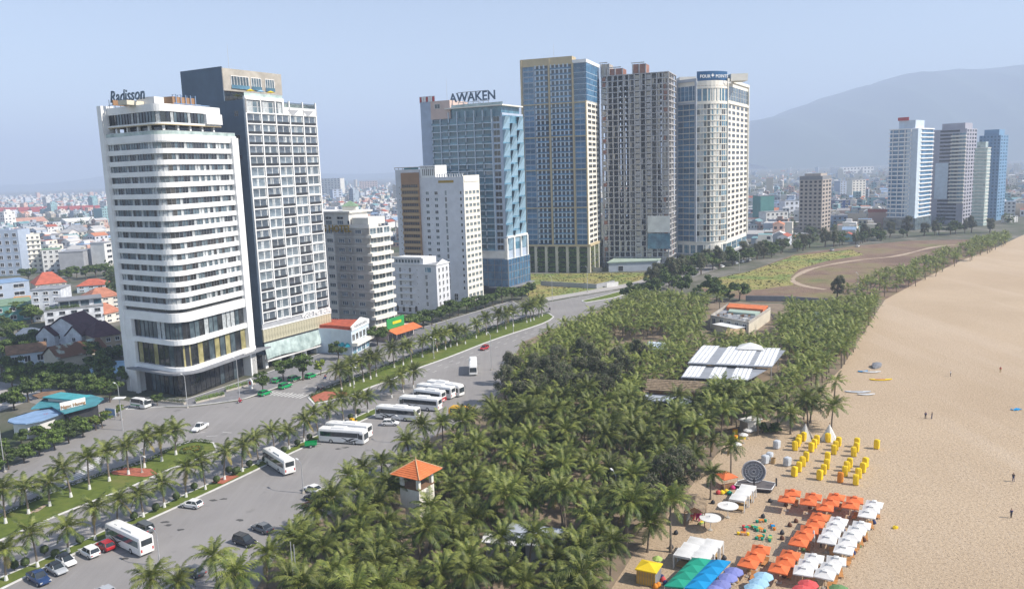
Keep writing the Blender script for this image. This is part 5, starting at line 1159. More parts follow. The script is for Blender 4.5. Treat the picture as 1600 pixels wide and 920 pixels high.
# ------------------------------------------------------------------ low buildings along the pavement
def arcade_shop():
    A, B = xy(G(519, 552)), xy(G(551, 556)); B2 = xy(G(578, 541))
    root = thing('terracotta_shop', 'two-storey white shop with red roof and gabled sign front beside the slate hotel', 'shop', (B.x, B.y, 0))
    n = Vector((-(B2 - B).normalized().y, (B2 - B).normalized().x)); P = local([A, B, B2, B2 + n * 14, A + n * 8], root); zt = HT(B, 516)
    MB().prism(P, 0, zt, 0, 1).build('wall', ['pale_blue', 'roof_red'], root); MB().prism(offset_poly(P, -0.6), zt, zt + 1.0, 0).build('roof', 'roof_red', root)
    fe = Face(B, B2); L = fe.L; b = MB(); b.face([(0, -0.3, zt - 0.3), (L, -0.3, zt - 0.3), (L, -0.3, zt + 1.2), (L * 0.55, -0.3, zt + 3.0), (0, -0.3, zt + 1.2)]); b.face([(0, 0.1, zt - 0.3), (0, 0.1, zt + 1.2), (L * 0.55, 0.1, zt + 3.0), (L, 0.1, zt + 1.2), (L, 0.1, zt - 0.3)]); fbuild(b, 'gable_sign', 'white', root, fe)
    b = MB()
    for k in range(9): b.box(L * 0.15 + k * L * 0.08, L * 0.15 + k * L * 0.08 + L * 0.05, -0.36, -0.31, zt + 0.3, zt + 1.2)
    fbuild(b, 'lettering', 'mid_grey', root, fe)
    for k in range(5): fput('window', window_mesh(L / 5 - 0.8, 2.4, 'white', 'glass_dark', 1), root, fe, L * (k + 0.5) / 5, zt * 0.68)
    fbuild(MB().box(0, L, -2.0, 0, zt * 0.38, zt * 0.5), 'balcony', 'pale_cream', root, fe)
    for k in range(4): fput('shop_window', window_mesh(L / 4 - 0.8, 2.6, 'white', 'glass_teal', 1), root, fe, L * (k + 0.5) / 4, 1.6)
    fa = Face(A, B)
    for k in range(3):
        b = MB(); 
        for j in range(8): a, c = j * math.pi / 8, (j + 1) * math.pi / 8; b.face([(1.3 * math.cos(a), -0.1, 1.3 * math.sin(a)), (1.3 * math.cos(c), -0.1, 1.3 * math.sin(c)), (0, -1.2, 0)])
        fput('awning', b.mesh('awning', 'awning_teal'), root, fa, fa.L * (0.3 + 0.25 * k), zt * 0.35)
mat('awning_teal', (0.02, 0.30, 0.38), 0.7, 0.1, 0.6)
arcade_shop()
def green_sign_shop():
    A, B = xy(G(610, 535)), xy(G(650, 522)); root = thing('green_sign_shop', 'open shop with orange awning under a green roof sign', 'shop', (A.x, A.y, 0))
    f = Face(A, B); L = f.L; fbuild(MB().box(0, L, 1, 12, 0, 4.5), 'wall', 'pink_wall', root, f); b = MB()
    b.face([(-0.5, -3.2, 3.2), (L, -3.2, 3.2), (L, 1, 4.6), (-0.5, 1, 4.6)]); b.face([(-0.5, -3.2, 3.05), (-0.5, 1, 4.45), (L, 1, 4.45), (L, -3.2, 3.05)]); b.face([(-0.5, -3.2, 3.05), (L, -3.2, 3.05), (L, -3.2, 3.2), (-0.5, -3.2, 3.2)]); fbuild(b, 'awning', 'roof_orange', root, f)
    fbuild(MB().box(-0.5, L * 0.62, 0.7, 1.0, 4.6, 8.4), 'sign_board', 'sign_green', root, f); fput('lettering', text_mesh('MARKET', 1.6, 0.04, 0.03, 'cloth_yellow'), root, f, L * 0.33, 5.6, -0.62) if False else fbuild(MB().box(L * .18, L * .5, 0.62, 0.68, 6.1, 7.0), 'sign_stripe', 'cloth_yellow', root, f)
    for k in range(3): fput('shop_window', window_mesh(L / 3 - 0.6, 2.6, 'white', 'glass_dark', 1), root, f, L * (k + .5) / 3, 1.5, -0.98)
mat('sign_green', (0.03, 0.30, 0.08), 0.5, 0.1, 1)
green_sign_shop()
# ------------------------------------------------------------------ mid-distance and far city
wm = bpy.data.materials.new('far_wall'); wm.use_nodes = True; MATS['far_wall'] = wm; t = wm.node_tree; N = t.nodes; Lk = t.links; b_ = N["Principled BSDF"]; b_.inputs["Roughness"].default_value = 0.85
vc = N.new("ShaderNodeVertexColor"); vc.layer_name = 'Col'; Lk.new(vc.outputs[0], b_.inputs["Base Color"])
PAL = [(0.70, 0.70, 0.69), (0.66, 0.62, 0.54), (0.58, 0.52, 0.42), (0.44, 0.50, 0.58), (0.56, 0.60, 0.66), (0.62, 0.42, 0.34), (0.72, 0.68, 0.58), (0.34, 0.40, 0.46), (0.25, 0.40, 0.42), (0.74, 0.73, 0.71)]
RPAL = [(0.45, 0.44, 0.43), (0.36, 0.10, 0.06), (0.50, 0.20, 0.11), (0.24, 0.34, 0.48), (0.55, 0.54, 0.52), (0.32, 0.31, 0.31), (0.15, 0.30, 0.32), (0.62, 0.61, 0.59)]
WIN = (0.05, 0.06, 0.075)
def city_block(V, Fc, Cc, x, y, w, d, h, a, r, gable, wins=True):
    ca, sa = math.cos(a), math.sin(a); T = lambda p: (x + p[0] * ca - p[1] * sa, y + p[0] * sa + p[1] * ca, p[2])
    def q(pts, c): i = len(V); V.extend(T(p) for p in pts); Fc.append(tuple(range(i, i + len(pts)))); Cc.append(c)
    ci = r.randrange(10); cw = PAL[ci]; cr = r.choice(RPAL); k = r.uniform(0.85, 1.1); cw = tuple(v * k for v in cw); hw, hd = w / 2, d / 2
    q([(-hw, -hd, 0), (hw, -hd, 0), (hw, -hd, h), (-hw, -hd, h)], cw); q([(hw, -hd, 0), (hw, hd, 0), (hw, hd, h), (hw, -hd, h)], cw)
    q([(-hw, hd, 0), (-hw, -hd, 0), (-hw, -hd, h), (-hw, hd, h)], cw); q([(hw, hd, 0), (-hw, hd, 0), (-hw, hd, h), (hw, hd, h)], cw)
    if gable:
        g_ = h + w * 0.25; q([(-hw - .4, -hd - .4, h - .1), (0, -hd - .4, g_), (0, hd + .4, g_), (-hw - .4, hd + .4, h - .1)], cr); q([(hw + .4, -hd - .4, h - .1), (hw + .4, hd + .4, h - .1), (0, hd + .4, g_), (0, -hd - .4, g_)], cr)
        q([(-hw, -hd, h), (hw, -hd, h), (0, -hd, g_)], cw); q([(-hw, hd, h), (0, hd, g_), (hw, hd, h)], cw)
    else:
        q([(-hw, -hd, h), (hw, -hd, h), (hw, hd, h), (-hw, hd, h)], cr)
        if r.random() < .5:
            s = w * .22; px, py = r.uniform(-hw + s, hw - s), r.uniform(-hd + s, hd - s); z1 = h + 2.4
            for (a0, b0), (a1, b1) in (((-s, -s), (s, -s)), ((s, -s), (s, s)), ((s, s), (-s, s)), ((-s, s), (-s, -s))): q([(px + a0, py + b0, h), (px + a1, py + b1, h), (px + a1, py + b1, z1), (px + a0, py + b0, z1)], cw)
            q([(px - s, py - s, z1), (px + s, py - s, z1), (px + s, py + s, z1), (px - s, py + s, z1)], (0.6, 0.6, 0.6))
    if wins:
        nf = max(1, int(h / 3.4)); nw = max(1, int(w / 3.2)); nd = max(1, int(d / 3.8))
        for f_ in range(nf):
            z = h / nf * (f_ + .3); zh = h / nf * .42
            for i in range(nw): 
                if r.random() < .8: xx = -hw + w * (i + .25) / nw; ww = w / nw * .5; q([(xx, -hd - .06, z), (xx + ww, -hd - .06, z), (xx + ww, -hd - .06, z + zh), (xx, -hd - .06, z + zh)], WIN)
            for i in range(nd):
                if r.random() < .6: yy = -hd + d * (i + .3) / nd; ww = d / nd * .4; q([(hw + .06, yy, z), (hw + .06, yy + ww, z), (hw + .06, yy + ww, z + zh), (hw + .06, yy, z + zh)], WIN)
    return ci
def finish_city(name, V, Fc, Cc, loc=(0, 0, 0)):
    me = bpy.data.meshes.new(name); me.from_pydata(V, [], Fc); me.update(); ca = me.color_attributes.new('Col', 'FLOAT_COLOR', 'CORNER'); buf = []
    for f_, c in zip(Fc, Cc): buf += [c[0], c[1], c[2], 1.0] * len(f_)
    ca.data.foreach_set('color', buf); me.materials.append(wm); return put(name, me, None, loc)
def in_city(x, y):
    """is this ground point in the built-up area seen between the towers (photo pixel test)"""
    p = PX((x, y, 0)); return p
r = random.Random(21); spots = []
for x in range(-40, 1640, 1): pass
near = 0; cand = []
tries = 0
while len(cand) < 5200 and tries < 40000:
    tries += 1
    px_ = r.choice([r.uniform(-40, 165), r.uniform(-40, 165), r.uniform(495, 680), r.uniform(1165, 1640), r.uniform(-40, 1640)]); y_ = r.random()
    dist = 1.0 / (1 / 430 + (1 / 4600 - 1 / 430) * (r.random() ** 0.72)); d = ray(px_, 300); d = d / d.y; x, y = d.x * dist, dist
    pp = PX((x, y, 0))
    if pp[0] < 170 and (pp[1] > 415 or 340 < pp[1] < 358 or (90 < pp[0] < 152 and 360 < pp[1] < 386)): continue
    if 170 <= pp[0] < 700 and (pp[1] > 400 or (pp[0] > 560 and pp[1] > 385)): continue
    if 700 <= pp[0] < 1165 and pp[1] > 345: continue
    if 1165 <= pp[0] < 1330 and pp[1] > 386 : continue
    if 1230 < pp[0] < 1320 and pp[1] > 355: continue
    if pp[0] >= 1330 and pp[1] > 366: continue
    if pp[0] > 1375 and pp[1] > 338: continue
    cand.append((x, y))
grid = {}
def free(x, y, rad_):
    c = (int(x // 12), int(y // 12))
    for i in (-1, 0, 1):
        for j in (-1, 0, 1):
            for (a, b2) in grid.get((c[0] + i, c[1] + j), ()):
                if (a - x) ** 2 + (b2 - y) ** 2 < rad_ ** 2: return False
    grid.setdefault(c, []).append((x, y)); return True
PALN = ['white', 'cream', 'tan', 'blue-grey', 'pale blue', 'salmon', 'ivory', 'slate', 'teal', 'bright white']
CLM = [(60, 345, 'the far maroon terraces'), (120, 365, 'the cream villa'), (30, 395, 'the cream narrow hotel'), (150, 400, 'the grey blind block'), (518, 292, 'the pale apartment slab'), (576, 290, 'the salmon block'), (588, 324, 'the white house in trees'), (650, 330, 'the brown-striped hotel'), (1198, 330, 'the teal blind wall'), (1237, 330, 'the purple-roofed white house'), (1273, 350, 'the brown mid-rise'), (1332, 300, 'the twin pale hotels'), (1318, 345, 'the low grey-blue block'), (1425, 340, 'the banded far tower'), (1495, 340, 'the grey far tower'), (1556, 335, 'the blue far tower'), (1175, 358, 'the white cubic house'), (520, 330, 'the slate hotel edge'), (620, 310, 'the cream hotel roofline'), (1590, 340, 'the far promenade end')]
cand.sort(key=lambda p: p[1]); V, Fc, Cc = [], [], []; nh = 0
for (x, y) in cand:
    if not free(x, y, 9.5): continue
    w_, d_ = r.uniform(6, 11), r.uniform(9, 16); h_ = r.choice([4, 4, 7, 7, 7, 10, 13]) * r.uniform(0.9, 1.1)
    if y > 900 and r.random() < .018: h_ = r.uniform(18, 34); w_ *= 1.5
    a = rad(-24) + r.choice([0, 0, math.pi / 2]) + r.gauss(0, 0.08)
    if nh < 260 and y < 1500:
        v, f_, c_ = [], [], []; gb = r.random() < .3; ci = city_block(v, f_, c_, 0, 0, w_, d_, h_, a, r, gb); o = finish_city('town_house', v, f_, c_, (x, y, 0)); nh += 1
        pp = PX((x, y, 0)); lm = min(CLM, key=lambda q: (q[0] - pp[0]) ** 2 + 4 * (q[1] - pp[1]) ** 2); zone = ('left of ' if pp[0] < lm[0] else 'right of ') + lm[2]
        tag(o, '%s%s hazy town house %s, %s' % (('low ' if h_ < 6 else 'tall ' if h_ > 11 else ''), PALN[ci], 'with pitched roof' if gb else 'with flat roof', zone), 'house', 'hazy town houses ' + zone)
    else: city_block(V, Fc, Cc, x, y, w_, d_, h_, a, r, r.random() < .3, y < 2000)
o = finish_city('far_town', V, Fc, Cc); tag(o, 'hazy mass of far-off town houses reaching to the horizon', 'town', kind='stuff')
# a few far blocks one can pick out
for (lab, x0, y0, x1, y1, yt, dp, wl, nx, nz) in (('pale cream far apartment slab on the skyline behind the slate hotel', 503, 306, 533, 306, 279, 14, 'pale_cream', 6, 10), ('salmon far apartment block on the skyline', 562, 296, 590, 295, 283, 14, 'pink_wall', 7, 4),
        ('blue-sided block with white balconies behind the slate hotel', 521, 318, 536, 317, 296, 10, 'blue_wall', 2, 6), ('white three-storey house among the trees behind the cream hotel', 578, 331, 598, 330, 318, 10, 'white_rough', 4, 3),
        ('teal blind-walled block right of the curved-front tower', 1188, 352, 1209, 351, 306, 16, 'green_wall', 0, 0), ('white block stepped before the teal wall', 1197, 354, 1231, 352, 331, 12, 'white_rough', 5, 3),
        ('white house with purple roof left of the brown mid-rise', 1226, 344, 1248, 343, 314, 12, 'white_blue', 3, 4), ('white cubic house beside the curved-front tower', 1168, 366, 1183, 365, 351, 8, 'white_rough', 3, 2),
        ('white low house before the brown mid-rise', 1197, 362, 1232, 361, 354, 12, 'white_rough', 3, 1), ('long shop with orange fascia left of the brown mid-rise', 1203, 374, 1263, 371, 367, 10, 'orange_wall', 6, 1),
        ('twin pale hotel blocks right of the brown mid-rise, left one', 1312, 312, 1330, 311, 283, 12, 'blue_wall', 4, 8), ('twin pale hotel blocks right of the brown mid-rise, right one', 1331, 313, 1352, 312, 281, 12, 'pale_cream', 4, 8),
        ('navy block right of the brown mid-rise', 1308, 334, 1328, 333, 313, 12, 'car_navy', 2, 4), ('wide grey hangar-like hall under the mountain', 1312, 272, 1365, 270, 261, 60, 'white_rough', 10, 2),
        ('white stucco block at the beach end of the far promenade', 1578, 348, 1590, 347, 338, 8, 'white_rough', 3, 3), ('grey-blue low block left of the banded tower', 1300, 356, 1332, 355, 338, 14, 'blue_wall', 4, 3)):
    H_('apartment_block' if nz > 3 else 'low_block', lab, (x0, y0), (x1, y1), dp, yt, wl, 'flat', 'roof_grey', nx, nz, cat='building')
mat('weed', (0.19, 0.19, 0.07), 0.9, 0.25, 0.05, c2=(0.26, 0.22, 0.10))

# ------------------------------------------------------------------ palms
def frond_geo(L, a0, droop, r, npair=17, wid=0.085):
    """one coconut frond along +x: arched rib and two combs of leaflets; faces (pts, material)"""
    out = []; N = npair; p = Vector((0.12, 0, 0)); pts = []; ang = a0
    for i in range(N + 1):
        pts.append((p.copy(), ang)); p = p + Vector((math.cos(ang), 0, math.sin(ang))) * (L / N); ang -= droop / N * (0.5 + 1.2 * i / N)
    for i in range(0, N, 2):
        a, b = pts[i][0], pts[min(i + 2, N)][0]; w = 0.05 * (1 - i / N) + 0.012; out.append(([a + Vector((0, -w, 0)), b + Vector((0, -w * .8, 0)), b + Vector((0, w * .8, 0)), a + Vector((0, w, 0))], 1))
    for i in range(2, N + 1):
        t = i / N; c, an = pts[i]; ln = L * 0.27 * math.sin(math.pi * (0.16 + 0.80 * t)) ** 0.7; tg = Vector((math.cos(an), 0, math.sin(an))); up = Vector((-math.sin(an), 0, math.cos(an)))
        for s in (-1, 1):
            sag = r.uniform(0.25, 0.75); d = (tg * (0.45 + 0.4 * t) + Vector((0, s, 0)) * 0.9 + up * (0.25 - sag)).normalized(); dd = (d - Vector((0, 0, 0.5 * sag + 0.15))).normalized()
            l = ln * r.uniform(0.85, 1.1); m = c + d * l * 0.55; e = m + dd * l * 0.5; w = tg * wid
            out.append(([c - w, m - w * 0.9, m + w * 0.9, c + w], 0)); out.append(([m - w * 0.9, e, m + w * 0.9], 0))
    return out
def frond_mesh(seed, L, a0, droop, leaf, npair=17):
    b = MB(); r = random.Random(seed)
    for pts, m in frond_geo(L * 1.28, a0, droop, r, 21, .075): b.face(pts, m)
    return b.mesh('frond', [leaf, 'palm_rib'])
FS = 1.28
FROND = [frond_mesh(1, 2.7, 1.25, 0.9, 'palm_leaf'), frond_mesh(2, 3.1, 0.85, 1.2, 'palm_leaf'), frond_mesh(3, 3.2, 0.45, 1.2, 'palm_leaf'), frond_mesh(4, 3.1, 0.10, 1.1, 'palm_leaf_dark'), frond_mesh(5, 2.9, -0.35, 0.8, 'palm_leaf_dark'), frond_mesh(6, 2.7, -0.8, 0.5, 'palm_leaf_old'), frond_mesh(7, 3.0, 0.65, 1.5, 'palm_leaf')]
def frond_plan(r, n=24):
    for k in range(n):
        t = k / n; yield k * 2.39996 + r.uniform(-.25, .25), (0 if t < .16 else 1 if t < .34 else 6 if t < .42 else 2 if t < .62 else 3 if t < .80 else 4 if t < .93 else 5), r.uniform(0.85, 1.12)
def crown_mesh(seed, n=24, npair=17, wid=0.085):
    r = random.Random(seed); b = MB(); spec = [(2.7, 1.25, .9), (3.1, .85, 1.2), (3.2, .45, 1.2), (3.1, .1, 1.1), (2.9, -.35, .8), (2.7, -.8, .5), (3.0, .65, 1.5)]
    for az, ty, sc_ in frond_plan(r, n):
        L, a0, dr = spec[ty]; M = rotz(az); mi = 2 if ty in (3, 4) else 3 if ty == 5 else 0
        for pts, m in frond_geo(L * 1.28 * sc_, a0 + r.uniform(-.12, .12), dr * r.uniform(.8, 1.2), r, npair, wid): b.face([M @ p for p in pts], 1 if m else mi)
    for k in range(7):
        a = k * 0.9; p = Vector((0.28 * math.cos(a), 0.28 * math.sin(a), -0.25)); b.tube([p + Vector((0, 0, -.16)), p, p + Vector((0, 0, .16))], [0.05, 0.16, 0.05], 5, 4)
    return b.mesh('crown', ['palm_leaf', 'palm_rib', 'palm_leaf_dark', 'palm_leaf_old', 'coconut'])
def trunk_mesh(h, lean, seed, white=0.0):
    r = random.Random(seed); b = MB(); n = 7; az = r.uniform(0, 6.28); pts = []; rs = []
    for i in range(n + 1):
        t = i / n; o = lean * t * t; pts.append((math.cos(az) * o, math.sin(az) * o, h * t)); rs.append(0.20 - 0.07 * t + (0.12 if i == 0 else 0))
    if white:
        tw = white / h; q = [pts[0], (math.cos(az) * lean * tw * tw, math.sin(az) * lean * tw * tw, white)]; b.tube(q, [rs[0] + .01, 0.21], 8, 1); b.tube([q[1]] + pts[1:], [0.2] + rs[1:], 8, 0)
    else: b.tube(pts, rs, 7, 0)
    return b.mesh('trunk', ['palm_trunk', 'wall_white']), Vector(pts[-1])
CROWNS = [crown_mesh(40 + k, 27) for k in range(7)]
TR_ROAD = [trunk_mesh(h, l, k, 1.0) for k, (h, l) in enumerate([(5.2, .5), (5.8, .7), (4.8, .3), (6.2, .8)])]
TR_GROVE = [trunk_mesh(h, l, 20 + k) for k, (h, l) in enumerate([(5.5, .6), (6.5, 1.1), (7.4, .9), (6.0, .3), (4.6, .5)])]
HEART = MB(); HEART.tube([(0, 0, -.5), (0, 0, 0), (0, 0, .5)], [0.13, 0.2, 0.05], 6, 0)
for k in range(6):
    a = k * 1.05; p = Vector((0.27 * math.cos(a), 0.27 * math.sin(a), -0.2)); HEART.tube([p + Vector((0, 0, -.16)), p, p + Vector((0, 0, .16))], [0.05, 0.16, 0.05], 5, 1)
HEART = HEART.mesh('crown', ['palm_rib', 'coconut'])
def palm(p, label, group, r, trunks, detailed=False, s=1.0):
    root = thing('palm_tree', label, 'palm tree', (p[0], p[1], p[2] if len(p) > 2 else 0), r.uniform(0, 6.28), group); root.scale = (s, s, s * r.uniform(.93, 1.1))
    tm, top = r.choice(trunks); put('trunk', tm, root)
    if detailed:
        c = put('crown', HEART, root, top)
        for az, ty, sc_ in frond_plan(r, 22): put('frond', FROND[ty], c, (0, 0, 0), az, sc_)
    else: put('crown', r.choice(CROWNS), root, top, r.uniform(0, 6.28), r.uniform(.92, 1.1))
    return root
r = random.Random(77)
row = [(10, 906), (59, 885), (107, 862), (149, 843), (184, 824), (224, 807), (257, 792), (291, 776), (321, 764), (351, 749), (379, 736), (404, 724), (430, 712), (452, 701), (475, 690), (497, 679), (516, 669), (537, 661), (556, 652), (575, 644), (612, 621), (630, 613), (646, 606)]
for k, p in enumerate(row): palm(tuple(G(*p, 0.1)), '%s coconut palm from the near end of the grass verge beside the parking area' % ORD[k], 'palms on the parking verge', r, TR_ROAD, k < 17, .9)
row = [(-18, 830), (9, 817), (45, 802), (78, 790), (111, 776), (140, 764), (171, 751), (201, 741), (226, 730), (253, 720), (275, 710)]
for k, p in enumerate(row): palm(tuple(G(*p, 0.1)), '%s coconut palm from the near end of the near grass median' % ORD[k], 'palms on the near median', r, TR_ROAD, True, 1.0)
row = [(534, 610), (547, 603), (553, 600), (568, 596), (579, 592), (588, 588), (616, 574), (630, 570), (643, 567), (660, 558), (677, 551), (683, 549), (696, 546), (704, 542), (714, 540), (727, 537), (744, 528), (760, 523), (777, 519), (790, 514), (802, 510), (823, 504), (829, 502), (834, 500), (842, 496), (847, 494)]
for k, p in enumerate(row): palm(tuple(G(*p, 0.1)), '%s coconut palm from the near end of the far grass median' % ORD[k], 'palms on the far median', r, TR_ROAD, False, .98)
GROVE = [(330, 985), (420, 905), (470, 840), (520, 800), (580, 762), (650, 728), (715, 690), (790, 655), (802, 615), (815, 575), (858, 540), (905, 514), (950, 494), (1010, 472), (1090, 478), (1180, 492), (1290, 492), (1372, 476), (1362, 502), (1340, 537), (1312, 578), (1275, 612), (1215, 648), (1165, 668), (1130, 695), (1095, 740), (1050, 800), (1015, 842), (985, 870), (950, 925), (930, 1020), (380, 1020)]
def inside(p, poly):
    c = False; n = len(poly)
    for i in range(n):
        a, b = poly[i], poly[i - 1]
        if (a.y > p.y) != (b.y > p.y) and p.x < (b.x - a.x) * (p.y - a.y) / (b.y - a.y) + a.x: c = not c
    return c
GW = [xy(p) for p in GP(GROVE)]
HOLES = [[xy(G(x, y)) for x, y in q] for q in ([(1052, 628), (1218, 628), (1245, 575), (1085, 570)], [(985, 655), (1115, 655), (1120, 612), (1000, 612)], [(1095, 548), (1215, 552), (1218, 485), (1100, 485)], [(618, 856), (700, 856), (692, 800), (622, 800)], [(755, 884), (895, 884), (895, 846), (755, 846)], [(1195, 512), (1232, 512), (1232, 490), (1195, 490)], [(945, 560), (1050, 560), (1050, 532), (945, 532)], [(430, 830), (535, 830), (535, 780), (430, 780)], [(1048, 850), (1110, 850), (1110, 810), (1048, 810)])]
PINES = [(790, 632), (822, 622), (850, 612), (880, 618), (905, 606), (932, 612), (955, 624), (872, 588), (845, 640), (1000, 576), (1040, 800), (1012, 822), (1065, 778), (915, 640), (800, 600), (1308, 468), (835, 600), (865, 628), (890, 642), (925, 590), (945, 642), (975, 606), (815, 648), (962, 584), (905, 574), (860, 600)]
PW = [xy(G(*p)) for p in PINES]
xs = [p.x for p in GW]; ys = [p.y for p in GW]; pts = []; grid = {}
def free2(x, y, d):
    c = (int(x // 8), int(y // 8))
    for i in (-1, 0, 1):
        for j in (-1, 0, 1):
            for (a, b) in grid.get((c[0] + i, c[1] + j), ()):
                if (a - x) ** 2 + (b - y) ** 2 < d * d: return False
    return True
for _ in range(24000):
    p = Vector((r.uniform(min(xs), max(xs)), r.uniform(min(ys), max(ys))))
    if not inside(p, GW) or any(inside(p, h) for h in HOLES) or any((p - q).length < 3.4 for q in PW) or not free2(p.x, p.y, 3.75): continue
    grid.setdefault((int(p.x // 8), int(p.y // 8)), []).append((p.x, p.y)); pts.append(p)
# the palm line between field and beach, and lone palms on the sand
line = smooth_line(GP([(1383, 470), (1420, 452), (1455, 436), (1490, 420), (1530, 402), (1562, 388), (1590, 374)]), 6); LL = linelen(line); s = 0
while s < LL:
    p, u = at_len(line, s)
    for k in range(2):
        q = p + Vector((-u.y, u.x)) * r.uniform(0, 16); 
        if free2(q.x, q.y, 4.0): grid.setdefault((int(q.x // 8), int(q.y // 8)), []).append((q.x, q.y)); pts.append(q)
    s += r.uniform(3.5, 6.5)
for (x, y) in [(1142, 741), (1184, 680), (1215, 665), (1235, 678), (1262, 668), (1299, 672), (1256, 655), (1048, 862), (1012, 862), (1110, 780), (1266, 660), (1282, 640), (1305, 622), (285, 940), (340, 918), (236, 958)]: pts.append(xy(G(x, y)))
LMK = [(652, 745, 'the orange-roofed lookout'), (830, 840, 'the grey bar pavilion'), (1055, 605, 'the thatched hall'), (1145, 560, 'the panel-roofed hall'), (1080, 750, 'the beach stage'), (1012, 880, 'the yellow booth'), (463, 880, 'the thin twin poles'), (382, 850, 'the black SUV'), (490, 785, 'the cars under the palms'), (620, 660, 'the parked coaches'), (870, 600, 'the dark casuarinas'), (1040, 770, 'the shoreward casuarinas'), (963, 750, 'the white lamp in the grove'), (285, 900, 'the near grey car'), (690, 915, 'the lamp at the lower edge'), (1190, 660, 'the plank shack'), (720, 700, 'the blue and yellow minibus'), (820, 720, 'the open heart of the grove'), (740, 800, 'the near white awnings'), (940, 840, 'the beach-side thicket')]
pts.sort(key=lambda p: p.y); nobj = 235; far = MB()
FARC = [crown_mesh(70 + k, 18, 9, 0.15) for k in range(4)]
fc = [([tuple(v.co) for v in m.vertices], [tuple(q.vertices) for q in m.polygons], [q.material_index for q in m.polygons]) for m in FARC]
for k, p in enumerate(pts):
    if k < nobj:
        sp_ = r.uniform(.74, 1.04)
        pp = PX((p.x, p.y, 5)); lm = min(LMK, key=lambda q: (q[0] - pp[0]) ** 2 + 3 * (q[1] - pp[1]) ** 2); dx, dy = pp[0] - lm[0], pp[1] - lm[1]; zone = ('left of ' if dx < 0 else 'right of ') + lm[2] if abs(dx) > 1.5 * abs(dy) else ('in front of ' if dy > 0 else 'behind ') + lm[2]
        palm((p.x, p.y, 0), ('tall' if sp_ > .92 else 'low' if sp_ < .82 else 'mid-height') + ' coconut palm in the dense grove ' + zone, 'grove palms ' + zone, r, TR_GROVE, False, sp_)
    else:
        h = r.uniform(3.6, 5.6); V, Fq, Mq = r.choice(fc); M = Matrix.Translation((p.x, p.y, h)) @ rotz(r.uniform(0, 6.28)) @ Matrix.Scale(r.uniform(.8, 1.02), 4); i = len(far.v)
        far.v += [tuple(M @ Vector(v)) for v in V]; far.f += [tuple(i + a for a in q) for q in Fq]; far.m += Mq; far.tube([(p.x + r.uniform(-.5, .5), p.y + r.uniform(-.5, .5), 0), (p.x, p.y, h)], [0.2, 0.14], 5, 5)
o = far.build('palm_grove', ['palm_leaf', 'palm_rib', 'palm_leaf_dark', 'palm_leaf_old', 'coconut', 'palm_trunk']); tag(o, 'mass of far coconut palms filling the back of the grove and beach edge', 'palm grove', kind='stuff')
print('palms', len(pts))

# ------------------------------------------------------------------ broadleaf trees, pines, shrubs
def leafy(seed, Ht, Rr, n, leaf, mats, flat=0.7, clumps=16, narrow=0.5, zc=None, thin=False):
    r = random.Random(seed); b = MB(); t = MB(); zc = zc or Ht * 0.66; top = Vector((r.uniform(-.3, .3), r.uniform(-.3, .3), Ht * 0.45)); t.tube([(0, 0, 0), top * 0.5, top], [Ht * .035, Ht * .028, Ht * .022], 7)
    cs = []
    for k in range(clumps):
        a = r.uniform(0, 6.28); q = math.sqrt(r.random()) * Rr * 0.8; z = zc + r.uniform(-1, 1) * (Ht - zc) * 0.8 * (1 - (q / Rr) ** 2 * 0.5); c = Vector((q * math.cos(a), q * math.sin(a), z)); cs.append(c)
        if k < 8: m = (top + c) / 2 + Vector((0, 0, -.15 * Rr)); t.tube([top * r.uniform(.6, 1), m, c], [Ht * .014, Ht * .009, Ht * .004], 5)
    for _ in range(n):
        c = r.choice(cs); d = Vector((r.gauss(0, 1), r.gauss(0, 1), r.gauss(0, flat))); d = d.normalized() * (Rr * 0.34 * r.random() ** 0.45); d.z *= flat; p = c + d
        if p.z < Ht * .25: continue
        s = leaf * r.uniform(.6, 1.3); nrm = (d.normalized() + Vector((r.gauss(0, .5), r.gauss(0, .5), r.gauss(0.4, .5)))).normalized(); u = nrm.orthogonal().normalized(); u.rotate(Matrix.Rotation(r.uniform(0, 6.28), 3, nrm)); v = nrm.cross(u) * (narrow if thin else 0.7)
        b.face([p - u * s, p - v * s, p + u * s, p + v * s], 0 if r.random() < .7 else 1)
    return t.mesh('trunk', 'bark'), b.mesh('crown', mats)
TREES = {'broad': [leafy(k, 7.0, 4.2, 2600, .34, ['leaf_green', 'leaf_dark'], .6) for k in (1, 2, 3)], 'street': [leafy(10 + k, 5.6, 2.9, 1500, .26, ['leaf_green', 'leaf_dark'], .6) for k in range(2)],
         'dark': [leafy(20 + k, 7.5, 3.8, 2400, .34, ['leaf_dark', 'leaf_green'], .7) for k in range(3)], 'yellow': [leafy(30, 6.0, 3.4, 1900, .3, ['leaf_green', 'leaf_yellow'], .6)], 'bright': [leafy(31, 4.6, 2.0, 900, .24, ['lime_leaf', 'leaf_green'], .7)],
         'pine': [leafy(40 + k, 10.5, 3.0, 3000, .42, ['needle', 'leaf_dark'], 1.0, 26, .22, 5.8, True) for k in range(3)], 'bush': [leafy(50 + k, 3.2, 2.4, 1000, .26, ['leaf_dark', 'leaf_green'], .8, 12, zc=1.6) for k in range(2)]}
def tree(px, kind, label, group, s=1.0, name='tree', cat='tree', rr=random.Random(5)):
    p = G(*px) if len(px) == 2 else Vector(px); t, c = rr.choice(TREES[kind]); root = thing(name, label, cat, (p.x, p.y, 0), rr.uniform(0, 6.28), group); root.scale = (s, s, s * rr.uniform(.9, 1.1)); put('trunk', t, root); put('crown', c, root); return root
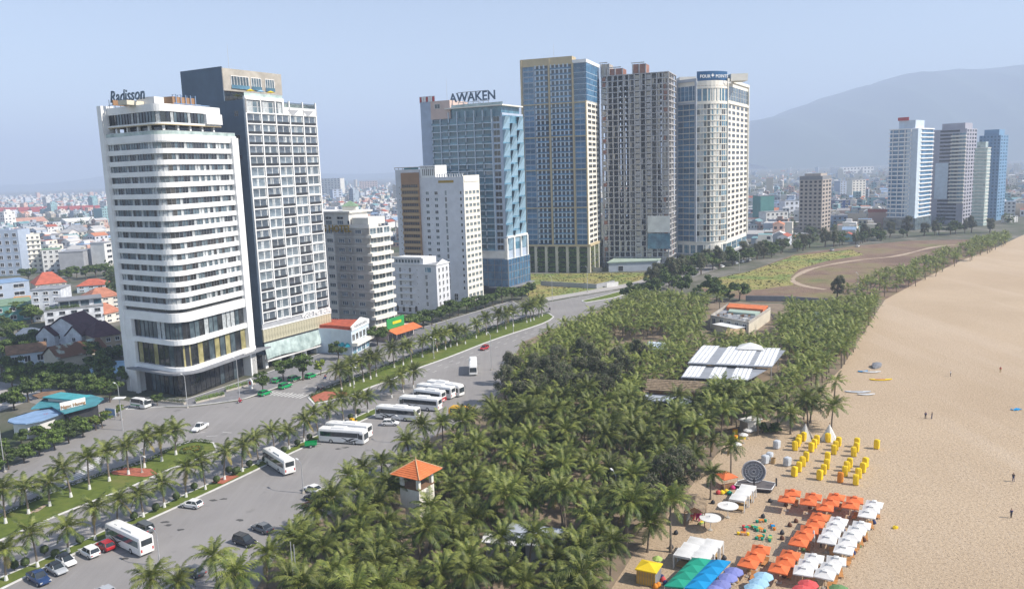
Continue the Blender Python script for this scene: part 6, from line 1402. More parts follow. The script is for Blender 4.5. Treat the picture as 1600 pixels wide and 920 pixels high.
for p, k, s, l in (((411, 613), 'street', 1.0, 'small round street tree beside the entrance of the white curved hotel'), ((443, 594), 'street', 1.15, 'leafy street tree over the parked green taxis, left one'), ((474, 594), 'street', 1.4, 'spreading street tree with forked trunk before the slate hotel'),
                   ((501, 586), 'bright', 1.0, 'small bright green street tree right of the forked one'), ((529, 562), 'dark', .8, 'dark street tree in front of the red-roofed shop'), ((185, 650), 'yellow', .5, 'small palmetto-like shrub tree by the white minibus'), ((246, 634), 'street', .6, 'low tree at the corner of the curved hotel')): tree(p, k, l, 'street trees', s)
for k, p in enumerate([(-12, 748), (14, 733), (38, 722), (62, 711), (86, 702), (108, 692), (130, 682), (150, 672), (5, 706), (34, 695), (62, 686), (92, 678), (118, 670)]): tree(p, ('broad', 'dark', 'broad', 'broad')[k % 4] if k != 7 else 'yellow', '%s broad green tree in the clump between restaurant and road' % ORD[k], 'trees before the restaurant', .68 if k < 8 else .5)
tree((160, 668), 'yellow', 'yellow-flowering tree at the end of the clump beside the restaurant', None, .75)
for k, p in enumerate([(22, 640), (45, 628), (66, 622), (92, 614), (112, 618), (138, 622), (160, 616), (182, 612), (52, 602), (80, 598), (104, 596), (126, 604), (20, 606), (3, 590), (150, 604), (172, 628), (30, 590)]): tree(p, 'dark' if k % 3 else 'broad', '%s dense tree in the clump behind the restaurant' % ORD[k], 'trees behind the restaurant', .95)
for k, p in enumerate([(6, 560), (22, 553), (40, 560), (170, 575), (184, 570), (150, 580), (160, 588), (12, 535), (30, 528), (48, 545), (140, 565), (8, 520)]): tree(p, 'dark' if k % 2 else 'broad', '%s garden tree among the villas' % ORD[k], 'garden trees among the villas', 1.0)
for k, p in enumerate([(120, 434), (135, 436), (150, 434), (165, 432), (176, 436), (108, 440), (45, 440), (30, 500), (50, 505)]): tree(p, 'broad', '%s hazy tree behind the houses left of the curved hotel' % ORD[k], 'trees behind the houses', 1.2)
for k, p in enumerate([(662, 514), (675, 508), (690, 502), (703, 497), (716, 493), (730, 489), (744, 486), (757, 482), (770, 478), (785, 474), (800, 472), (640, 520), (556, 545), (590, 540), (815, 468), (826, 462)]): tree(p, 'broad' if k % 3 else 'dark', '%s leafy tree on the pavement before the hotels' % ORD[k], 'pavement trees before the hotels', .95)
for k, (q, p) in enumerate(zip(PINES, PW)): tree((p.x, p.y, 0), 'pine', '%s feathery dark casuarina standing amid the palms' % ORD[k], 'casuarinas in the grove', .98 if k != 15 else 1.1, 'casuarina_tree')
r = random.Random(31); ln = smooth_line(GP([(1010, 450), (1050, 441), (1100, 425), (1140, 415), (1175, 408), (1230, 396), (1290, 387), (1340, 382), (1385, 374), (1440, 369), (1500, 366), (1550, 364)]), 8); LL = linelen(ln); s = 0; k = 0
mass = MB()
while s < LL:
    p, u = at_len(ln, s); q = p + Vector((-u.y, u.x)) * r.uniform(-3, 9); pp = PX((q.x, q.y, 3)); zone = 'at the near end of' if s < LL * .33 else 'midway along' if s < LL * .66 else 'at the far end of'
    tree((q.x, q.y, 0), 'pine' if r.random() < .45 else 'dark', 'dark tree %s the belt between road and meadow' % zone, 'tree belt %s the meadow road' % zone, r.uniform(.95, 1.45), 'tree'); s += r.uniform(3.2, 6) * (1 + .8 * s / LL); k += 1
for k, p in enumerate([(1015, 462), (1030, 455), (1045, 452), (1060, 446), (1075, 440), (1040, 465), (1065, 462), (1090, 458), (1110, 462), (1000, 466), (985, 472), (1085, 470), (1120, 472), (1140, 468), (1155, 470)]): tree(p, 'bush' if k % 2 else 'dark', '%s bushy tree in the thicket before the meadow' % ORD[k], 'thicket before the meadow', 1.25)
for k, p in enumerate([(1192, 676), (1202, 675), (1212, 676)]): tree(p, 'bush', '%s dark green beach shrub beside the grove' % ORD[k], 'beach shrubs', .7, 'shrub', 'shrub')
# clipped bushes on the verge
ball = MB(); r = random.Random(3); ball.tube([(0, 0, 0), (0, 0, .5)], .06, 5, 1)
tm = ball.mesh('stem', ['bark', 'bark']); ball = MB()
for _ in range(420):
    d = Vector((r.gauss(0, 1), r.gauss(0, 1), r.gauss(0, 1))).normalized(); p = Vector((0, 0, .95)) + d * r.uniform(.55, .72); u = d.orthogonal().normalized() * .13; v = d.cross(u); ball.face([p - u, p - v, p + u, p + v])
ball = ball.mesh('crown', 'leaf_dark')
for k, p in enumerate([(23, 890), (40, 886), (70, 866), (87, 872), (126, 850), (210, 813), (244, 799), (276, 782), (304, 766), (339, 755), (358, 740), (371, 740), (390, 730), (368, 742), (415, 722), (444, 708), (465, 697), (484, 688), (510, 676), (525, 668), (548, 656), (560, 648)]):
    q = G(*p, 0.1); root = thing('clipped_bush', '%s clipped round bush from the near end of the parking verge' % ORD[k], 'bush', tuple(q), 0, 'clipped bushes on the verge'); put('stem', tm, root); put('crown', ball, root)
# hazy trees between the far houses
b = MB(); r = random.Random(14)
for _ in range(900):
    x = r.choice([r.uniform(-20, 165), r.uniform(495, 670), r.uniform(1168, 1600)]); d = 1 / r.uniform(1 / 2600, 1 / 430); q = ray(x, 300); q = q / q.y; pp = PX((q.x * d, d, 0))
    if (pp[0] < 170 and pp[1] > 420) or (490 < pp[0] < 700 and pp[1] > 372) or (pp[0] > 1160 and pp[1] > 378) or (pp[0] > 1380 and pp[1] > 352): continue
    c = Vector((q.x * d, d, 0)); R_ = r.uniform(3, 6)
    for j in range(70):
        dd = Vector((r.gauss(0, 1), r.gauss(0, 1), r.gauss(0, .8))).normalized() * R_ * r.random() ** .4; p = c + dd + Vector((0, 0, R_ * .9)); s_ = r.uniform(.5, 1.1); u = Vector((r.gauss(0, 1), r.gauss(0, 1), r.gauss(0, .6))).normalized() * s_; v = u.orthogonal().normalized() * s_; b.face([p - u, p - v, p + u, p + v])
o = b.build('far_trees', 'leaf_dark'); tag(o, 'scattered hazy tree crowns between the far town houses', 'trees', kind='stuff')
# weeds on meadow and field
b = MB(); r = random.Random(15); MW = [xy(G(*p)) for p in [(1088, 448), (1122, 434), (1172, 424), (1240, 400), (1330, 390), (1350, 398), (1290, 408), (1250, 420), (1235, 432), (1240, 445), (1190, 452), (1130, 455)]]; MW2 = [xy(G(*p)) for p in [(822, 428), (1005, 426), (1020, 432), (985, 442), (895, 457), (857, 462), (830, 466), (815, 452)]]
for P in (MW, MW2):
    n = 0
    while n < 1300:
        p = Vector((r.uniform(min(q.x for q in P), max(q.x for q in P)), r.uniform(min(q.y for q in P), max(q.y for q in P)))); 
        if not inside(p, P): continue
        n += 1; a = r.uniform(0, 6.28); s_ = r.uniform(.3, .9); h = r.uniform(.08, .4); dx, dy = math.cos(a) * s_, math.sin(a) * s_; b.face([(p.x - dx, p.y - dy, 0), (p.x + dx, p.y + dy, 0), (p.x + dx * .7, p.y + dy * .7, h), (p.x - dx * .7, p.y - dy * .7, h)])
o = b.build('weeds', 'weed'); tag(o, 'tall dry weeds over the meadows', 'weeds', kind='stuff')

# ------------------------------------------------------------------ buildings in the grove
def slab_on(pts, z): return [xy(G(x, y, z)) for x, y in pts]
def ccw(P):
    ar = sum(P[i].x * P[(i + 1) % len(P)].y - P[(i + 1) % len(P)].x * P[i].y for i in range(len(P))); return P if ar > 0 else P[::-1]
def panel_roof():
    zt = 6.0; up = slab_on([(1074, 566), (1206, 572), (1227, 546), (1096, 540)], zt); lo = slab_on([(1064, 588), (1168, 593), (1200, 575), (1077, 569)], zt - 0.9)
    o = up[0]; root = thing('panel_roofed_hall', 'open hall roofed with rows of pale translucent panels in the grove', 'hall', (o.x, o.y, 0))
    for q, z, nu, nv, gaps in ((up, zt, 36, 9, (9, 10, 26, 27)), (lo, zt - 0.9, 30, 6, (9, 10, 19, 20))):
        u = (q[1] - q[0]); v = (q[3] - q[0]); b = MB(); P = ccw(local(q, root)); b.prism(P, z - 0.35, z - 0.2); b.build('roof_deck', 'steel_frame', root)
        a = math.atan2(u.y, u.x); lu, lv = u.length / nu, v.length / nv; sk = v / nv; su = u / nu; pm = MB(); e = 0.025
        c = [su * e + sk * .22, su * (1 - e) + sk * .22, su * (1 - e) + sk * .95, su * e + sk * .95]; pm.face([(c[0].x, c[0].y, 0), (c[1].x, c[1].y, 0), (c[2].x, c[2].y, .18), (c[3].x, c[3].y, .18)]); pm.face([(c[3].x, c[3].y, .18), (c[2].x, c[2].y, .18), (c[2].x, c[2].y, 0), (c[3].x, c[3].y, 0)]); pm = pm.mesh('roof_panel', 'panel_white')
        n = 0
        for j in range(nv):
            for i in range(nu // 2):
                if 2 * i in gaps or 2 * i + 1 in gaps: continue
                p = q[0] + su * (2 * i) + sk * j
                o_ = put('roof_panel', pm, root, (p.x - o.x, p.y - o.y, z - 0.15)); o_.matrix_local = Matrix.Translation((p.x - o.x, p.y - o.y, z - 0.15)) @ skew_scale(su, sk)
        for i in range(6):
            for s in (0.03, 0.97):
                p = q[0] + u * (i / 5 * .98 + .01) + v * s; MB().tube([(p.x - o.x, p.y - o.y, 0), (p.x - o.x, p.y - o.y, z - .3)], .12, 6).build('post', 'steel', root)
    pk = slab_on([(1150, 545), (1195, 547), (1190, 540), (1155, 538)], 6.2); c = sum(pk, Vector((0, 0))) / 4; b = MB()
    for i in range(4): a, e = pk[i] - o, pk[(i + 1) % 4] - o; b.face([(a.x, a.y, 6.2), (e.x, e.y, 6.2), (c.x - o.x, c.y - o.y, 7.7)])
    b.build('tent_roof', 'cloth_white', root)
def skew_scale(su, sk):
    d = su.normalized(); M = Matrix.Identity(4)
    # stretch by two along the first roof direction only
    for i in range(2):
        for j in range(2): M[i][j] = (1 if i == j else 0) + d[i] * d[j]
    return M
mat('panel_white', (0.78, 0.80, 0.82), 0.45, 0.12, 0.5, rnd=0.08, spec=0.5); mat('steel_frame', (0.30, 0.32, 0.35), 0.6, 0.1, 0.5)
panel_roof()
def gable_hall(name, label, eave, ridge_h, ez, mats, cat, wall=True):
    q = ccw(slab_on(eave, ez)); o = q[0]; root = thing(name, label, cat, (o.x, o.y, 0)); P = local(q, root)
    a, e = (P[0] + P[3]) / 2, (P[1] + P[2]) / 2; b = MB(); V = lambda p, z: (p.x, p.y, z)
    if (P[1] - P[0]).length < (P[3] - P[0]).length: P = P[1:] + P[:1]; a, e = (P[0] + P[3]) / 2, (P[1] + P[2]) / 2
    n = 7
    for s0, s1 in ((P[0], P[1]), (P[3], P[2])):     # thatch laid in overlapping courses
        for k in range(n):
            t0, t1 = k / n, (k + 1) / n; z0, z1 = ez + ridge_h * t0 + .12, ez + ridge_h * t1 + .02; l0, l1, r0, r1 = s0.lerp(a, t0), s0.lerp(a, t1), s1.lerp(e, t0), s1.lerp(e, t1); b.face([V(l0, z0), V(r0, z0), V(r1, z1), V(l1, z1)]); b.face([V(l0, z0 - .14), V(r0, z0 - .14), V(r0, z0), V(l0, z0)])
    b.build('roof', mats[0], root); b = MB(); b.face([V(P[1], ez), V(P[2], ez), V(e, ez + ridge_h)]); b.face([V(P[3], ez), V(P[0], ez), V(a, ez + ridge_h)]); b.build('gable', mats[1], root)
    if wall: MB().prism(offset_poly(ccw(P), -.8), 0, ez).build('wall', mats[1], root)
    return root
gable_hall('thatched_hall', 'long hall with brown thatched roof below the panel-roofed hall', [(1008, 609), (1106, 614), (1102, 598), (1014, 594)], 1.6, 4.2, ('thatch', 'wood'), 'hall')
def low_roof(name, label, pts, z, m, wm_, cat='shed', t=.3):
    q = ccw(slab_on(pts, z)); o = q[0]; root = thing(name, label, cat, (o.x, o.y, 0)); P = local(q, root); MB().prism(P, z - t, z).build('roof', m, root); MB().prism(offset_poly(P, -.6), 0, z - t).build('wall', wm_, root); return root, q
low_roof('metal_shed', 'shed with pale blue-green metal roof below the thatched hall, nearer one', [(1044, 632), (1078, 634), (1074, 624), (1040, 622)], 3.4, 'moss_roof2', 'grey_wall')
low_roof('metal_shed', 'grey low shed tucked under the front of the thatched hall', [(1005, 625), (1085, 628), (1082, 615), (1008, 612)], 3.0, 'grey_blue', 'dark')
low_roof('metal_shed', 'shed with pale green roof at the far side of the grove toward the beach', [(1262, 500), (1300, 502), (1298, 488), (1268, 487)], 4.0, 'moss_roof2', 'white_rough')
low_roof('metal_shed', 'small white roofed stall deep in the palm grove', [(1010, 545), (1045, 548), (1040, 535), (1012, 533)], 3.5, 'pale_blue', 'grey_wall')
low_roof('metal_shed', 'pale green-roofed shed at the grove edge near the road end', [(1020, 476), (1052, 479), (1050, 473), (1022, 471)], 4.0, 'moss_roof2', 'cream')
root, q = low_roof('bar_pavilion', 'grey flat-roofed bar pavilion half hidden under near palms', [(780, 836), (885, 850), (880, 826), (800, 815)], 3.8, 'grey_blue', 'dark', 'pavilion')
f = Face(q[0], q[1]) if (q[1] - q[0]).length > 6 else Face(q[1], q[2])
for k in range(2): low_roof('white_awning', 'white awning beside the grey bar pavilion, %s one' % ('left', 'right')[k], [(752 + 62 * k, 846 + 4 * k), (808 + 62 * k, 852 + 4 * k), (806 + 62 * k, 838 + 4 * k), (756 + 62 * k, 832 + 4 * k)], 3.2, 'cloth_white', 'grey_wall', 'awning', .12)
def courtyard():
    zt = 5.0; q = ccw(slab_on([(1110, 492), (1170, 503), (1204, 480), (1136, 475)], zt)); o = q[0]; root = thing('courtyard_restaurant', 'cream flat-topped building with red tiled terrace and junk-strewn roof in the grove', 'building', (o.x, o.y, 0)); P = local(q, root)
    MB().prism(P, 0, zt - .9, 0, 1).build('wall', ['cream', 'roof_grey'], root); I = offset_poly(P, -.4); b = MB()
    for k in range(4): b.prism([P[k], P[(k + 1) % 4], I[(k + 1) % 4], I[k]], zt - .895, zt)
    b.build('parapet', 'concrete', root); R2 = ccw(local(slab_on([(1135, 481), (1192, 485), (1200, 479), (1140, 475)], zt), root)); MB().prism(R2, zt - .8, zt + .4).build('tile_roof', 'roof_orange', root)
    R3 = ccw(local(slab_on([(1138, 486), (1180, 490), (1188, 486), (1140, 482)], zt), root)); MB().prism(R3, zt - .85, zt - .1).build('metal_roof', 'moss_roof2', root); r = random.Random(3)
    for k in range(22):
        t, s = r.uniform(.08, .92), r.uniform(.05, .4); p = P[0].lerp(P[1], t).lerp(P[3].lerp(P[2], t), s); w = r.uniform(.3, .9); MB().box(p.x - w, p.x + w, p.y - w * .6, p.y + w * .6, zt - .89, zt - .89 + r.uniform(.3, 1.0)).build('roof_clutter', r.choice(['white_rough', 'grey_wall', 'concrete', 'wood', 'steel']), root)
    f = Face(q[0], q[1])
    for k in range(5): fput('window', window_mesh(1.8, 2.2, 'white', 'glass_dark', 1), root, f, f.L * (k + .5) / 5, 3.0)
    fbuild(MB().box(f.L * .35, f.L * .95, -5.5, -.5, 3.1, 3.3), 'porch_roof', 'white_rough', root, f); fbuild(MB().box(f.L * .4, f.L * .9, -5, -.6, 0, 3.1), 'porch_wall', 'cream', root, f)
    low_roof('ochre_wall', 'ochre gable-ended hut before the cream courtyard building', [(1132, 524), (1166, 526), (1164, 514), (1136, 513)], 3.6, 'gold_brown', 'cream', 'hut')
courtyard()
def lookout():
    C = xy(G(655, 822)); zr = HT(C, 736); zb = HT(C, 757); zw = HT(C, 786); root = thing('lookout_tower', 'cream lookout tower with orange tiled hip roof rising from the palms', 'tower', (C.x, C.y, 0), rad(-32)); w = 2.05
    MB().box(-w, w, -w, w, zw, zb).build('cabin_wall', 'pale_cream', root); MB().box(-w * .75, w * .75, -w * .75, w * .75, 0, zw).build('shaft', 'pale_cream', root); MB().box(-w - .15, w + .15, -w - .15, w + .15, zw - .25, zw).build('ledge', 'cream', root); MB().box(-w - .12, w + .12, -w - .12, w + .12, zb, zb + .2).build('ledge', 'roof_brown', root)
    for k in range(4):
        for j in range(5): t = -w + 2 * w * (j + .5) / 5; M = rotz(k * math.pi / 2); MB().box(t - .06, t + .06, -w - .05, -w, zw, zb, 0, M).build('batten', 'pale_cream', root)
    for sx in (-1, 1):
        for sy in (-1, 1): MB().box(sx * (w - .3) - .28, sx * (w - .3) + .28, sy * (w - .3) - .28, sy * (w - .3) + .28, zb, zr).build('pillar', 'pale_cream', root)
    MB().box(-w + .5, w - .5, -w + .5, w - .5, zb, zb + .15).build('deck', 'dark', root)
    e = w + 1.1; zk = HT(C, 718); n = 9
    for k in range(4):
        M = rotz(k * math.pi / 2); b = MB()
        for i in range(n):
            t0, t1 = i / n, (i + 1) / n; z0, z1 = zr + (zk - zr) * t0 + .07, zr + (zk - zr) * t1; a, c = e * (1 - t0), e * (1 - t1)
            b.face([M @ Vector((-a, -a, z0)), M @ Vector((a, -a, z0)), M @ Vector((c, -c, z1)), M @ Vector((-c, -c, z1))]); b.face([M @ Vector((-a, -a, z0 - .08)), M @ Vector((a, -a, z0 - .08)), M @ Vector((a, -a, z0)), M @ Vector((-a, -a, z0))])
        rf = b.build('roof', 'roof_orange', root); MB().tube([M @ Vector((-e, -e, zr + .1)), M @ Vector((0, 0, zk + .05))], .1, 5).build('hip_ridge', 'roof_tan', root)
    b = MB(); b.face([(-e, -e, zr), (-e, e, zr), (e, e, zr), (e, -e, zr)]); b.build('soffit', 'wood', root); MB().tube([(0, 0, zk), (0, 0, zk + .6)], [.14, .03], 6).build('finial', 'roof_tan', root)
mat('roof_tan', (0.55, 0.35, 0.2), 0.8, 0.1, 1)
lookout()

# ------------------------------------------------------------------ street lamps, poles, signs
def lamp(base, ytop, label, arms=1, group='street lamps', head=0.9, up=None):
    p = G(*base); h = HT(p, ytop); root = thing('street_lamp', label, 'street lamp', tuple(p), math.atan2(p.y, p.x) + .4, group); MB().tube([(0, 0, 0), (0, 0, h * .5), (0, 0, h)], [.13, .1, .07], 7).build('pole', 'steel', root); MB().box(-.25, .25, -.25, .25, 0, .35).build('base', 'concrete', root)
    for s in ((1, -1) if arms == 2 else (1,)):
        MB().tube([(0, 0, h - .1), (s * 1.0, 0, h + .35), (s * 1.6, 0, h + .4)], .05, 5).build('arm', 'steel', root); MB().box(min(s * 1.4, s * 2.3), max(s * 1.4, s * 2.3), -.16, .16, h + .33, h + .47).build('lamp_head', 'white_rough', root)
L_ = ['near end of the parking area', 'parking area beside the white coach', 'parking area beside the parked coaches', 'far end of the parking area', 'brick patch of the near median', 'near end of the far median', 'middle of the far median', 'far stretch of the far median', 'left road edge before the clump of trees', 'pavement before the curved hotel', 'pavement corner by the curved hotel', 'side street by the minibus', 'meadow roadside, left one', 'meadow roadside, right one', 'grove beside the panel-roofed hall', 'grove near the beach, tall white', 'middle of the palm grove', 'near edge of the palm grove', 'far field by the palm line', 'far median tip']
for k, (b_, y) in enumerate([((250, 884), 832), ((474, 770), 724), ((627, 692), 655), ((768, 578), 523), ((222, 739), 713), ((553, 606), 574), ((678, 560), 530), ((802, 520), 492), ((8, 737), 672), ((293, 637), 588), ((375, 628), 562), ((190, 656), 602), ((863, 470), 434), ((918, 456), 418), ((1150, 625), 588), ((1100, 700), 654), ((963, 800), 742), ((690, 960), 912), ((1340, 452), 428), ((1155, 425), 395)]): lamp(b_, y, 'street lamp standing at the ' + L_[k], 2 if k in (4, 5, 6, 7) else 1)
for k, (b_, y) in enumerate([((463, 965), 846), ((468, 968), 850)]):
    p = G(*b_); root = thing('flag_pole', 'thin pale pole rising from the near palms, %s of the pair' % ('left', 'right')[k], 'pole', tuple(p)); MB().tube([(0, 0, 0), (0, 0, HT(p, y))], [.11, .06], 6).build('shaft', 'steel', root); MB().box(-.2, .2, -.2, .2, 0, .3).build('base', 'concrete', root)
p = G(192, 672); root = thing('traffic_sign_mast', 'pale post with square canopy light at the side street corner', 'post', tuple(p)); h = HT(p, 622); MB().tube([(0, 0, 0), (0, 0, h)], .13, 6).build('post', 'steel', root); MB().box(-1.3, 1.3, -.8, .8, h, h + .18).build('canopy', 'white_rough', root)
p = G(174, 655); root = thing('notice_board', 'white notice board on legs at the side street corner', 'sign', tuple(p), rad(-20)); MB().box(-1.7, 1.7, -.1, .1, .9, 3.0).build('board', 'white_rough', root)
for s in (-1.3, 1.3): MB().box(s - .08, s + .08, -.08, .08, 0, .9).build('leg', 'steel', root)
MB().box(-1.5, 1.5, -.14, -.11, 1.1, 2.8).build('poster', 'roof_blue', root)
p = G(392, 607); root = thing('hotel_totem', 'round red and white emblem sign by the curved hotel entrance', 'sign', tuple(p), rad(-40)); MB().box(-.8, .8, -.2, .2, 0, .5).build('base', 'white', root); b = MB(); b.tube([(0, -.15, 1.7), (0, .15, 1.7)], 1.2, 16); b.build('disc', 'white', root); b = MB(); b.tube([(0, -.19, 1.7), (0, -.16, 1.7)], .6, 12); b.build('emblem', 'lamp_red', root)
# planters and low walls on the hotel forecourt
for k, (a, c) in enumerate((((236, 627), (290, 632)), ((305, 630), (350, 619)), ((352, 612), (398, 600)))):
    A, B = xy(G(*a)), xy(G(*c)); f = Face(A, B); root = thing('planter', 'long low planter before the curved hotel, %s from the left' % ORD[k], 'planter', (A.x, A.y, 0.1), 0, 'hotel planters'); fbuild(MB().box(0, f.L, -.6, .6, 0, .5), 'trough', 'concrete', root, f); r = random.Random(k); b = MB()
    for _ in range(420): x, y, z = r.uniform(.1, f.L - .1), r.uniform(-.6, .6), .5 + r.random() ** 1.5 * .9; s = .16; b.face([(x - s, y, z), (x, y - s, z - .05), (x + s, y, z + s), (x, y + s, z)])
    fbuild(b, 'planting', 'leaf_green', root, f)
# walls of the meadow site
for k, (pts_, lab, m) in enumerate((([(845, 446), (932, 451), (960, 445)], 'grey site wall across the roadside meadow', 'grey_wall'), ([(948, 449), (966, 447)], 'short white site wall on the roadside meadow', 'white_rough'), ([(1165, 470), (1230, 471), (1300, 476)], 'dark boundary wall between grove and dry field', 'mid_grey'), ([(822, 424), (940, 424)], 'low concrete wall at the foot of the gold-framed tower', 'concrete'))):
    P = GP(pts_); b = MB(); o = P[0]
    for a, c in zip(P, P[1:]): f = Face(xy(a), xy(c)); M = Matrix.Translation((a.x - o.x, a.y - o.y, 0)) @ rotz(f.a); b.box(0, f.L, -.12, .12, 0, 2.2, 0, M); b.box(0, f.L, -.2, .2, 2.2, 2.35, 0, M)
    tag(b.build('boundary_wall', m, None, (o.x, o.y, 0)), lab, 'wall')

# ------------------------------------------------------------------ vehicles
def loft(b, secs, m=0):
    n = len(secs[0]); i0 = len(b.v)
    for s in secs: b.v += [tuple(p) for p in s]
    for k in range(len(secs) - 1):
        for q in range(n): r_ = (q + 1) % n; b.f.append((i0 + k * n + q, i0 + k * n + r_, i0 + (k + 1) * n + r_, i0 + (k + 1) * n + q)); b.m.append(m)
    b.f.append(tuple(i0 + n - 1 - q for q in range(n))); b.m.append(m); e = i0 + (len(secs) - 1) * n; b.f.append(tuple(e + q for q in range(n))); b.m.append(m)
def sect(x, zb, zt, w, rt=.88): return [(x, -w * .93, zb), (x, -w, zb + (zt - zb) * .3), (x, -w, zt - (zt - zb) * .2), (x, -w * rt, zt), (x, w * rt, zt), (x, w, zt - (zt - zb) * .2), (x, w, zb + (zt - zb) * .3), (x, w * .93, zb)]
def wheel_meshes(rr, wd, _c={}):
    if (rr, wd) not in _c:
        t = MB(); t.tube([(0, -wd / 2, 0), (0, -wd * .35, 0), (0, wd * .35, 0), (0, wd / 2, 0)], [rr * .9, rr, rr, rr * .9], 14); m = MB(); m.tube([(0, -wd / 2 - .015, 0), (0, wd / 2 + .015, 0)], rr * .58, 10); _c[(rr, wd)] = (t.mesh('wheel', 'rubber'), m.mesh('rim', 'steel'))
    return _c[(rr, wd)]
def wheels(root, xs_, y, rr, wd=.22):
    t, m = wheel_meshes(rr, wd)
    for x in xs_:
        for s in (-1, 1): o = put('wheel', t, root, (x, s * y, rr)); put('rim', m, o)
CARS = {'suv': (4.6, 1.0, 1.68, (-2.15, 1.05), (-1.85, .2)), 'hatch': (4.2, .95, 1.52, (-1.95, 1.1), (-1.45, .15)), 'sedan': (4.6, .92, 1.44, (-1.75, 1.1), (-1.05, .25)), 'pickup': (5.2, 1.05, 1.78, (-.7, 1.2), (-.45, .45)), 'canopy_pickup': (5.2, 1.05, 1.78, (-2.5, 1.2), (-2.3, .45))}
def car(name, label, kind, paint_, p, head, group=None, roofm=None):
    L, zb, zr, (g0, g1), (t0, t1) = CARS[kind]; h = L / 2; root = thing(name, label, 'car' if 'pickup' not in kind else 'pickup', (p.x, p.y, .012), head, group); b = MB()
    loft(b, [sect(-h, .5, zb * .85, .74), sect(-h + .15, .34, zb, .84), sect(-h * .5, .27, zb + .02, .9), sect(0, .25, zb, .9), sect(h * .45, .27, zb - .03, .9), sect(h * .75, .3, zb * .88, .86), sect(h - .12, .36, zb * .74, .78), sect(h, .45, zb * .66, .66)]); b.build('body', paint_, root, smooth=False)
    w, wt = .80, .64; B_ = [(g0, -w, zb - .02), (g1, -w, zb - .06), (g1, w, zb - .06), (g0, w, zb - .02)]; T_ = [(t0, -wt, zr - .04), (t1, -wt, zr - .04), (t1, wt, zr - .04), (t0, wt, zr - .04)]; b = MB()
    for k in range(4): j = (k + 1) % 4; b.face([B_[k], B_[j], T_[j], T_[k]])
    b.build('windows', 'car_glass', root); b = MB(); b.prism([(t0 - .06, -wt - .03), (t1 + .08, -wt - .03), (t1 + .08, wt + .03), (t0 - .06, wt + .03)], zr - .06, zr); b.build('roof_panel', roofm or paint_, root)
    for k in range(4): MB().tube([B_[k], T_[k]], .045, 4).build('pillar', paint_, root)
    for s in (-1, 1): mx = (g0 + g1) / 2 - .1; MB().tube([(mx, s * w, zb - .02), ((t0 + t1) / 2 - .1, s * wt, zr - .05)], .04, 4).build('pillar', paint_, root); MB().box(h - .22, h - .04, s * .62 - .16, s * .62 + .16, zb * .58, zb * .74).build('headlight', 'lamp_clear', root); MB().box(-h - .02, -h + .1, s * .6 - .15, s * .6 + .15, zb * .68, zb * .84).build('tail_light', 'lamp_red', root); MB().box(g1 - .45, g1 - .25, s * .86 - .1, s * .86 + .1, zb - .02, zb + .13).build('mirror', paint_, root)
    if kind == 'pickup': MB().box(-h + .15, -.85, -.72, .72, zb - .25, zb + .035).build('cargo_bed', 'dark' if paint_ != 'car_white' else 'grey_wall', root)
    wheels(root, (-h * .6, h * .62), .8, .34); return root
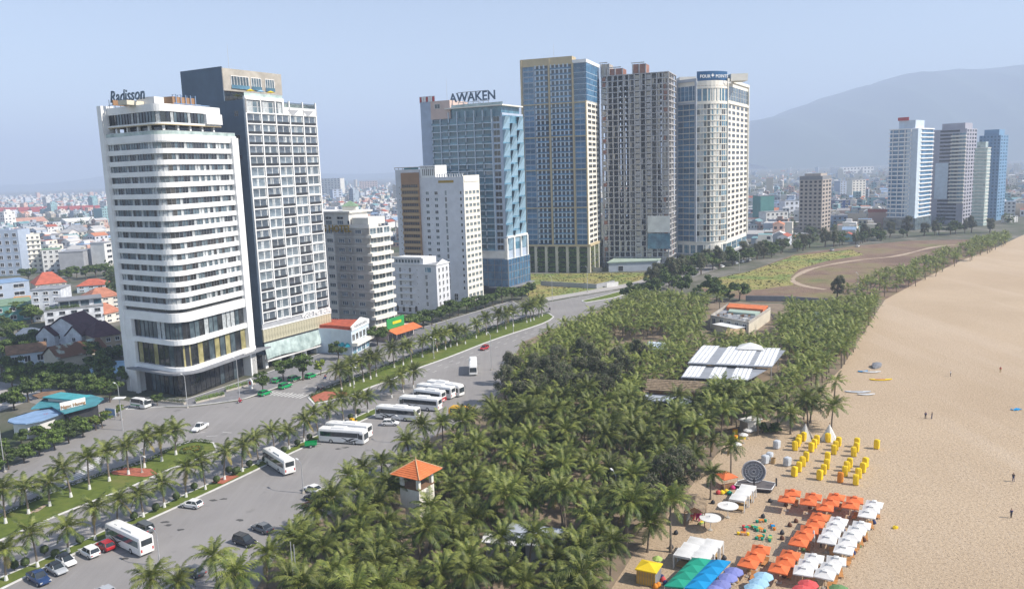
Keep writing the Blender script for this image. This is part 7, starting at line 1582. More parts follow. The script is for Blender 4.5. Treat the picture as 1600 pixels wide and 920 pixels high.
def bus(name, label, p, head, paint_='bus_white', L=11.4, group='coaches', deco='black', glass='car_glass', Hh=3.35, cat='coach'):
    root = thing(name, label, cat, (p.x, p.y, .012), head, group); h = L / 2; W = 1.24; b = MB()
    def bs(x, zb, zt, w): return [(x, -w * .97, zb), (x, -w, zb + .25), (x, -w, zt - .5), (x, -w * .9, zt - .12), (x, -w * .7, zt), (x, w * .7, zt), (x, w * .9, zt - .12), (x, w, zt - .5), (x, w, zb + .25), (x, w * .97, zb)]
    loft(b, [bs(-h, .55, Hh - .15, W * .93), bs(-h + .18, .38, Hh, W), bs(0, .35, Hh + .03, W), bs(h - 1.0, .35, Hh, W), bs(h - .3, .38, Hh - .12, W * .98), bs(h, .45, Hh - .75, W * .9)]); b.build('body', paint_, root)
    n = 7; x0, x1 = -h + .5, h - 1.5; step = (x1 - x0) / n; pm = MB().box(.006, step - .006, -.012, .012, 0, 1.05).mesh('side_window', glass)
    for s in (-1, 1):
        for k in range(n): put('side_window', pm, root, (x0 + k * step, s * (W + .006), 1.65))
        b = MB(); b.face([(h - 1.45, s * (W + .012), 1.45), (h - .35, s * (W * .985 + .012), 1.3), (h - .35, s * (W * .97 + .012), 2.5), (h - 1.45, s * (W + .012), 2.75)]); b.face([(h - 1.45, s * (W + .012), 2.75), (h - .35, s * (W * .97 + .012), 2.5), (h - .35, s * (W * .985 + .012), 1.3), (h - 1.45, s * (W + .012), 1.45)]); b.build('cab_window', glass, root)
        if deco:
            b = MB()
            for (xa, za, xb, zb_, t) in ((.6, .55, 3.6, 1.5, .28), (1.4, .5, 4.4, 1.1, .2), (.0, 1.45, 2.4, .75, .16)):
                m = 8
                for i in range(m):
                    u0, u1 = i / m, (i + 1) / m; c = lambda u: (xa + (xb - xa) * u, za + (zb_ - za) * (u * u * (3 - 2 * u))); (ax, az), (bx, bz) = c(u0), c(u1); ta, tb = t * math.sin(math.pi * u0) * .6 + .02, t * math.sin(math.pi * u1) * .6 + .02
                    y = s * (W + .008); q = [(ax, y, az - ta), (bx, y, bz - tb), (bx, y, bz + tb), (ax, y, az + ta)]; b.face(q if s < 0 else q[::-1])
            b.build('decal', deco, root)
        MB().tube([(h - .15, s * 1.0, Hh - .5), (h + .25, s * 1.3, Hh - .7), (h + .25, s * 1.32, Hh - 1.2)], .05, 5).build('mirror_arm', 'black', root)
        MB().box(h - .12, h + .01, s * .85 - .22, s * .85 + .22, .72, .92).build('headlight', 'lamp_clear', root); MB().box(-h - .02, -h + .08, s * .95 - .12, s * .95 + .12, .9, 1.4).build('tail_light', 'lamp_red', root)
    b = MB(); b.face([(h - .285, -W * .88, Hh - .3), (h + .012, -W * .84, 1.15), (h + .012, W * .84, 1.15), (h - .285, W * .88, Hh - .3)]); b.face([(h + .02, -W * .84, 1.15), (h + .02, W * .84, 1.15), (h + .02, W * .84, 2.55), (h + .02, -W * .84, 2.55)]); b.build('windscreen', 'car_glass', root)
    MB().box(-h - .02, -h + .05, -W * .75, W * .75, 1.9, Hh - .45).build('rear_window', 'car_glass', root); MB().box(-h - .03, -h + .02, -.45, .45, .8, 1.1).build('number_plate', 'white_rough', root)
    MB().box(-2.6, .8, -.85, .85, Hh + .02, Hh + .27, taper=.12).build('roof_unit', paint_, root); MB().box(2.2, 3.4, -.6, .6, Hh + .02, Hh + .14, taper=.08).build('roof_hatch', paint_, root)
    wheels(root, (-h + 3.1, h - 2.6), 1.12, .5, .3); return root
def side_pose(a, c, side, L=11.4, W=1.25):
    """pose from two ground points along the visible side, rear then front; side +1: visible side is the vehicle's right"""
    A, B = xy(G(*a)), xy(G(*c)); d = (B - A).normalized(); n = Vector((-d.y, d.x)) * side; return (A + B) / 2 + n * W, math.atan2(d.y, d.x)
for k, (a, c, s, lab, kw) in enumerate([((214, 870), (170, 848), -1, 'white coach with brown wave decals parked nose-in by the red car', dict(deco='wood', glass='bus_side_glass')), ((442, 743), (413, 724), -1, 'white coach parked alone nose-in at the verge, rear to the camera', dict(deco=None)),
        ((498, 691), (569, 696), 1, 'white coach with black swirls, nearer of the overlapping pair', {}), ((577, 688), (505, 681), -1, 'white coach mostly hidden behind the swirled one of the pair', {}),
        ((653, 660), (584, 654), -1, 'white coach with black swirls beside the white parked car', {}), ((687, 644), (621, 638), -1, 'white coach with black swirls second in the far row', {}),
        ((690, 632), (645, 626), -1, 'shorter white coach with a red rear corner in the far row', dict(deco=None, L=9.0)), ((705, 625), (650, 618), -1, 'white coach with plain sides third in the far row', dict(deco=None)), ((668, 613), (716, 621), 1, 'white coach at the far end of the row, nose to the grove', dict(deco=None)),
        ((733, 574), (733, 587), 1, 'white coach parked apart, facing the camera on the far asphalt', dict(deco=None)), ((706, 654), (732, 656), 1, 'yellow and blue minibus at the palm edge', dict(paint_='car_yellow', deco='car_navy', L=6.2, Hh=2.7, cat='minibus'))]):
    p, hd = side_pose(a, c, s); o = bus('coach' if 'minibus' not in lab else 'minibus', lab, p, hd, **kw)
    if 'red rear' in lab: MB().box(-4.52, -3.2, -1.27, 1.27, .6, 1.6).build('red_skirt', 'car_red', o)
hd0 = (xy(G(170, 848)) - xy(G(214, 870))).normalized(); ha = math.atan2(hd0.y, hd0.x); rd = xy(G(475, 592)) - xy(G(400, 619)); ra = math.atan2(rd.y, rd.x)
for (kind, pt, p, a, lab) in (('pickup', 'car_blue', (61, 908), ha + math.pi, 'dark blue pickup, nearest of the cars by the verge'), ('sedan', 'car_silver', (89, 893), ha + math.pi, 'silver coupe with dark roof between blue pickup and white car'), ('hatch', 'car_white', (104, 881), ha + math.pi, 'white car with black roof in the verge row'), ('suv', 'car_white', (140, 867), ha, 'white SUV parked beside the red car'), ('hatch', 'car_red', (165, 857), ha, 'red hatchback squeezed beside the coach with wave decals'),
        ('canopy_pickup', 'car_grey', (224, 829), ha, 'grey canopied pickup on the far side of the near coach'), ('hatch', 'car_white', (300, 792), ha + .3, 'white hatchback standing alone on the open asphalt'), ('suv', 'car_black', (383, 850), ha + math.pi + .1, 'black SUV at the palm edge of the parking area'), ('hatch', 'car_white', (610, 664), ra - 1.2, 'white car beside the coach with swirls'),
        ('sedan', 'car_black', (491, 782), ha, 'black car under the palms, above the dark red one'), ('hatch', 'maroon', (487, 794), ha, 'dark red car under the palms'), ('sedan', 'car_white', (489, 768), ha, 'white car under the palms at the parking edge'), ('sedan', 'car_grey', (410, 829), ha, 'grey car half under the palms'), ('sedan', 'car_grey', (302, 897), ha + .1, 'grey car between the two near palms'), ('hatch', 'car_silver', (165, 930), ha, 'silver roof of a car cut by the lower frame edge'),
        ('pickup', 'car_white', (313, 671), ra + math.pi + .25, 'white pickup truck driving on the open junction'), ('hatch', 'car_red', (757, 546), ra + math.pi, 'small red car at the far end of the parking area'), ('suv', 'car_navy', (515, 910), ha, 'blue car glimpsed beneath the near palms')):
    car('parked_car' if 'driving' not in lab else 'pickup_truck', lab, kind, pt, G(*p), a, 'cars', 'car_black' if 'roof' in lab and 'silver roof' not in lab else None)
for k, p in enumerate([(414, 617), (446, 606), (433, 597), (460, 594), (486, 590)]): car('taxi', 'green taxi before the slate hotel, ' + ['nearest and leftmost', 'second at the kerb', 'left one under the tree', 'middle one under the tree', 'rightmost beside the small bright tree'][k], 'suv' if k % 2 else 'hatch', 'car_green', G(*p), ra if k != 2 else ra + .3, 'green taxis')
for k, p in enumerate([(1150, 413), (1160, 410), (1170, 408), (1128, 418), (1085, 426), (830, 478), (1300, 392), (1340, 386)]): car('parked_car', 'tiny pale car on the far road, %s from the unfinished tower' % ORD[k], 'suv', 'car_white' if k % 2 else 'car_silver', G(*p), ra - .2, 'far cars')
p, hd = side_pose((203, 637), (226, 640), 1); o = bus('minibus', 'white minibus with green stripe on the side street', p, hd, L=5.4, Hh=2.3, deco=None, cat='minibus', group='minibuses'); MB().box(-2.4, 1.2, -1.255, 1.255, .9, 1.15).build('stripe', 'car_green', o)
p = G(486, 698); o = thing('cart', 'small green two-wheeled cart at the verge kerb', 'cart', tuple(p), ra - .9); MB().box(-1.3, 1.3, -.7, .7, .5, .62).build('floor', 'car_green', o)
for s in (-1, 1): MB().box(-1.3, 1.3, s * .7 - .04, s * .7 + .04, .62, 1.25).build('side_board', 'car_green', o); MB().box(s * 1.3 - .04, s * 1.3 + .04, -.66, .66, .62, 1.25).build('end_board', 'car_green', o)
wheels(o, (0,), .78, .36); MB().tube([(1.3, 0, .55), (2.3, 0, .5)], .05, 5).build('drawbar', 'dark', o)
p = G(552, 665); o = thing('road_roller', 'small yellow machine parked behind the coach pair', 'machine', tuple(p), ra); MB().box(-1.1, 1.1, -.55, .55, .5, 1.2, taper=.1).build('body', 'car_yellow', o); MB().box(-.9, .1, -.5, .5, 1.2, 2.0, taper=.08).build('cab', 'car_yellow', o); MB().box(.3, 1.0, -.4, .4, 1.2, 1.5).build('bonnet', 'dark', o); wheels(o, (-.7, .7), .55, .38)

# ------------------------------------------------------------------ people and motorbikes
def person_mesh(pose, shirt, trousers, name='person', hat=None):
    """one continuous skinned body; joints laid out per pose"""
    if pose == 'stand': J = dict(pel=(0, 0, .92), ch=(0, 0, 1.30), nk=(0, 0, 1.46), hd=(0, 0.02, 1.62), tp=(0, 0.01, 1.74), ls=(-.18, 0, 1.40), le=(-.24, .03, 1.12), lh=(-.25, .1, .86), rs=(.18, 0, 1.40), re=(.25, 0, 1.12), rh=(.24, .12, .88), lp=(-.1, 0, .88), lk=(-.11, .03, .48), la=(-.11, -.03, .08), lt=(-.11, .14, .04), rp=(.1, 0, .88), rk=(.12, .06, .48), ra=(.13, .05, .08), rt=(.13, .22, .04))
    else: J = dict(pel=(0, -.1, .80), ch=(0, .0, 1.16), nk=(0, .04, 1.32), hd=(0, .08, 1.48), tp=(0, .08, 1.60), ls=(-.18, 0, 1.26), le=(-.27, .2, 1.05), lh=(-.25, .45, 1.02), rs=(.18, 0, 1.26), re=(.27, .2, 1.05), rh=(.25, .45, 1.02), lp=(-.1, -.08, .78), lk=(-.17, .32, .72), la=(-.16, .2, .30), lt=(-.16, .36, .26), rp=(.1, -.08, .78), rk=(.17, .32, .72), ra=(.16, .2, .30), rt=(.16, .36, .26))
    R = dict(pel=.15, ch=.16, nk=.06, hd=.1, tp=.07, ls=.075, le=.05, lh=.045, rs=.075, re=.05, rh=.045, lp=.1, lk=.07, la=.05, lt=.04, rp=.1, rk=.07, ra=.05, rt=.04); ks = list(J); E_ = [('pel', 'ch'), ('ch', 'nk'), ('nk', 'hd'), ('hd', 'tp'), ('ch', 'ls'), ('ls', 'le'), ('le', 'lh'), ('ch', 'rs'), ('rs', 're'), ('re', 'rh'), ('pel', 'lp'), ('lp', 'lk'), ('lk', 'la'), ('la', 'lt'), ('pel', 'rp'), ('rp', 'rk'), ('rk', 'ra'), ('ra', 'rt')]
    me = bpy.data.meshes.new(name); me.from_pydata([J[k] for k in ks], [(ks.index(a), ks.index(b)) for a, b in E_], []); o = bpy.data.objects.new(name, me); COL.objects.link(o); o.modifiers.new('Skin', 'SKIN'); sd = o.modifiers.new('Sub', 'SUBSURF'); sd.levels = 1
    if not me.skin_vertices: me.attributes.new('skin', 'FLOAT', 'POINT')
    for k, v in zip(ks, me.skin_vertices[0].data): v.radius = (R[k], R[k] * (.75 if k in ('pel', 'ch') else 1)); v.use_root = k == 'pel'
    dg = bpy.context.evaluated_depsgraph_get(); m2 = bpy.data.meshes.new_from_object(o.evaluated_get(dg)); bpy.data.objects.remove(o); m2.materials.clear()
    for m in (trousers, shirt, 'skin', hat or 'hair'): m2.materials.append(MATS[m])
    jv = {k: Vector(v) for k, v in J.items()}; cl = {}
    for k in ks: cl[k] = 0 if k in ('pel', 'lp', 'rp', 'lk', 'rk', 'la', 'ra', 'lt', 'rt') else 1 if k in ('ch', 'ls', 'rs', 'le', 're') else 3 if k == 'tp' else 2
    for p in m2.polygons: c = p.center; p.material_index = cl[min(ks, key=lambda k: (jv[k] - c).length)]; p.use_smooth = True
    return m2
SIT = [person_mesh('sit', a, b, hat=c) for a, b, c in (('cloth_red', 'cloth_navy', 'cloth_red'), ('cloth_navy', 'dark', 'dark'), ('cloth_white', 'cloth_navy', 'cloth_pink'))]; STD = [person_mesh('stand', a, b) for a, b in (('cloth_navy', 'dark'), ('dark', 'cloth_navy'), ('cloth_white', 'dark'), ('cloth_red', 'cloth_tan'))]
def motorbike(p, head, paint_, k, lab, plab):
    o = thing('motorbike', lab, 'motorbike', (p.x, p.y, .015), head, 'motorbikes'); b = MB(); loft(b, [sect(-.75, .62, .78, .12), sect(-.3, .4, .80, .16), sect(.1, .28, .55, .16), sect(.35, .35, .9, .14), sect(.5, .6, 1.0, .1)]); b.build('body', paint_, o); MB().box(-.75, 0, -.14, .14, .76, .84).build('seat', 'black', o)
    MB().tube([(.45, -.32, 1.05), (.4, 0, 1.0), (.45, .32, 1.05)], .025, 5).build('handlebar', 'dark', o); MB().tube([(.42, 0, .98), (.62, 0, .3)], .04, 5).build('fork', 'steel', o); t, m = wheel_meshes(.28, .1)
    for x in (-.6, .62): w = put('wheel', t, o, (x, 0, .28)); put('rim', m, w)
    q = thing('person', plab, 'person', (p.x, p.y, .015), head - math.pi / 2, 'riders'); put('body', SIT[k % 3], q)
for k, (p, a, c, pc) in enumerate([((375, 629), 'red', 'car_red', 'rider in red on the motorbike by the curved hotel corner'), ((497, 611), 'dark', 'car_black', 'left rider of the pair at the far median tip'), ((504, 610), 'red', 'car_red', 'right rider of the pair at the far median tip'), ((508, 593), 'blue', 'car_navy', 'rider on the carriageway beside the slate hotel'), ((859, 485), 'dark', 'car_black', 'distant rider at the far junction')]): motorbike(G(*p), ra + (math.pi if k in (0, 1) else 0), c, k, '%s motorbike, %s along the carriageway from the curved hotel' % (a, ORD[k]), pc)

# ------------------------------------------------------------------ the beach
Z6 = lambda x, y, z=0: G(980 + x / 3.81, 750 + y / 3.81, z)
Z5 = lambda x, y, z=0: G(1100 + x / 5.333, 640 + y / 5.333, z)
GA = rad(62)       # rows of parasols follow the shore
def square_canopy(cl, w, h0, h1, name='canopy'):
    b = MB(); n = 6
    for k in range(4):
        M = rotz(k * math.pi / 2)
        for i in range(n):
            t0, t1 = i / n, (i + 1) / n; c = lambda t: h0 + (h1 - h0) * (t ** 1.15); a, e = w * (1 - t0), w * (1 - t1); b.face([M @ Vector((-a, -a, c(t0))), M @ Vector((a, -a, c(t0))), M @ Vector((e, -e, c(t1))), M @ Vector((-e, -e, c(t1)))])
        b.face([M @ Vector((-w, -w, h0 - .17)), M @ Vector((w, -w, h0 - .17)), M @ Vector((w, -w, h0)), M @ Vector((-w, -w, h0))])
    return b.mesh(name, cl)
def square_parasol(cl, w=1.34):
    root = thing('parasol', 'x', 'parasol'); can = put('canopy', square_canopy(cl, w, 2.15, 2.75), root); put('vent_flap', square_canopy(cl, .36, 2.76, 2.88, 'vent_flap'), can); b = MB(); b.tube([(0, 0, 0), (0, 0, 2.72)], .045, 6); b.build('pole', 'wood', root); MB().box(-.35, .35, -.35, .35, 0, .12).build('base', 'concrete', root)
    b = MB()
    for k in range(4): a = math.pi / 4 + k * math.pi / 2; b.tube([(0, 0, 2.3), (1.9 * math.cos(a), 1.9 * math.sin(a), 2.12)], .02, 4)
    b.build('ribs', 'wood', root); return root
def place_all(proto, spots, labels, group, jit=.1):
    r = random.Random(len(spots))
    for k, (p, lab) in enumerate(zip(spots, labels)):
        o = proto if k == 0 else clone(proto, (0, 0, 0)); o.location = (p.x, p.y, .012); o.rotation_euler = (0, 0, GA + r.uniform(-jit, jit)); o['label'] = lab; o['category'] = proto['category']; o['group'] = group
OR = [(985, 68), (950, 105), (1108, 90), (1078, 122), (1245, 92), (1212, 125), (1178, 155), (1355, 110), (1330, 142), (1145, 210), (1120, 250), (1085, 285), (1052, 320), (1022, 360), (795, 403), (760, 445), (722, 485), (970, 435), (942, 475), (905, 517)]
LO = ['%s parasol from the stage in the back block of orange parasols' % ORD[k] for k in range(9)] + ['orange parasol %s from the back in the long orange row beside white ones' % ORD[k] for k in range(5)] + ['orange parasol %s from the back in the short row by the blue canopies' % ORD[k] for k in range(3)] + ['orange parasol %s from the back in the front row next to white ones' % ORD[k] for k in range(3)]
place_all(square_parasol('cloth_orange'), [Z6(x, y, 2.35) for x, y in OR], LO, 'orange parasols')
WH = [(1470, 135), (1453, 165), (1430, 195), (1258, 235), (1240, 268), (1215, 305), (1192, 345), (1395, 260), (1368, 290), (1340, 325), (1312, 360), (1290, 405), (1112, 455), (1078, 490), (1050, 530), (1245, 470), (1210, 510), (1178, 550)]
LW = ['white parasol %s from the back in the trio beside the orange block' % ORD[k] for k in range(3)] + ['white parasol %s from the back in the inner row of four' % ORD[k] for k in range(4)] + ['white parasol %s from the back in the outer row of five' % ORD[k] for k in range(5)] + ['white parasol %s from the back in the front left trio' % ORD[k] for k in range(3)] + ['white parasol %s from the back in the front right trio' % ORD[k] for k in range(3)]
place_all(square_parasol('cloth_white'), [Z6(x, y, 2.35) for x, y in WH], LW, 'white parasols')
def round_parasol(cl, rr=1.35, hh=.45):
    root = thing('parasol', 'x', 'parasol'); b = MB(); n = 8
    for k in range(n):
        a, c = 2 * math.pi * k / n, 2 * math.pi * (k + 1) / n; f = lambda t, s, z: (rr * s * math.cos(t), rr * s * math.sin(t), z)
        for s0, s1, z0, z1 in ((1, .55, 1.95, 2.22), (.55, .02, 2.22, 1.95 + hh)): b.face([f(a, s0, z0), f(c, s0, z0), f(c, s1, z1), f(a, s1, z1)])
        b.face([f(a, 1, 1.83), f(c, 1, 1.83), f(c, 1, 1.95), f(a, 1, 1.95)])
    b.build('canopy', cl, root); MB().tube([(0, 0, 0), (0, 0, 1.95 + hh + .1)], .04, 6).build('pole', 'steel', root); MB().tube([(0, 0, 0), (0, 0, .15)], .3, 10).build('base', 'concrete', root); return root
for cl, nm, sp, rr in (('cloth_violet', 'periwinkle', [(635, 537), (600, 572), (560, 612), (520, 645)], 1.4), ('cloth_sky', 'pale blue', [(812, 565), (785, 603), (755, 635)], 1.4), ('cloth_red', 'red', [(1078, 612), (1045, 645)], 1.4), ('cloth_moss', 'dark green', [(1262, 640)], 1.35), ('cloth_lime', 'small lime green', [(180, 460)], .8)):
    place_all(round_parasol(cl, rr), [Z6(x, y, 2.1) for x, y in sp], ['%s round parasol%s' % (nm, ', %s from the back of its row' % ORD[k] if len(sp) > 1 else ' standing alone on the sand') for k in range(len(sp))], nm + ' parasols')
place_all(round_parasol('cloth_white', 1.0, .3), [Z5(x, y, 2.0) for x, y in ((365, 168), (330, 205), (275, 285))], ['white cafe parasol at the grove edge, %s from the back' % ORD[k] for k in range(3)], 'cafe parasols')
def disc_shade():
    root = thing('disc_shade', 'x', 'parasol'); b = MB(); n = 24
    for k in range(n):
        a, c = 2 * math.pi * k / n, 2 * math.pi * (k + 1) / n
        for s0, s1, z0, z1 in ((1.75, .8, 2.2, 2.25), (.8, .25, 2.25, 2.4), (.25, 0.01, 2.4, 2.65)): b.face([(s0 * math.cos(a), s0 * math.sin(a), z0), (s0 * math.cos(c), s0 * math.sin(c), z0), (s1 * math.cos(c), s1 * math.sin(c), z1), (s1 * math.cos(a), s1 * math.sin(a), z1)])
        b.face([(1.75 * math.cos(a), 1.75 * math.sin(a), 2.1), (1.75 * math.cos(c), 1.75 * math.sin(c), 2.1), (1.75 * math.cos(c), 1.75 * math.sin(c), 2.2), (1.75 * math.cos(a), 1.75 * math.sin(a), 2.2)])
    b.build('canopy', 'cloth_white', root); MB().tube([(0, 0, 0), (0, 0, 2.5)], .06, 6).build('pole', 'white_rough', root); MB().tube([(0, 0, 0), (0, 0, .12)], .4, 10).build('base', 'concrete', root); return root
place_all(disc_shade(), [Z6(600, 150, 2.2), Z6(495, 222, 2.2)], ['flat white disc shade beside the white tents', 'flat white disc shade beside the thatched hut'], 'disc shades')
# draped white tents: roof, four legs, gathered curtains at the corners
def drape_tent():
    root = thing('drape_tent', 'x', 'tent'); w = 1.3; b = MB(); b.face([(-w, -w, 2.15), (w, -w, 2.15), (w, w, 2.15), (-w, w, 2.15)]); n = 5
    for i in range(n):
        for j in range(n):
            f = lambda u, v: (-w + 2 * w * u, -w + 2 * w * v, 2.17 + .16 * math.sin(math.pi * u) * math.sin(math.pi * v)); b.face([f(i / n, j / n), f((i + 1) / n, j / n), f((i + 1) / n, (j + 1) / n), f(i / n, (j + 1) / n)])
    for k in range(4): M = rotz(k * math.pi / 2); b.face([M @ Vector((-w, -w - .01, 1.85)), M @ Vector((w, -w - .01, 1.85)), M @ Vector((w, -w - .01, 2.18)), M @ Vector((-w, -w - .01, 2.18))])
    b.build('roof', 'cloth_white', root)
    for sx in (-1, 1):
        for sy in (-1, 1):
            MB().box(sx * w - .05, sx * w + .05, sy * w - .05, sy * w + .05, 0, 2.15).build('post', 'white_rough', root); c = MB(); m = 7; a = [(sx * (w - .55 * i / m), sy * (w + .06 * math.sin(i * 2.4))) for i in range(m + 1)]
            for i in range(m): (x0, y0), (x1, y1) = a[i], a[i + 1]; c.face([(x0, y0, .05), (sx * w + (x1 - sx * w) * .9, y1, .05), (x1, y1, 1.9), (x0, y0, 1.9)])
            c.build('curtain', 'cloth_white', root)
    MB().box(-.8, .8, -1.0, 1.0, .15, .4).build('daybed', 'cloth_tan', root); return root
tl_ = [Z6(x, y, 2.2) for x, y in ((412, 360), (375, 395), (340, 430), (512, 372), (480, 407), (448, 442))] + [Z5(x, y, 2.2) for x, y in ((362, 645), (325, 685), (285, 727))]
place_all(drape_tent(), tl_, ['white draped tent, %s of the left column by the green canopies' % ORD[k] for k in range(3)] + ['white draped tent, %s of the right column by the green canopies' % ORD[k] for k in range(3)] + ['white draped tent, %s of the line before the stage' % ORD[k] for k in range(3)], 'draped tents', .02)
# green and blue canopy field
def canopies():
    g0 = Z6(400, 470, 2.5); ax = Z6(300, 605, 2.5) - Z6(425, 480, 2.5); ax = xy(ax) / 3; bx = xy(Z6(540, 490, 2.5) - Z6(425, 480, 2.5)); o = Z6(425, 480, 2.5)
    for col, (m, nm) in enumerate((('cloth_green', 'green'), ('cloth_blue', 'blue'))):
        for k in range(4):
            c = xy(o) + ax * k + bx * col; root = thing('canopy_tent', '%s peaked canopy, %s from the back of its column' % (nm, ORD[k]), 'canopy', (c.x, c.y, .012), 0, nm + ' canopies'); h = [ax * s * .5 + bx * t * .5 for s, t in ((-1, -1), (-1, 1), (1, 1), (1, -1))]; b = MB()
            for i in range(4): a, e = h[i], h[(i + 1) % 4]; b.face([(a.x, a.y, 2.35), (e.x, e.y, 2.35), (0, 0, 3.0)]); b.face([(a.x * .995, a.y * .995, 2.15), (e.x * .995, e.y * .995, 2.15), (e.x * .995, e.y * .995, 2.35), (a.x * .995, a.y * .995, 2.35)])
            b.build('canopy', m, root)
            for q in h: MB().tube([(q.x * .96, q.y * .96, 0), (q.x * .96, q.y * .96, 2.35)], .05, 5).build('post', 'steel', root)
            MB().box(-.9, .9, -.5, .5, .35, .45).build('bench', 'wood', root)
canopies()
# yellow covered beach chairs
def covered_chair(m, w=.5, h=1.95, dep=.5, seed=1):
    root = thing('covered_chair', 'x', 'beach chair'); r = random.Random(seed); b = MB(); n = 14; rows = []
    for z, s in ((.12, .96), (.3, 1.03), (.7, 1.0), (1.15, 1.04), (h - .2, 1.02), (h - .06, .92), (h, .55)):
        rows.append(len(b.v))
        for k in range(n):
            a = 2 * math.pi * k / n; c, sn = math.cos(a), math.sin(a); q = 1 / (abs(c) ** 5 + abs(sn) ** 5) ** .2; f = s * (1 + r.uniform(-.05, .05)); b.v.append((c * q * w * f + .10 * z / h, sn * q * dep * f, z))
    for i in range(len(rows) - 1):
        for k in range(n): j = (k + 1) % n; b.f.append((rows[i] + k, rows[i] + j, rows[i + 1] + j, rows[i + 1] + k)); b.m.append(0)
    b.f.append(tuple(rows[-1] + k for k in range(n))); b.m.append(0); b.build('cover', m, root)
    for sx in (-1, 1):
        for sy in (-1, 1): MB().box(sx * w * .7 - .04, sx * w * .7 + .04, sy * dep * .7 - .04, sy * dep * .7 + .04, 0, .2).build('leg', 'wood', root)
    MB().box(-w * .6, w * .75, -dep * .6, dep * .6, h - .01, h + .03).build('top_fold', m, root); return root
YC = [('front-left', [(850, 428), (822, 470), (790, 515), (752, 555)]), ('front second', [(1028, 432), (1022, 492), (996, 538), (963, 583)]), ('front third', [(1213, 482), (1192, 512), (1174, 552)]), ('front right', [(1343, 478), (1323, 522), (1287, 570), (1264, 625)]), ('back-left', [(845, 238), (828, 260), (793, 282), (780, 308), (758, 338)]), ('back second', [(938, 287), (917, 320), (893, 350)]), ('back third', [(1120, 303), (1098, 337), (1082, 370)]), ('back right', [(1273, 310), (1268, 350), (1247, 388)])]
sp, lb = [], []
for nm, l in YC:
    for k, (x, y) in enumerate(l): sp.append(Z5(x, y)); lb.append('yellow covered beach chair, %s from the back of the %s row' % (ORD[k], nm))
sp += [Z5(1438, 325), Z5(1033, 270)]; lb += ['yellow covered beach chair standing apart at the far right', 'broad yellow covered beach chair before the right white tepee']
protos = [covered_chair('cloth_yellow', seed=s) for s in (1, 2)]
place_all(protos[0], sp[::2], lb[::2], 'yellow covered beach chairs', .5); place_all(protos[1], sp[1::2], lb[1::2], 'yellow covered beach chairs', .5)
place_all(covered_chair('cloth_amber', seed=3), [Z5(1135, 605)], ['faded orange covered beach chair among the yellow ones'], 'orange covered beach chairs')
place_all(covered_chair('cloth_tarp', .72, 1.75, .6, 4), [Z5(605, 322), Z5(508, 448), Z5(545, 425), Z5(692, 466)], ['silver-tarped chair pod behind the others', 'silver-tarped chair pod, left of the pair near the stage', 'silver-tarped chair pod, right of the pair near the stage', 'silver-tarped chair pod alone beside the yellow rows'], 'tarped chair pods', .6)
place_all(covered_chair('cloth_tan', .4, .9, .4, 5), [Z5(575, 448)], ['small tan covered stool beside the silver pods'], 'tan stool')
# tepees
for k, (x, y) in enumerate(((845, 243), (1042, 250))):
    p = Z5(x, y); root = thing('tepee', 'white canvas tepee behind the yellow chairs, %s one' % ('left', 'right')[k], 'tent', (p.x, p.y, .012), .3 + k, 'tepees'); b = MB(); n = 8; rr, h = 1.8, 3.5
    for i in range(n):
        a, c = 2 * math.pi * i / n, 2 * math.pi * (i + 1) / n
        if i == 6: 
            for s in (a, c): m = a * .85 + c * .15 if s == a else a * .15 + c * .85; b.face([(rr * math.cos(s), rr * math.sin(s), 0), (rr * math.cos(m), rr * math.sin(m), 0), (0, 0, h)])
            continue
        b.face([(rr * math.cos(a), rr * math.sin(a), 0), (rr * math.cos(c), rr * math.sin(c), 0), (.05 * math.cos(c), .05 * math.sin(c), h), (.05 * math.cos(a), .05 * math.sin(a), h)])
    b.build('cover', 'cloth_white', root)
    for i in range(n): a = 2 * math.pi * i / n; MB().tube([(rr * math.cos(a), rr * math.sin(a), 0), (-.15 * math.cos(a), -.15 * math.sin(a), h + .28)], .03, 4).build('pole', 'wood', root)
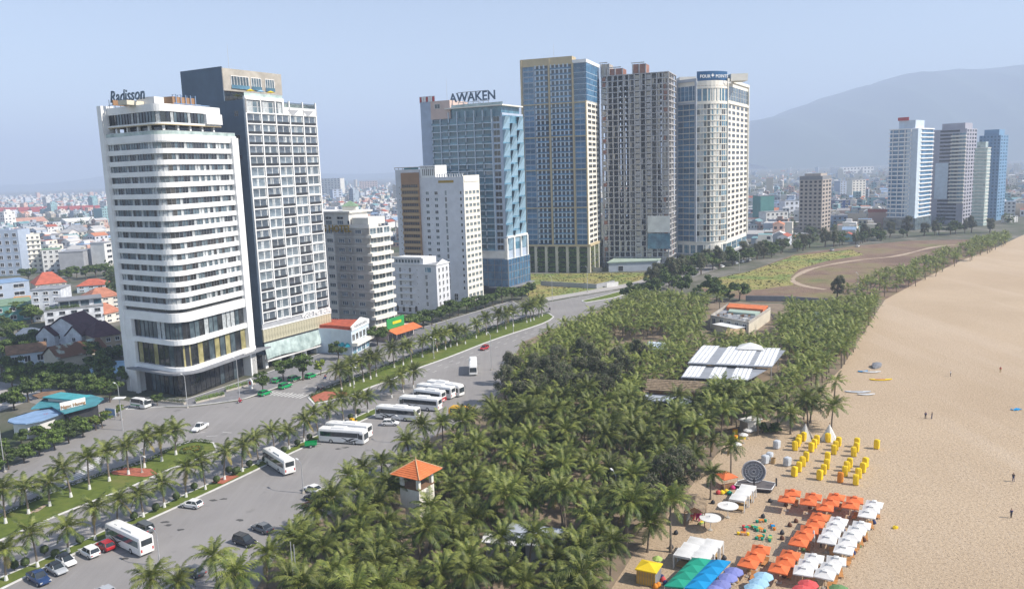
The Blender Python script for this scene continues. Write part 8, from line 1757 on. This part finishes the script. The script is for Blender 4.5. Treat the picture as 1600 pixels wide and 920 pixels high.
# stage with the big ring
def stage():
    P = ccw([xy(Z5(*q, .75)) for q in ((250, 628), (282, 590), (345, 574), (500, 590), (604, 612), (565, 668), (415, 655))]); c = Z5(413, 640); root = thing('stage', 'dark wooden beach stage with a big lattice ring upright on it', 'stage', (c.x, c.y, .012)); L_ = local(P, root)
    MB().prism(L_, .55, .75).build('deck', 'stage_deck', root); I = offset_poly(L_, -.15); b = MB(); n = len(L_)
    for i in range(n): b.prism([L_[i], L_[(i + 1) % n], I[(i + 1) % n], I[i]], .752, .84)
    b.build('edge_trim', 'white_rough', root); MB().prism(offset_poly(L_, -.3), 0, .55).build('skirt', 'dark', root)
    R = 2.1; zc = .85 + R; a = rad(-12); M = rotz(a)
    def ring(r_, t, m, nm): 
        b = MB(); k = 40; b.tube([M @ Vector((r_ * math.cos(2 * math.pi * i / k), 0, zc + r_ * math.sin(2 * math.pi * i / k))) for i in range(k + 1)], t, 5, 0, False); b.build(nm, m, root)
    ring(R, .13, 'steel_ring', 'ring'); ring(R * .72, .06, 'steel_ring', 'ring'); ring(R * .45, .05, 'steel_ring', 'ring'); ring(R * .15, .05, 'steel_ring', 'ring')
    for i in range(24): t = 2 * math.pi * i / 24; b = MB(); b.tube([M @ Vector((R * .15 * math.cos(t), 0, zc + R * .15 * math.sin(t))), M @ Vector((R * math.cos(t), 0, zc + R * math.sin(t)))], .03, 4); b.build('spoke', 'steel_ring', root)
    for i in range(12):
        t = 2 * math.pi * i / 12; b = MB()
        for s in (-1, 1): b.tube([M @ Vector((R * .45 * math.cos(t), 0, zc + R * .45 * math.sin(t))), M @ Vector((R * .98 * math.cos(t + s * .45), 0, zc + R * .98 * math.sin(t + s * .45)))], .025, 4)
        b.build('lattice', 'steel_ring', root)
    b = MB(); k = 40; b.face([M @ Vector((R * math.cos(2 * math.pi * i / k), .05, zc + R * math.sin(2 * math.pi * i / k))) for i in range(k)]); b.face([M @ Vector((R * math.cos(-2 * math.pi * i / k), .08, zc + R * math.sin(-2 * math.pi * i / k))) for i in range(k)]); b.build('backing', 'ring_back', root)
    for s in (-1, 1): MB().tube([M @ Vector((s * 1.1, .2, .75)), M @ Vector((s * .7, .1, 1.4))], .07, 5).build('support', 'dark', root)
    for s in (-.5, 3.6): MB().box(s - .12, s + .12, -2.0, -1.76, .75, 2.3).build('loudspeaker', 'dark', root)
mat('stage_deck', (0.11, 0.10, 0.10), 0.8, 0.2, 1.0); mat('steel_ring', (0.52, 0.53, 0.55), 0.5, 0.1, 1.0); mat('ring_back', (0.16, 0.17, 0.19), 0.8, 0.2, 1.5)
stage()
# market tents, booth, hut
p = Z5(180, 640); root = thing('market_tent', 'orange peaked tent over coloured goods left of the stage', 'tent', (p.x, p.y, .012), .4); put('canopy', square_canopy('cloth_orange', 1.6, 2.2, 3.1), root)
for sx in (-1, 1):
    for sy in (-1, 1): MB().tube([(sx * 1.5, sy * 1.5, 0), (sx * 1.5, sy * 1.5, 2.25)], .05, 5).build('post', 'steel', root)
MB().box(-1.4, 1.4, -1.3, -.5, 0, .8).build('counter', 'wood', root)
for k, (x, y, m) in enumerate(((150, 700, 'cloth_yellow'), (185, 690, 'cloth_yellow'), (212, 705, 'cloth_green'), (120, 700, 'cloth_red'), (240, 660, 'cloth_pink'))):
    p = Z5(x, y); o = thing('beach_toy', 'inflatable toy heap, %s in colour order before the orange tent' % ORD[k], 'toy', (p.x, p.y, .012), 0, 'beach toys'); b = MB(); b.tube([(0, 0, .0), (0, 0, .2), (0, 0, .5), (0, 0, .75)], [.3, .5, .45, .1], 10); b.build('ring', m, o); b = MB(); b.tube([(.4, .2, 0), (.4, .2, .2), (.4, .2, .45)], [.2, .32, .05], 8); b.build('ball', m, o)
p = Z6(130, 600); root = thing('drinks_booth', 'yellow-roofed booth with slatted yellow front at the grove edge', 'booth', (p.x, p.y, .012), rad(-28)); put('roof', square_canopy('cloth_yellow', 1.6, 2.35, 2.95, 'roof'), root); MB().box(-1.4, 1.4, -1.4, 1.4, 0, 2.2).build('wall', 'mid_grey', root); mat('slat_yellow', (0.62, 0.36, 0.03), .8, .2, 1); sm = MB().box(-.07, .07, -.05, 0, 0, 2.1).mesh('slat', 'slat_yellow')
for k in range(12): put('slat', sm, root, (-1.32 + k * .24, -1.41, .05))
gable_hall('thatched_hut', 'small thatched beach hut beside the flat white disc shades', [(1068, 800), (1102, 802), (1104, 782), (1074, 780)], 1.0, 2.6, ('thatch', 'wood'), 'hut', False)
for k, (x, y) in enumerate(((1069, 827), (1103, 829), (1105, 806), (1076, 804))): pass
hut = [o for o in bpy.data.objects if o.name.startswith('thatched_hut')][0]
for x, y in ((1070, 799), (1101, 801), (1103, 783), (1075, 781)): q = G(x, y, 2.6); MB().tube([(q.x - hut.location.x, q.y - hut.location.y, 0), (q.x - hut.location.x, q.y - hut.location.y, 2.7)], .08, 6).build('post', 'wood', hut)
# surfboards and kayaks
def hull(name, label, p, head, L, W, mats, tilt=0.0, cat='kayak', grp=None, up=False):
    root = thing(name, label, cat, (p[0], p[1], .02), head, grp); b = MB(); secs = []
    for t in (-1, -.8, -.4, 0, .4, .8, 1): w = W * max(.04, (1 - abs(t) ** 2.4)); z = .18 * abs(t) ** 3; secs.append([(t * L / 2, -w, .22 + z), (t * L / 2, -w * .7, .04 + z), (t * L / 2, w * .7, .04 + z), (t * L / 2, w, .22 + z), (t * L / 2, w * .6, .32 + z), (t * L / 2, -w * .6, .32 + z)])
    loft(b, secs); o = b.build('hull', mats[0], root); q = MB().box(-L * .25, L * .2, -W * .42, W * .42, .30, .36).build('deck', mats[1], root)
    if up: root.rotation_euler = (0, -rad(75), head); root.location.z = L / 2
    return root
for k, (x, y, m) in enumerate(((372, 240, 'cloth_white'), (388, 238, 'cloth_white'), (405, 235, 'cloth_red'), (422, 235, 'cloth_pink'), (436, 240, 'cloth_pink'))): hull('surfboard', '%s surfboard from the left leaning upright by the thatched hut' % ORD[k], Z6(x, y), .5 + k * .1, 2.1, .27, (m, m), cat='surfboard', grp='surfboards', up=True)
hull('kayak', 'yellow-green kayak on the sand by the surfboards', Z6(450, 252), .9, 3.0, .4, ('cloth_lime', 'cloth_yellow'))
for k, (p, a, L, W, m, lab) in enumerate((((1376, 594), -.1, 6.0, .6, ('cloth_yellow', 'lamp_red'), 'yellow and red banana boat alone on the sand'), ((1340, 613), -.15, 6.5, .7, ('cloth_tarp', 'grey_wall'), 'long grey boat at the grove edge, nearer of two'), ((1353, 617), -.1, 4.5, .6, ('cloth_white', 'cloth_tarp'), 'white boat lying against the long grey boat'), ((1362, 582), -.1, 5, .6, ('cloth_white', 'grey_wall'), 'white boat beside the covered dark boat'), ((1348, 581), .1, 3, .5, ('cloth_blue', 'roof_blue'), 'small blue boat in the shade of the palms'))): hull('boat', lab, G(*p), a, L, W, m, cat='boat')
p = G(1370, 573); o = thing('covered_boat', 'dark tarpaulin-covered boat hauled up at the sand edge', 'boat', (p.x, p.y, .012), .9); b = MB(); loft(b, [sect(-3, .05, .4, .3), sect(-1.5, .02, 1.0, 1.0, .4), sect(0, .02, 1.3, 1.2, .3), sect(1.5, .02, 1.1, 1.0, .4), sect(3, .05, .5, .3)]); b.build('tarpaulin', 'mid_grey', o); MB().box(-2.8, 2.8, -.1, .1, 0, .1).build('keel', 'wood', o)
place_all(square_parasol('cloth_orange', 1.6), [G(1273, 563, 2.5)], ['orange parasol glimpsed among the palms above the boats'], 'orange grove parasol')
# low tables with coloured stools
def stool(m): 
    b = MB(); b.tube([(0, 0, 0), (0, 0, .08), (0, 0, .42), (0, 0, .46)], [.2, .22, .27, .22], 8); return b.mesh('stool', m)
for k, (x, y, t, s) in enumerate(((798, 250, 'cloth_amber', 'cloth_green'), (712, 292, 'cloth_green', 'cloth_red'), (868, 284, 'cloth_blue', 'cloth_amber'), (795, 300, 'cloth_amber', 'cloth_green'), (690, 325, 'cloth_amber', 'cloth_yellow'), (790, 345, 'cloth_amber', 'cloth_green'), (850, 354, 'cloth_lime', 'cloth_green'), (760, 292, 'cloth_green', 'cloth_lime'))):
    p = Z6(x, y); o = thing('low_table', 'low plastic beach table with stools, %s counted from the back of the open patch' % ORD[k], 'table', (p.x, p.y, .012), k * .7, 'low beach tables'); MB().box(-.4, .4, -.3, .3, .42, .48).build('top', t, o)
    for sx in (-1, 1):
        for sy in (-1, 1): MB().box(sx * .33 - .04, sx * .33 + .04, sy * .23 - .04, sy * .23 + .04, 0, .42).build('leg', t, o)
    sm = stool(s)
    for j, (dx, dy) in enumerate(((.75, .1), (-.75, -.1), (.1, .7))[:2 + k % 2]): q = rotz(k * .7) @ Vector((dx, dy, 0)); tag(put('stool', sm, None, (p.x + q.x, p.y + q.y, .012)), 'coloured plastic stool beside the %s low beach table, %s' % (ORD[k], ('first', 'second', 'third')[j]), 'stool', 'plastic stools')
BB = [(808, 222, 'dark'), (922, 320, 'dark'), (968, 275, 'cloth_umber'), (1005, 250, 'cloth_umber'), (922, 352, 'cloth_umber'), (510, 138, 'dark'), (850, 130, 'dark'), (945, 152, 'cloth_umber'), (1088, 168, 'cloth_umber'), (578, 470, 'dark'), (728, 540, 'cloth_tan'), (985, 535, 'dark'), (998, 495, 'dark'), (935, 578, 'cloth_umber'), (1468, 258, 'cloth_navy'), (1418, 322, 'cloth_moss'), (1410, 362, 'cloth_umber'), (1378, 398, 'cloth_moss'), (1345, 440, 'cloth_navy'), (1285, 302, 'cloth_navy'), (1160, 275, 'dark'), (1218, 415, 'cloth_navy'), (1162, 275, 'dark'), (1048, 420, 'cloth_moss'), (262, 405, 'dark'), (290, 320, 'dark')]
for k, (x, y, m) in enumerate(BB):
    p = Z6(x, y); o = thing('bean_bag', '%s bean bag, %s in reading order among the parasols' % ({'dark': 'black', 'cloth_umber': 'brown', 'cloth_tan': 'tan', 'cloth_navy': 'navy', 'cloth_moss': 'green'}[m], ORD[k]), 'bean bag', (p.x, p.y, .012), k, 'bean bags'); b = MB(); b.tube([(0, 0, 0), (0, 0, .12), (.02, 0, .35), (.08, 0, .58), (.12, 0, .72)], [.3, .4, .36, .22, .05], 9); b.build('cushion', m, o, smooth=True); b = MB(); b.tube([(.12, 0, .7), (.16, 0, .78)], .04, 5); b.build('handle', m, o)
for k, (x, y, m) in enumerate(((185, 632, 'cloth_amber'), (215, 600, 'cloth_red'), (228, 622, 'cloth_navy'), (205, 585, 'cloth_navy'), (168, 640, 'cloth_amber'), (632, 600, 'cloth_amber'), (650, 606, 'cloth_tan'), (600, 640, 'cloth_navy'))):
    p = Z6(x, y); o = thing('bean_bag', '%s of the bright bean bags at the lower frame edge' % ORD[k], 'bean bag', (p.x, p.y, .012), k, 'bright bean bags'); b = MB(); b.tube([(0, 0, 0), (0, 0, .12), (.02, 0, .35), (.08, 0, .58), (.12, 0, .72)], [.34, .45, .4, .25, .05], 9); b.build('cushion', m, o, smooth=True)
# loungers under the parasols
mat('lounger_wood', (.50, .24, .08), .7, .2, 2)
lg = thing('lounger', 'x', 'lounger'); MB().box(-.9, .45, -.32, .32, .26, .33).build('seat', 'lounger_wood', lg); b = MB(); b.face([(.45, -.32, .3), (1.05, -.32, .75), (1.05, .32, .75), (.45, .32, .3)]); b.face([(.45, .32, .24), (1.05, .32, .69), (1.05, -.32, .69), (.45, -.32, .24)]); b.build('backrest', 'lounger_wood', lg)
for sx in (-.8, .4):
    for sy in (-.27, .27): MB().box(sx - .04, sx + .04, sy - .04, sy + .04, 0, .26).build('leg', 'lounger_wood', lg)
sp, lb = [], []
for k, (x, y) in enumerate(OR + WH):
    if k % 2 == 0 or k > 24:
        p = Z6(x, y, 2.35); q = p + Vector((.5, -.5, 0)); sp.append(q); lb.append('wooden lounger under the ' + (LO + LW)[k].replace(' parasol', ' parasol', 1))
place_all(lg, sp, [' '.join(l.split()[:16]) for l in lb], 'loungers under the parasols', .2)
p = Z6(1108, 395); o = thing('closed_parasol', 'furled white parasol between orange and white rows', 'parasol', (p.x, p.y, .012)); b = MB(); b.tube([(0, 0, .9), (0, 0, 1.1), (0, 0, 2.6), (0, 0, 2.8)], [.28, .3, .12, .03], 8); b.build('canopy', 'cloth_white', o); MB().tube([(0, 0, 0), (0, 0, 2.9)], .04, 6).build('pole', 'wood', o)
# shack at the grove edge
p = G(1172, 672); o = thing('beach_shack', 'grey plank shack at the grove edge behind the cafe parasols', 'shack', (p.x, p.y, 0), .5)
MB().box(-2, 2, -1.2, 1.2, 0, 2.5).build('wall', 'concrete', o); MB().box(-2.3, 2.3, -1.5, 1.5, 2.5, 2.65).build('roof', 'white_rough', o)
for k in range(10): MB().box(-1.95 + k * .4, -1.62 + k * .4, -1.26, -1.205, .1, 2.4).build('plank', 'white_rough', o)
for k, (x, y) in enumerate(((258, 200), (262, 255), (325, 240))): p = Z5(x, y); o = thing('cool_box', 'yellow drinks stand beside the cafe parasols, %s from the back' % ORD[k], 'stand', (p.x, p.y, .012), k, 'drinks stands'); MB().box(-.5, .5, -.35, .35, 0, 1.0).build('cabinet', 'cloth_yellow', o); MB().box(-.55, .55, -.4, .4, 1.0, 1.1).build('counter', 'cloth_amber', o)
# people on the sand and small finds
for k, (x, y, j, lab) in enumerate(((1446, 654, 0, 'left of the two people standing on the pale sand patch'), (1456, 654, 1, 'right of the two people standing on the pale sand patch'), (1563, 582, 3, 'person in red walking far out on the sand'), (1485, 588, 2, 'person in a white top walking far out on the sand'), (1583, 752, 1, 'person in dark clothes at the right edge of the beach'), (1580, 809, 0, 'person in dark clothes lowest at the right edge of the beach'), (1283, 855, 2, 'person in a white top between the front parasols'), (1081, 816, 3, 'person in red beside the thatched hut'))):
    p = G(x, y); o = thing('person', lab, 'person', (p.x, p.y, .012), k * 1.3, 'people on the beach'); put('body', STD[j], o)
p = G(1399, 825); o = thing('beach_bag', 'small yellow bag lying alone on the open sand', 'bag', (p.x, p.y, .012), .4); b = MB(); loft(b, [sect(-.5, .02, .25, .15), sect(-.2, .0, .42, .3), sect(.2, .0, .4, .3), sect(.5, .02, .25, .15)]); b.build('pouch', 'cloth_yellow', o); b = MB(); b.tube([(-.2, 0, .4), (0, 0, .6), (.2, 0, .4)], .03, 5); b.build('handle', 'dark', o)
p = G(1588, 640); o = thing('blue_tarpaulin', 'blue sheet weighted on the sand at the right edge', 'tarpaulin', (p.x, p.y, .012), .3); b = MB(); n = 6; f = lambda i, j: (-1.2 + .4 * i, -.6 + .2 * j, .05 + .12 * math.sin(i * 1.7) * math.cos(j * 2.1) + .1)
for i in range(n):
    for j in range(n): b.face([f(i, j), f(i + 1, j), f(i + 1, j + 1), f(i, j + 1)])
b.build('sheet', 'cloth_blue', o); MB().box(-1.3, -1.0, -.2, .2, 0, .3).build('weight', 'concrete', o)
